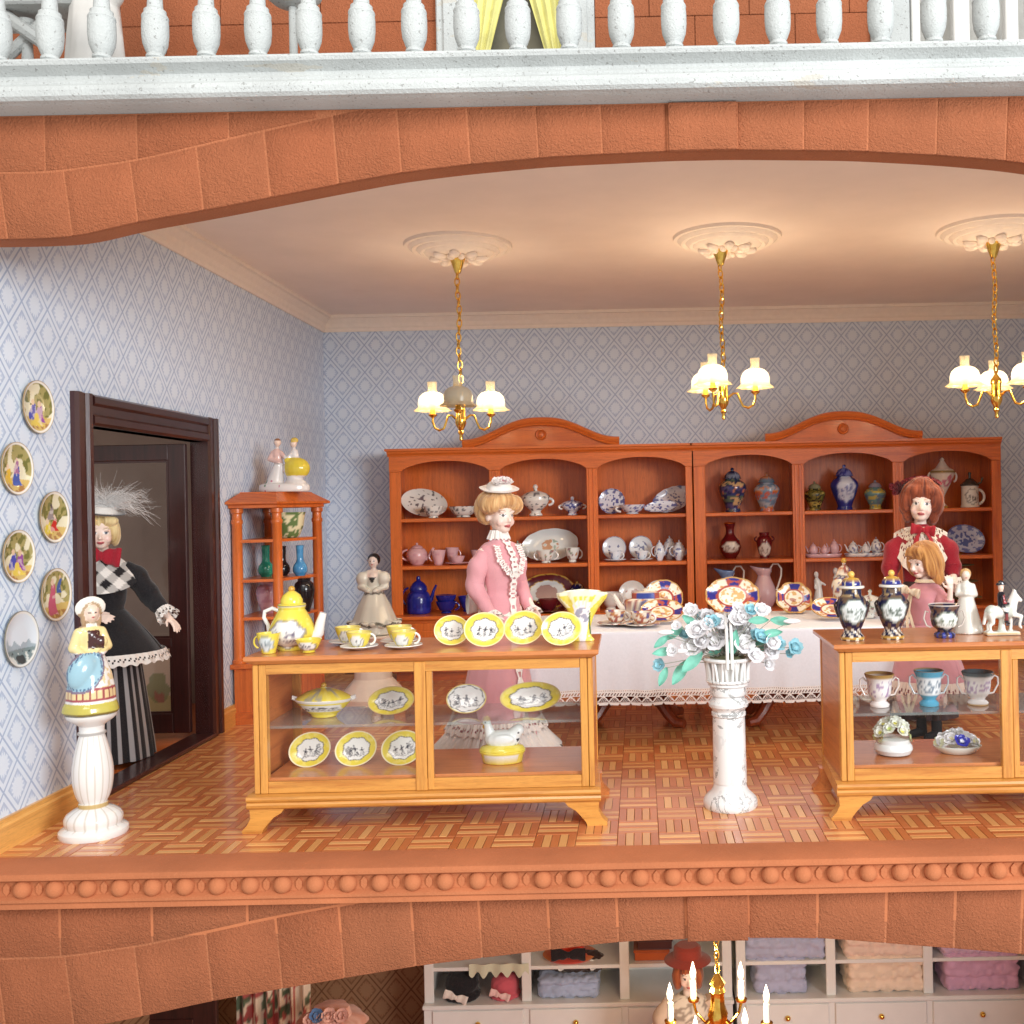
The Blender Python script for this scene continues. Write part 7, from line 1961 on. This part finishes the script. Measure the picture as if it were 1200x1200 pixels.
b.cap((.18 * h, -.05 * h, .36 * h), (.33 * h, -.05 * h, .33 * h), .05 * h, .034 * h).cap((.33 * h, -.05 * h, .33 * h), (.29 * h, -.05 * h, .17 * h), .032 * h, .026 * h).cap((.29 * h, -.05 * h, .17 * h), (.32 * h, -.05 * h, .13 * h), .026 * h, .026 * h)
b.cap((-.26 * h, 0, .42 * h), (-.31 * h, 0, .20 * h), .035 * h, .03 * h).cap((.0, 0, .07 * h), (.0, 0, .30 * h), .07 * h, .04 * h)
for k in range(5): b.ell((.13 * h + .025 * h * k, 0, .56 * h + .05 * h * k), (.04 * h, .04 * h, .035 * h), 8, 6)
blob_obj('horse', b, .0055, MAT_GLAZE, t, smooth=2, paint=lambda co: over(over(fill(co, S(226, 226, 218)), (vn(co, 20, 4) > .68) * .5, S(170, 180, 166)), (np.abs(co[:, 2] - .035 * h) < .006) * .7, GOLD))
b = MB().cap((-.0, 0, .50 * h), (.0, 0, .70 * h), .062 * h, .066 * h).ell((.0, -.0, .82 * h), (.052 * h, .05 * h, .06 * h)).cap((0, 0, .7 * h), (0, 0, .79 * h), .03 * h, .03 * h)
b.ell((0, 0, .885 * h), (.095 * h, .045 * h, .030 * h)).ell((0, 0, .915 * h), (.055 * h, .04 * h, .04 * h))
for s in (-1, 1): b.cap((0, s * .06 * h, .50 * h), (.05 * h, s * .11 * h, .40 * h), .045 * h, .036 * h).cap((.05 * h, s * .11 * h, .40 * h), (.05 * h, s * .115 * h, .24 * h), .034 * h, .028 * h).cap((.05 * h, s * .115 * h, .23 * h), (.09 * h, s * .115 * h, .215 * h), .026 * h, .022 * h).cap((0, s * .07 * h, .68 * h), (.02 * h, s * .10 * h, .56 * h), .034 * h, .03 * h).cap((.02 * h, s * .10 * h, .56 * h), (.11 * h, s * .05 * h, .55 * h), .028 * h, .024 * h)
def rdp(co):
    z = co[:, 2] / h; x = co[:, 0] / h; k = vn(co, 40, 2)
    rgb = fill(co, S(34, 32, 40)); rgb = over(rgb, (z > .76) & (z < .865), S(226, 196, 178)); rgb = over(rgb, (z > .56) & (z < .70) & (np.abs(x - .03) < .035), S(150, 50, 56)); rgb = over(rgb, (z > .42) & (z < .48), S(224, 220, 214)); return over(rgb, (z > .26) & (z < .42) & (k > .6), S(130, 60, 60))
blob_obj('rider', b, .005, MAT_GLAZE, t, paint=rdp, smooth=1)
# dancing couple on the whatnot
D = 8.0; zt_ = TW + .091
t = thing('figurine_group', 'china group of gentleman and lady in yellow skirt on top of the whatnot', 'figurine', (X(333, D, 1.9), D, zt_))
h = M(62, D)
b = MB().lathe([(.001, 0), (.46 * h, 0), (.48 * h, .04 * h), (.47 * h, .13 * h), (.40 * h, .16 * h), (.001, .16 * h)], 40, sy=.55)
b.ell((.22 * h, -.02 * h, .17 * h), (.20 * h, .15 * h, .08 * h)).cap((-.18 * h, 0, .14 * h), (-.10 * h, 0, .52 * h), .17 * h, .085 * h).cap((-.10 * h, 0, .52 * h), (-.13 * h, 0, .74 * h), .08 * h, .085 * h).ell((-.11 * h, -.01 * h, .94 * h), (.068 * h, .07 * h, .08 * h)).cap((-.12 * h, 0, .8 * h), (-.12 * h, 0, .88 * h), .03 * h, .03 * h)
b.cap((-.20 * h, -.02 * h, .74 * h), (-.26 * h, -.05 * h, .62 * h), .045 * h, .04 * h).cap((-.26 * h, -.05 * h, .62 * h), (-.05 * h, -.12 * h, .55 * h), .04 * h, .03 * h).cap((-.05 * h, -.02 * h, .74 * h), (.12 * h, -.10 * h, .56 * h), .045 * h, .03 * h)
b.ell((.24 * h, 0, .44 * h), (.25 * h, .20 * h, .21 * h)).cap((.22 * h, 0, .56 * h), (.20 * h, 0, .74 * h), .08 * h, .075 * h).ell((.19 * h, -.01 * h, .90 * h), (.062 * h, .065 * h, .075 * h)).ell((.20 * h, .02 * h, .97 * h), (.075 * h, .07 * h, .06 * h)).cap((.20 * h, 0, .76 * h), (.19 * h, 0, .84 * h), .028 * h, .028 * h)
b.cap((.16 * h, -.03 * h, .72 * h), (.06 * h, -.1 * h, .58 * h), .038 * h, .028 * h).cap((.20 * h, 0, .30 * h), (.20 * h, 0, .14 * h), .15 * h, .14 * h)
def coup(co):
    x, z = co[:, 0] / h, co[:, 2] / h; k = vn(co, 24, 3)
    rgb = fill(co, S(228, 222, 218)); yl = (x > .05) & (z > .30) & (z < .64) & (((x - .24) / .28) ** 2 + ((z - .45) / .22) ** 2 < 1)
    rgb = over(rgb, yl, S(222, 200, 70)); rgb = over(rgb, (x < .04) & (z > .55) & (z < .82), S(224, 186, 176)); rgb = over(rgb, (x < .0) & (z < .5) & (k > .78), S(190, 100, 130)); rgb = over(rgb, (x < .0) & (z < .5) & (k < .2), S(90, 130, 90))
    rgb = over(rgb, (z > .84), S(232, 206, 190)); rgb = over(rgb, (z > .97) & (x < .05), S(150, 100, 70)); rgb = over(rgb, (z > .93) & (x > .05), S(214, 186, 90)); return over(rgb, (z > .18) & (z < .26) & (x > .1) & (k > .7), S(60, 60, 60))
blob_obj('figures', b, .0068, MAT_GLAZE, t, paint=coup, smooth=2)

# ================================================================== WALL PLAQUES
def plaq(R, seed, sky, ground, figs):
    def fn(co):
        u = co[:, 1] / R; v = -co[:, 0] / R; r = np.sqrt(u * u + v * v); P = np.stack([u, v, u * 0], 1)
        k = vn(P, 3.2, seed); k2 = vn(P, 7.0, seed + 1)
        rgb = fill(co, sky)
        tree = (v > -.2 + .25 * np.sin(u * 4 + seed)) & (k > .42 - .2 * np.abs(u))
        rgb = over(rgb, tree * .85, S(150, 140, 70)); rgb = over(rgb, tree * (k2 > .55) * .8, S(100, 104, 50))
        rgb = over(rgb, (v < -.45 + .15 * k) * .9, ground); rgb = over(rgb, (v < -.6) * (k2 > .5) * .7, S(150, 90, 50))
        for fx, fz, w, hh, c, hc in figs:
            t_ = (v - fz) / hh
            rgb = over(rgb, (np.abs(u - fx + .05 * np.sin(t_ * 5)) < w * (1.15 - .75 * t_)) & (t_ > 0) & (t_ < 1), c)
            rgb = over(rgb, (np.abs(u - fx + .05 * np.sin(t_ * 5)) < w * (1.15 - .75 * t_)) * (t_ > 0) * (t_ < 1) * (k2 > .6) * .4, S(240, 230, 220))
            rgb = over(rgb, ((u - fx) / (w * .38)) ** 2 + ((v - fz - hh * 1.08) / (w * .45)) ** 2 < 1, hc)
        rgb = over(rgb, r > .90, S(236, 232, 222)); return over(rgb, (r > .965), S(150, 124, 84))
    return fn
SK1 = S(226, 220, 190); GR = S(206, 176, 96)
FA = [(-.22, -.5, .26, .62, S(70, 76, 170), S(220, 190, 160)), (.18, -.55, .30, .62, S(150, 80, 160), S(220, 190, 160)), (.0, -.72, .4, .3, S(226, 200, 90), S(226, 200, 90))]
plq = [(40, 477, 31, 'topmost round plaque, couple in blue and purple', 3, FA),
       (15, 549, 31, 'round plaque cut by the left edge, girl in blue under trees', 7, [(-.45, -.6, .22, .6, S(220, 180, 60), S(226, 200, 170)), (.10, -.65, .24, .75, S(60, 90, 170), S(210, 170, 160)), (.1, -.2, .16, .5, S(160, 110, 150), S(220, 190, 170))]),
       (59, 606, 30, 'round plaque left of the door with red and yellow figures', 11, [(-.35, -.65, .28, .45, S(226, 206, 70), S(226, 206, 180)), (.12, -.55, .22, .5, S(200, 50, 44), S(226, 206, 180)), (-.08, -.1, .2, .5, S(150, 140, 140), S(90, 80, 80))]),
       (17, 652, 31, 'round plaque of a couple above yellow flowers, lower left', 16, FA),
       (61, 697, 31, 'round plaque by the door frame with a lady in pink', 20, [(-.12, -.75, .28, 1.15, S(196, 96, 120), S(226, 196, 170)), (.34, .05, .14, .55, S(70, 100, 160), S(220, 190, 160))])]
def on_wall(px, py):
    D = 5.0
    for _ in range(8): D = -XL * FPX / -((px - PPX) * CR + (PPY - py) * SR)
    return D, W(px, py, D).z
for px, py, r, lab, sd, figs in plq:
    D, z = on_wall(px, py); R = M(r, D)
    o = bpy.data.objects.new('wall_plaque', plate_mesh(R, plaq(R, sd, SK1, GR, figs), deep=.10)); COL.objects.link(o)
    o.location = (XL + .008, D, z); o.rotation_euler = (0, radians(90), 0)
    tag(o, lab + ' on the papered wall', 'plaque', 'round painted plaques on the left wall')
D, z = on_wall(20, 749); R = M(33, D)
def cityp(co):
    u = co[:, 1] / R; v = -co[:, 0] / R; r = np.sqrt(u * u + v * v); P = np.stack([u, v, u * 0], 1); k = vn(P, 6, 3); cx = vn(np.stack([u, u * 0, u * 0], 1), 6, 9)
    rgb = fill(co, S(214, 222, 230)); rgb = over(rgb, (v < -.15 + .5 * (cx - .4)) * .7, S(130, 150, 160)); rgb = over(rgb, (v < -.35) * .8, S(110, 130, 130)); rgb = over(rgb, (v < -.45) * (k > .6) * .9, S(50, 56, 56)); rgb = over(rgb, (v < -.5) * (k < .3) * .9, S(220, 222, 216))
    rgb = over(rgb, r > .92, S(226, 226, 222)); return over(rgb, r > .965, S(110, 106, 90))
o = bpy.data.objects.new('wall_plaque', plate_mesh(R, cityp, deep=.10)); COL.objects.link(o); o.location = (XL + .008, D, z); o.rotation_euler = (0, radians(90), 0)
tag(o, 'lowest round plaque with a grey harbour view', 'plaque', 'round painted plaques on the left wall')

# ================================================================== FLOWER BASKET
t = thing('flower_basket', 'white basket of white and turquoise china flowers on the marbled pedestal', 'flower basket', (MP_LOC[0], MP_LOC[1], .653))
DB = MP_LOC[1]
MB().lathe([(.085, 0), (.112, .002), (.116, .010), (.112, .018), (.09, .018)], 40).lathe([(.120, .112), (.132, .116), (.136, .124), (.130, .134), (.118, .132)], 40).build('basket_rims', MAT_MARBLE, t)
MB().lathe([(.09, .01), (.092, .05), (.104, .11), (.10, .118), (.001, .115)], 40).build('basket_core', MAT_WHITE, t)
stv = MB().tube([(0, 0, 0), (.003, 0, .05), (.012, .0, .102)], [.0075, .0075, .007], 8).mesh('stave', MAT_MARBLE)
for k in range(26):
    a = 2 * pi * k / 26; inst('stave', stv, t, (.106 * cos(a), .106 * sin(a), .014), (.10 * (1 if k % 2 else -.6), 0, a))
for s in (-1, 1):
    MB().tube([(s * .012, -.135 * cos(a) if True else 0, .06 + .30 * sin(a) ** .8 if sin(a) > 0 else .06) for a in np.linspace(0.05, pi - .05, 22)], .0085, 8).build('handle_hoop', MAT_WHITE, t)
MB().ell((0, 0, .118), (.112, .112, .03), 20, 8).build('moss', plain('dry_moss', S(96, 96, 70), 0.95, .4, 60), t)
WHF = plain('white_bread_petal', S(236, 234, 236), 0.6, 0.04, 30, sub=0.0); BLF = plain('turquoise_petal', S(150, 200, 212), 0.6, 0.12, 20); LEF = plain('jade_leaf', S(118, 186, 166), 0.6, 0.15, 20); STM = plain('grey_stem', S(150, 152, 140), 0.7, 0.2, 20); GRF = plain('grey_petal', S(206, 204, 206), 0.6, 0.06, 20)
rg = random.Random(21); O = Vector(t.location)
fl = [(817, 738, 'w', 17, 1), (812, 757, 'w', 18, 0), (874, 738, 'w', 16, 1), (873, 755, 'w', 16, 0), (810, 715, 'w', 13, 0), (824, 722, 'w', 13, 0), (838, 752, 'w', 16, 0), (873, 722, 'w', 13, 0), (893, 714, 'w', 13, 0), (905, 763, 'w', 14, 0), (901, 778, 'w', 12, 0),
      (880, 714, 'b', 12, 0), (893, 745, 'b', 14, 0), (886, 768, 'w', 13, 0), (866, 712, 'w', 11, 0), (852, 758, 'w', 13, 0), (913, 754, 'b', 14, 0), (932, 758, 'b', 15, 0), (772, 779, 'b', 12, 0), (803, 742, 'b', 12, 0), (835, 728, 'b', 14, 0), (860, 735, 'g', 14, 1), (848, 740, 'g', 12, 0), (925, 766, 'b', 9, 0), (793, 733, 'w', 8, 0), (788, 762, 'w', 10, 0)]
for k in range(16):
    fl.append((rg.uniform(806, 906), rg.uniform(722, 764), 'wwbgw'[k % 5], rg.uniform(11, 15), k % 3 == 0))
c0 = Vector((0, 0, .10))
for k, (px, py, c, s, ro) in enumerate(fl):
    q = W(px, py, DB - .06 + rg.uniform(-.05, .05)) - O; r = M(s, DB) * (.84 if c != 'b' else .74)
    nrm = (q - c0).normalized() * .8 + Vector((0, -1.1, .35))
    b = MB(); flower_mb(b, q - nrm.normalized() * r * .3, nrm, r, 6 if c != 'b' else 5, 3 if ro else 2, .55 if ro else .42, k)
    if ro: b.ell(q, r * .28, 10, 6)
    f = b.build('flower', {'w': WHF, 'b': BLF, 'g': GRF}[c], t, recalc=False, angle=80)
    mid = c0.lerp(q, .5) + Vector((0, -.02, .03))
    MB().tube([c0, mid, q], [.0026, .0024, .002], 6).build('stem', STM, f)
lv = [(810, 729, -35, 15), (777, 764, 185, 15), (797, 788, 235, 20), (777, 793, 245, 14), (811, 776, 220, 20), (860, 753, 80, 18), (893, 757, 10, 18), (905, 742, 10, 14), (889, 727, 5, 14), (916, 728, -5, 16), (790, 742, 215, 15), (775, 752, 215, 13), (838, 763, 200, 12)]
for k, (px, py, ang, s) in enumerate(lv):
    q = W(px, py, DB - .07 + rg.uniform(-.04, .04)) - O; L = M(s, DB) * 1.65; a = radians(ang); d = Vector((cos(a), -.25, sin(a))).normalized(); sd = d.cross(Vector((0, -1, .3))).normalized(); n_ = sd.cross(d)
    b = MB().grid(lambda i, j: q + d * L * (i / 8 - .5) + sd * L * .21 * (j / 4 - .5) * 2 * sin(pi * (i / 8 * .94 + .04)) ** .8 + n_ * (.012 * abs(j - 2) / 2 - .02 * (i / 8) ** 2), 8, 4)
    lf_ = b.build('leaf', LEF, t, recalc=False, angle=80)
    MB().tube([c0, c0.lerp(q - d * L * .5, .55) + Vector((0, -.02, .02)), q - d * L * .48], [.0026, .0024, .002], 6).build('stem', STM, lf_)
for px, py in ((928, 728), (780, 741), (796, 763)):
    q = W(px, py, DB - .08) - O; b = MB().ell(q, (M(10, DB), .014, .013), 12, 8); f = b.build('bud', WHF, t)
    MB().tube([c0, c0.lerp(q, .5) + Vector((0, -.02, .03)), q], [.0026, .0024, .002], 6).build('stem', STM, f)

# ================================================================== LOWER STOREY (seen under the lower arch)
ZL = -3.75
tag(MB().box(-4.4, 4.6, 4.78, 10.4, ZL - .1, ZL).build('lower_floor', MAT_CHERRY_X, smooth=False), kind='structure')
tag(MB().box(-4.4, 4.6, 10.3, 10.4, ZL, -.33).build('lower_back_wall', MAT_WP_LOW, smooth=False), kind='structure')
tag(MB().box(-4.5, -4.4, 4.78, 10.4, ZL, -.33).build('lower_side_wall', MAT_WP_LOW, smooth=False), kind='structure')
tag(MB().box(4.6, 4.7, 4.78, 10.4, ZL, -.33).build('lower_side_wall', MAT_WP_LOW, smooth=False), kind='structure')
tag(MB().box(-4.4, 4.6, 4.78, 10.4, -.33, -.305).build('lower_ceiling', MAT_LOWCEIL, smooth=False), kind='structure')
DC = 9.55
def lowx(px): return X(px, DC, -2.9)
zsh = W(700, 1131, DC).z; zct = W(700, 1172, DC).z
def press(label, x0, x1, divs, knobs):
    t = thing('linen_press', label, 'cabinet', ((x0 + x1) / 2, DC, ZL), group='white linen presses in the lower shop')
    ox = (x0 + x1) / 2; L = lambda v: v - ox; Z = lambda v: v - ZL
    top = Z(-1.75); d = .62
    ed = [x0 + .05] + divs + [x1 - .05]
    for v in [x0 + .045] + divs + [x1 - .045]:
        MB().box(L(v) - .045, L(v) + .045, 0, .03, Z(zct), top, .006).box(L(v) - .012, L(v) + .012, .03, d, Z(zct), top).build('upright', MAT_WHITE, t)
    MB().box(L(x0), L(x1), d, d + .03, 0, top).build('back_panel', MAT_WHITE, t, smooth=False)
    for k in (0, 1, 2, 3):
        z = Z(zsh) + .33 * k - 0 if k else Z(zsh)
        if k == 1: z = Z(zsh) + .40
        MB().box(L(x0) + .02, L(x1) - .02, .004, d, z - .035, z, .005).build('shelf', MAT_WHITE, t)
    MB().box(L(x0) - .01, L(x1) + .01, -.06, d, Z(zct) - .04, Z(zct), .008).build('counter', MAT_WHITE, t)
    MB().box(L(x0), L(x1), -.02, d, .0, Z(zct) - .041).build('base', MAT_WHITE, t, smooth=False)
    for a, c in zip(ed[:-1], ed[1:]):
        dr = MB().box(L(a) + .03, L(c) - .03, -.04, -.021, Z(zct) - .30, Z(zct) - .06, .006).build('drawer', MAT_WHITE, t)
        MB().ell(((L(a) + L(c)) / 2, -.055, Z(zct) - .18), .026, 12, 8).build('knob', MAT_BRASS, dr)
        MB().box(L(a) + .03, L(c) - .03, -.04, -.021, .1, Z(zct) - .34, .006).build('cupboard_door', MAT_WHITE, t)
    return t
press('white linen press with hats and bags at the left of the lower shop', lowx(497), lowx(858), [lowx(617), lowx(732)], 0)
press('white linen press stacked with folded blankets at the right of the lower shop', lowx(863), lowx(1216), [lowx(974), lowx(1088)], 0)
def low(name, label, cat, px, D, z, group=None): return thing(name, label, cat, (X(px, D, z), D, z), 0, group)
DF = DC + .22
def towel(label, px, z, wpx, hpx, c, fringe=None):
    t = low('folded_blanket', label, 'blanket', px, DF, z, 'folded blankets on the white press')
    w, h = M(wpx, DF) / 2, M(hpx, DF); b = MB(); rg = random.Random(int(px + hpx))
    n = 3
    for k in range(n):
        z0 = h * k / n
        b.box(-w + .015 * rg.random(), w - .015 * rg.random(), -.2, .2, z0 + .001, z0 + h / n + .012, .03)
    me = blob(b, .018, 3); me.materials.clear(); me.materials.append(MAT_DRESS)
    n_ = len(me.vertices); co = np.empty(n_ * 3, dtype=np.float32); no = np.empty(n_ * 3, dtype=np.float32); me.vertices.foreach_get('co', co); me.vertices.foreach_get('normal', no)
    co = co.reshape(-1, 3).astype(np.float64); no = no.reshape(-1, 3); co = co + no * ((vn(co, 30, 3) - .5) * .035)[:, None]
    me.vertices.foreach_set('co', co.astype(np.float32).ravel()); do_paint(me, lambda q: over(fill(q, c), (vn(q, 20, 5) > .5) * .3, tuple(v * .7 for v in c)))
    inst('fabric', me, t)
    return t
zS = zsh + .001; zC = zct + .001
towel('grey blue fluffy blanket on the lower shelf of the right press', 912, zC, 62, 42, S(176, 178, 204))
towel('cream fluffy blanket on the lower shelf of the right press', 1034, zC, 92, 42, S(240, 214, 190))
towel('mauve fluffy blanket with a white posy on the lower shelf', 1144, zC, 88, 44, S(214, 168, 196))
towel('grey blue blanket edge on the upper shelf of the right press', 918, zS, 98, 32, S(180, 182, 208))
towel('cream blanket edge on the upper shelf of the right press', 1032, zS, 96, 32, S(238, 208, 190))
towel('mauve blanket edge on the upper shelf of the right press', 1142, zS, 92, 32, S(214, 180, 206))
towel('powder blue rolled blanket under the fur bag', 668, zC, 72, 22, S(170, 182, 210))
t = low('fur_bag', 'dark brown fur muff with white lace on the blue blanket', 'bag', 677, DF - .02, zC + M(23, DF))
b = MB().cap((-.17, 0, .09), (.17, 0, .09), .095, .095)
blob_obj('fur', b, .014, MAT_DRESS, t, paint=lambda q: over(fill(q, S(52, 32, 28)), (vn(q, 24, 3) > .6) * .5, S(90, 60, 50)), warp=lambda co: (vn(co.astype(np.float64), 40, 2) - .5) * .03)
for s in (-1, 1): flower_mb(MB(), (s * .15, -.10, .10), (0, -1, .2), .05, 7, 2, .3, 4).build('lace_rosette', MAT_DRESS, t, paint=LACEC, recalc=False)
def bonnet(label, px, z, wpx, c, trim):
    t = low('bonnet', label, 'hat', px, DF - .08, z); w = M(wpx, DF) / 2
    b = MB().ell((0, 0, w * .75), (w, w * .9, w * .85)); b.lathe([(.001, .0), (w * 1.02, 0), (w * 1.1, .02), (w * .9, .05)], 32)
    blob_obj('crown', b, .012, MAT_DRESS, t, paint=flat(c), warp=lambda co: (vn(co.astype(np.float64), 34, 2) - .5) * .012)
    bow('ribbon', t, (-w * .2, -w * 1.02, .07), w * .7, w * .45, flat(trim), rotm(0, 0, 20))
bonnet('black bonnet with white ribbon on the press counter', 542, zC, 40, S(28, 26, 30), S(226, 216, 206))
bonnet('rose pink bonnet with crossed pale ribbon on the press counter', 592, zC, 34, S(206, 92, 104), S(236, 196, 190))
t = low('doll_hat', 'orange and red fancy hat with black ribbon on the upper shelf', 'hat', 668, DF, zS)
MB().lathe([(.001, 0), (.24, 0), (.26, .02), (.15, .04), (.12, .15), (.001, .18)], 32, sy=.8).build('felt', MAT_DRESS, t, paint=lambda q: over(fill(q, S(210, 60, 36)), np.abs(q[:, 0]) > .17, S(226, 130, 50)))
bow('ribbon', t, (0, -.2, .10), .16, .10, flat(S(30, 24, 28)))
t = low('fabric_swatch', 'pale green lace cloth hanging over the upper shelf edge', 'cloth', 585, DC + .01, zS + .012)
MB().grid(lambda i, j: (-.28 + .56 * i / 40, -.02 + .012 * sin(i * .5), .02 - .10 * j / 6 * (1 + .3 * sin(i * .8))), 40, 6).build('lace_cloth', MAT_DRESS, t, paint=flat(S(206, 206, 180)), recalc=False)
t = low('boxes', 'brown and orange small boxes on the upper shelf', 'boxes', 766, DF, zS) if False else None
for dx, z, c, l in ((-.03, 0, S(190, 90, 40), 'orange flat box on the upper shelf beside the shop doll'), (.0, .105, S(84, 46, 40), 'dark brown ribbed box stacked on the orange box')):
    t = low('box', l, 'box', 766, DF, zS + z); MB().box(-.15 + dx, .17 + dx, -.16, .16, .001, .10, .008).build('box_body', MAT_DRESS, t, paint=flat(c))
    MB().box(-.16 + dx, .18 + dx, -.165, .165, .075, .103, .004).build('lid', MAT_DRESS, t, paint=flat(tuple(v * .8 for v in c)))
# shop assistant below
p = W(806, 1140, 8.7)
sh, H, Rh = doll('shop doll in red felt hat and patterned blouse behind the candle chandelier', (p.x, 8.7, p.z - 1.55), 8, 1.0, (-6, 4, 0), (((-.24, -.02, 1.08), (-.18, -.18, .95), (.2, -.8, -.3), (.5, 0, .5), (.8, 0, -.4)), ((.25, -.02, 1.08), (.18, -.18, .95), (-.2, -.8, -.3), (-.5, 0, .5), (-.8, 0, -.4))), 1.1)
hair(sh, H, Rh, 1.1, [((0, .03, .15), (.10, .105, .08)), ((-.08, .02, .08), (.04, .07, .10)), ((.08, .02, .08), (.04, .07, .10)), ((0, .09, .08), (.10, .05, .12))], S(170, 90, 50), S(110, 50, 30), 36, 4)
o = MB().lathe([(.001, 0), (.17, 0), (.20, .012), (.17, .03), (.125, .05), (.115, .12), (.09, .14), (.001, .145)], 36).build('felt_hat', MAT_DRESS, sh, H(0, .02, .20), paint=flat(S(132, 46, 34)))
loft('blouse', sh, [((0, 0, .95), .14, .11), ((0, -.01, 1.14), .155, .12), ((0, -.02, 1.22), .175, .13), ((0, -.01, 1.29), .18, .115), ((0, 0, 1.34), .15, .085), ((0, 0, 1.38), .07, .062)], lambda q: over(fill(q, S(214, 200, 184)), (vn(q, 40, 3) > .58) * .7, S(110, 90, 80)))
for s in (-1, 1): sleeve(sh, [(s * .15, 0, 1.32), (s * .22, -.01, 1.2), (s * .245, -.02, 1.08), (s * .20, -.14, .98)], [.065, .09, .075, .045], flat(S(196, 170, 150)))
skirt('skirt', sh, 1.0, .03, .14, .34, 9, .04, flat(S(120, 70, 60)), rows=14)
# candle chandelier
D = 7.0; pc = W(841, 1178, D)
t = thing('candle_chandelier', 'brass chandelier of lit candles hanging in the lower shop', 'chandelier', pc)
MB().lathe([(.003, -.24), (.02, -.22), (.03, -.17), (.05, -.12), (.07, -.06), (.05, .0), (.045, .08), (.055, .10), (.04, .13), (.055, .15), (.03, .19), (.012, .22)], 24, fold=lambda a, k: 1 + .06 * sin(a * 8)).build('stem', MAT_BRASS, t)
n = int((-.33 - pc.z - .24) / .047)
for k in range(n): inst('chain_link', LINK, t, (0, 0, .25 + .047 * k), (0, 0, (k % 2) * pi / 2 + .4))
for k, (px, py) in enumerate(((785, 1166), (812, 1141), (868, 1141), (898, 1168), (873, 1196), (815, 1205))):
    q = W(px, py, D + (.18 if py < 1150 else (-.20 if py > 1180 else 0))) - pc
    ar = MB().tube([(0, 0, -.05), (q.x * .5, q.y * .5, q.z - .30), (q.x * .9, q.y * .9, q.z - .26), (q.x, q.y, q.z - .20)], [.012, .011, .010, .012], 8).lathe([(.012, q.z - .20), (.038, q.z - .19), (.042, q.z - .175), (.03, q.z - .17)], 16, c=(q.x, q.y, 0)).build('arm', MAT_BRASS, t)
    MB().lathe([(.022, q.z - .17), (.021, q.z - .05), (.012, q.z - .045)], 14, c=(q.x, q.y, 0)).build('candle', MAT_WHITE, ar)
    MB().lathe([(.004, -.05), (.019, -.02), (.022, .01), (.012, .05), (.001, .085)], 14, c=tuple(q)).build('flame_bulb', MAT_FLAME, ar)
    l = bpy.data.lights.new('candle_light', 'POINT'); l.energy = 13.0; l.shadow_soft_size = .04; l.color = (1.0, 0.76, 0.46)
    lo = bpy.data.objects.new('candle_light', l); COL.objects.link(lo); lo.parent = ar; lo.location = tuple(q + Vector((0, 0, .12)))
# curtain, dark door and a lace cushion at the left
t = low('floral_curtain', 'red and cream floral curtain under the left of the arch', 'curtain', 322, 9.2, -3.6)
MB().grid(lambda i, j: (-.33 + .66 * i / 70, .04 * sin(i * .55), 1.6 * j / 60), 70, 60).build('cloth', MAT_DRESS, t, paint=lambda q: over(over(over(fill(q, S(226, 206, 180)), (vn(q, 14, 3) > .56) * .9, S(160, 40, 44)), (vn(q, 16, 7) > .62) * .9, S(60, 90, 60)), np.abs(np.sin(q[:, 0] * 16)) < .12, S(170, 50, 50)), recalc=False)
t = low('dark_door', 'dark wooden door leaf in the lower shop at far left', 'door', 200, 9.0, ZL)
MB().box(-.75, .42, 0, .06, 0, 2.0 - .0, .01).build('door_leaf', MAT_DARK_Z, t)
MB().box(-.55, .22, -.012, .0, .3, .9, .006).build('door_panel', MAT_DARK_Z, t)
MB().box(-.55, .22, -.012, .0, 1.05, 1.85, .006).build('door_panel', MAT_DARK_Z, t)
p = W(388, 1182, 8.4)
t = low('lace_hat', 'peach lace and ribbon hat on a stand below the arch', 'hat', 388, 8.4, p.z - .12)
b = MB().lathe([(.001, -.02), (.26, -.02), (.29, .0), (.25, .04), (.16, .06), (.14, .13), (.001, .16)], 40, fold=lambda a, k: 1 + .05 * sin(a * 7))
b.build('straw', MAT_DRESS, t, paint=lambda q: over(fill(q, S(214, 150, 126)), (vn(q, 26, 3) > .5) * .6, S(236, 190, 170)))
for k in range(6): flower_mb(MB(), (-.12 + .05 * k, -.12, .09 + .03 * (k % 2)), (0, -1, .5), .065, 6, 2, .5, k).build('rosette', MAT_DRESS, t, paint=flat(S(226, 170, 150) if k != 1 else S(90, 120, 160)), recalc=False)
MB().lathe([(.14, ZL - p.z + .12), (.03, ZL - p.z + .16), (.025, -.02)], 16).build('stand', MAT_BRASS, t)
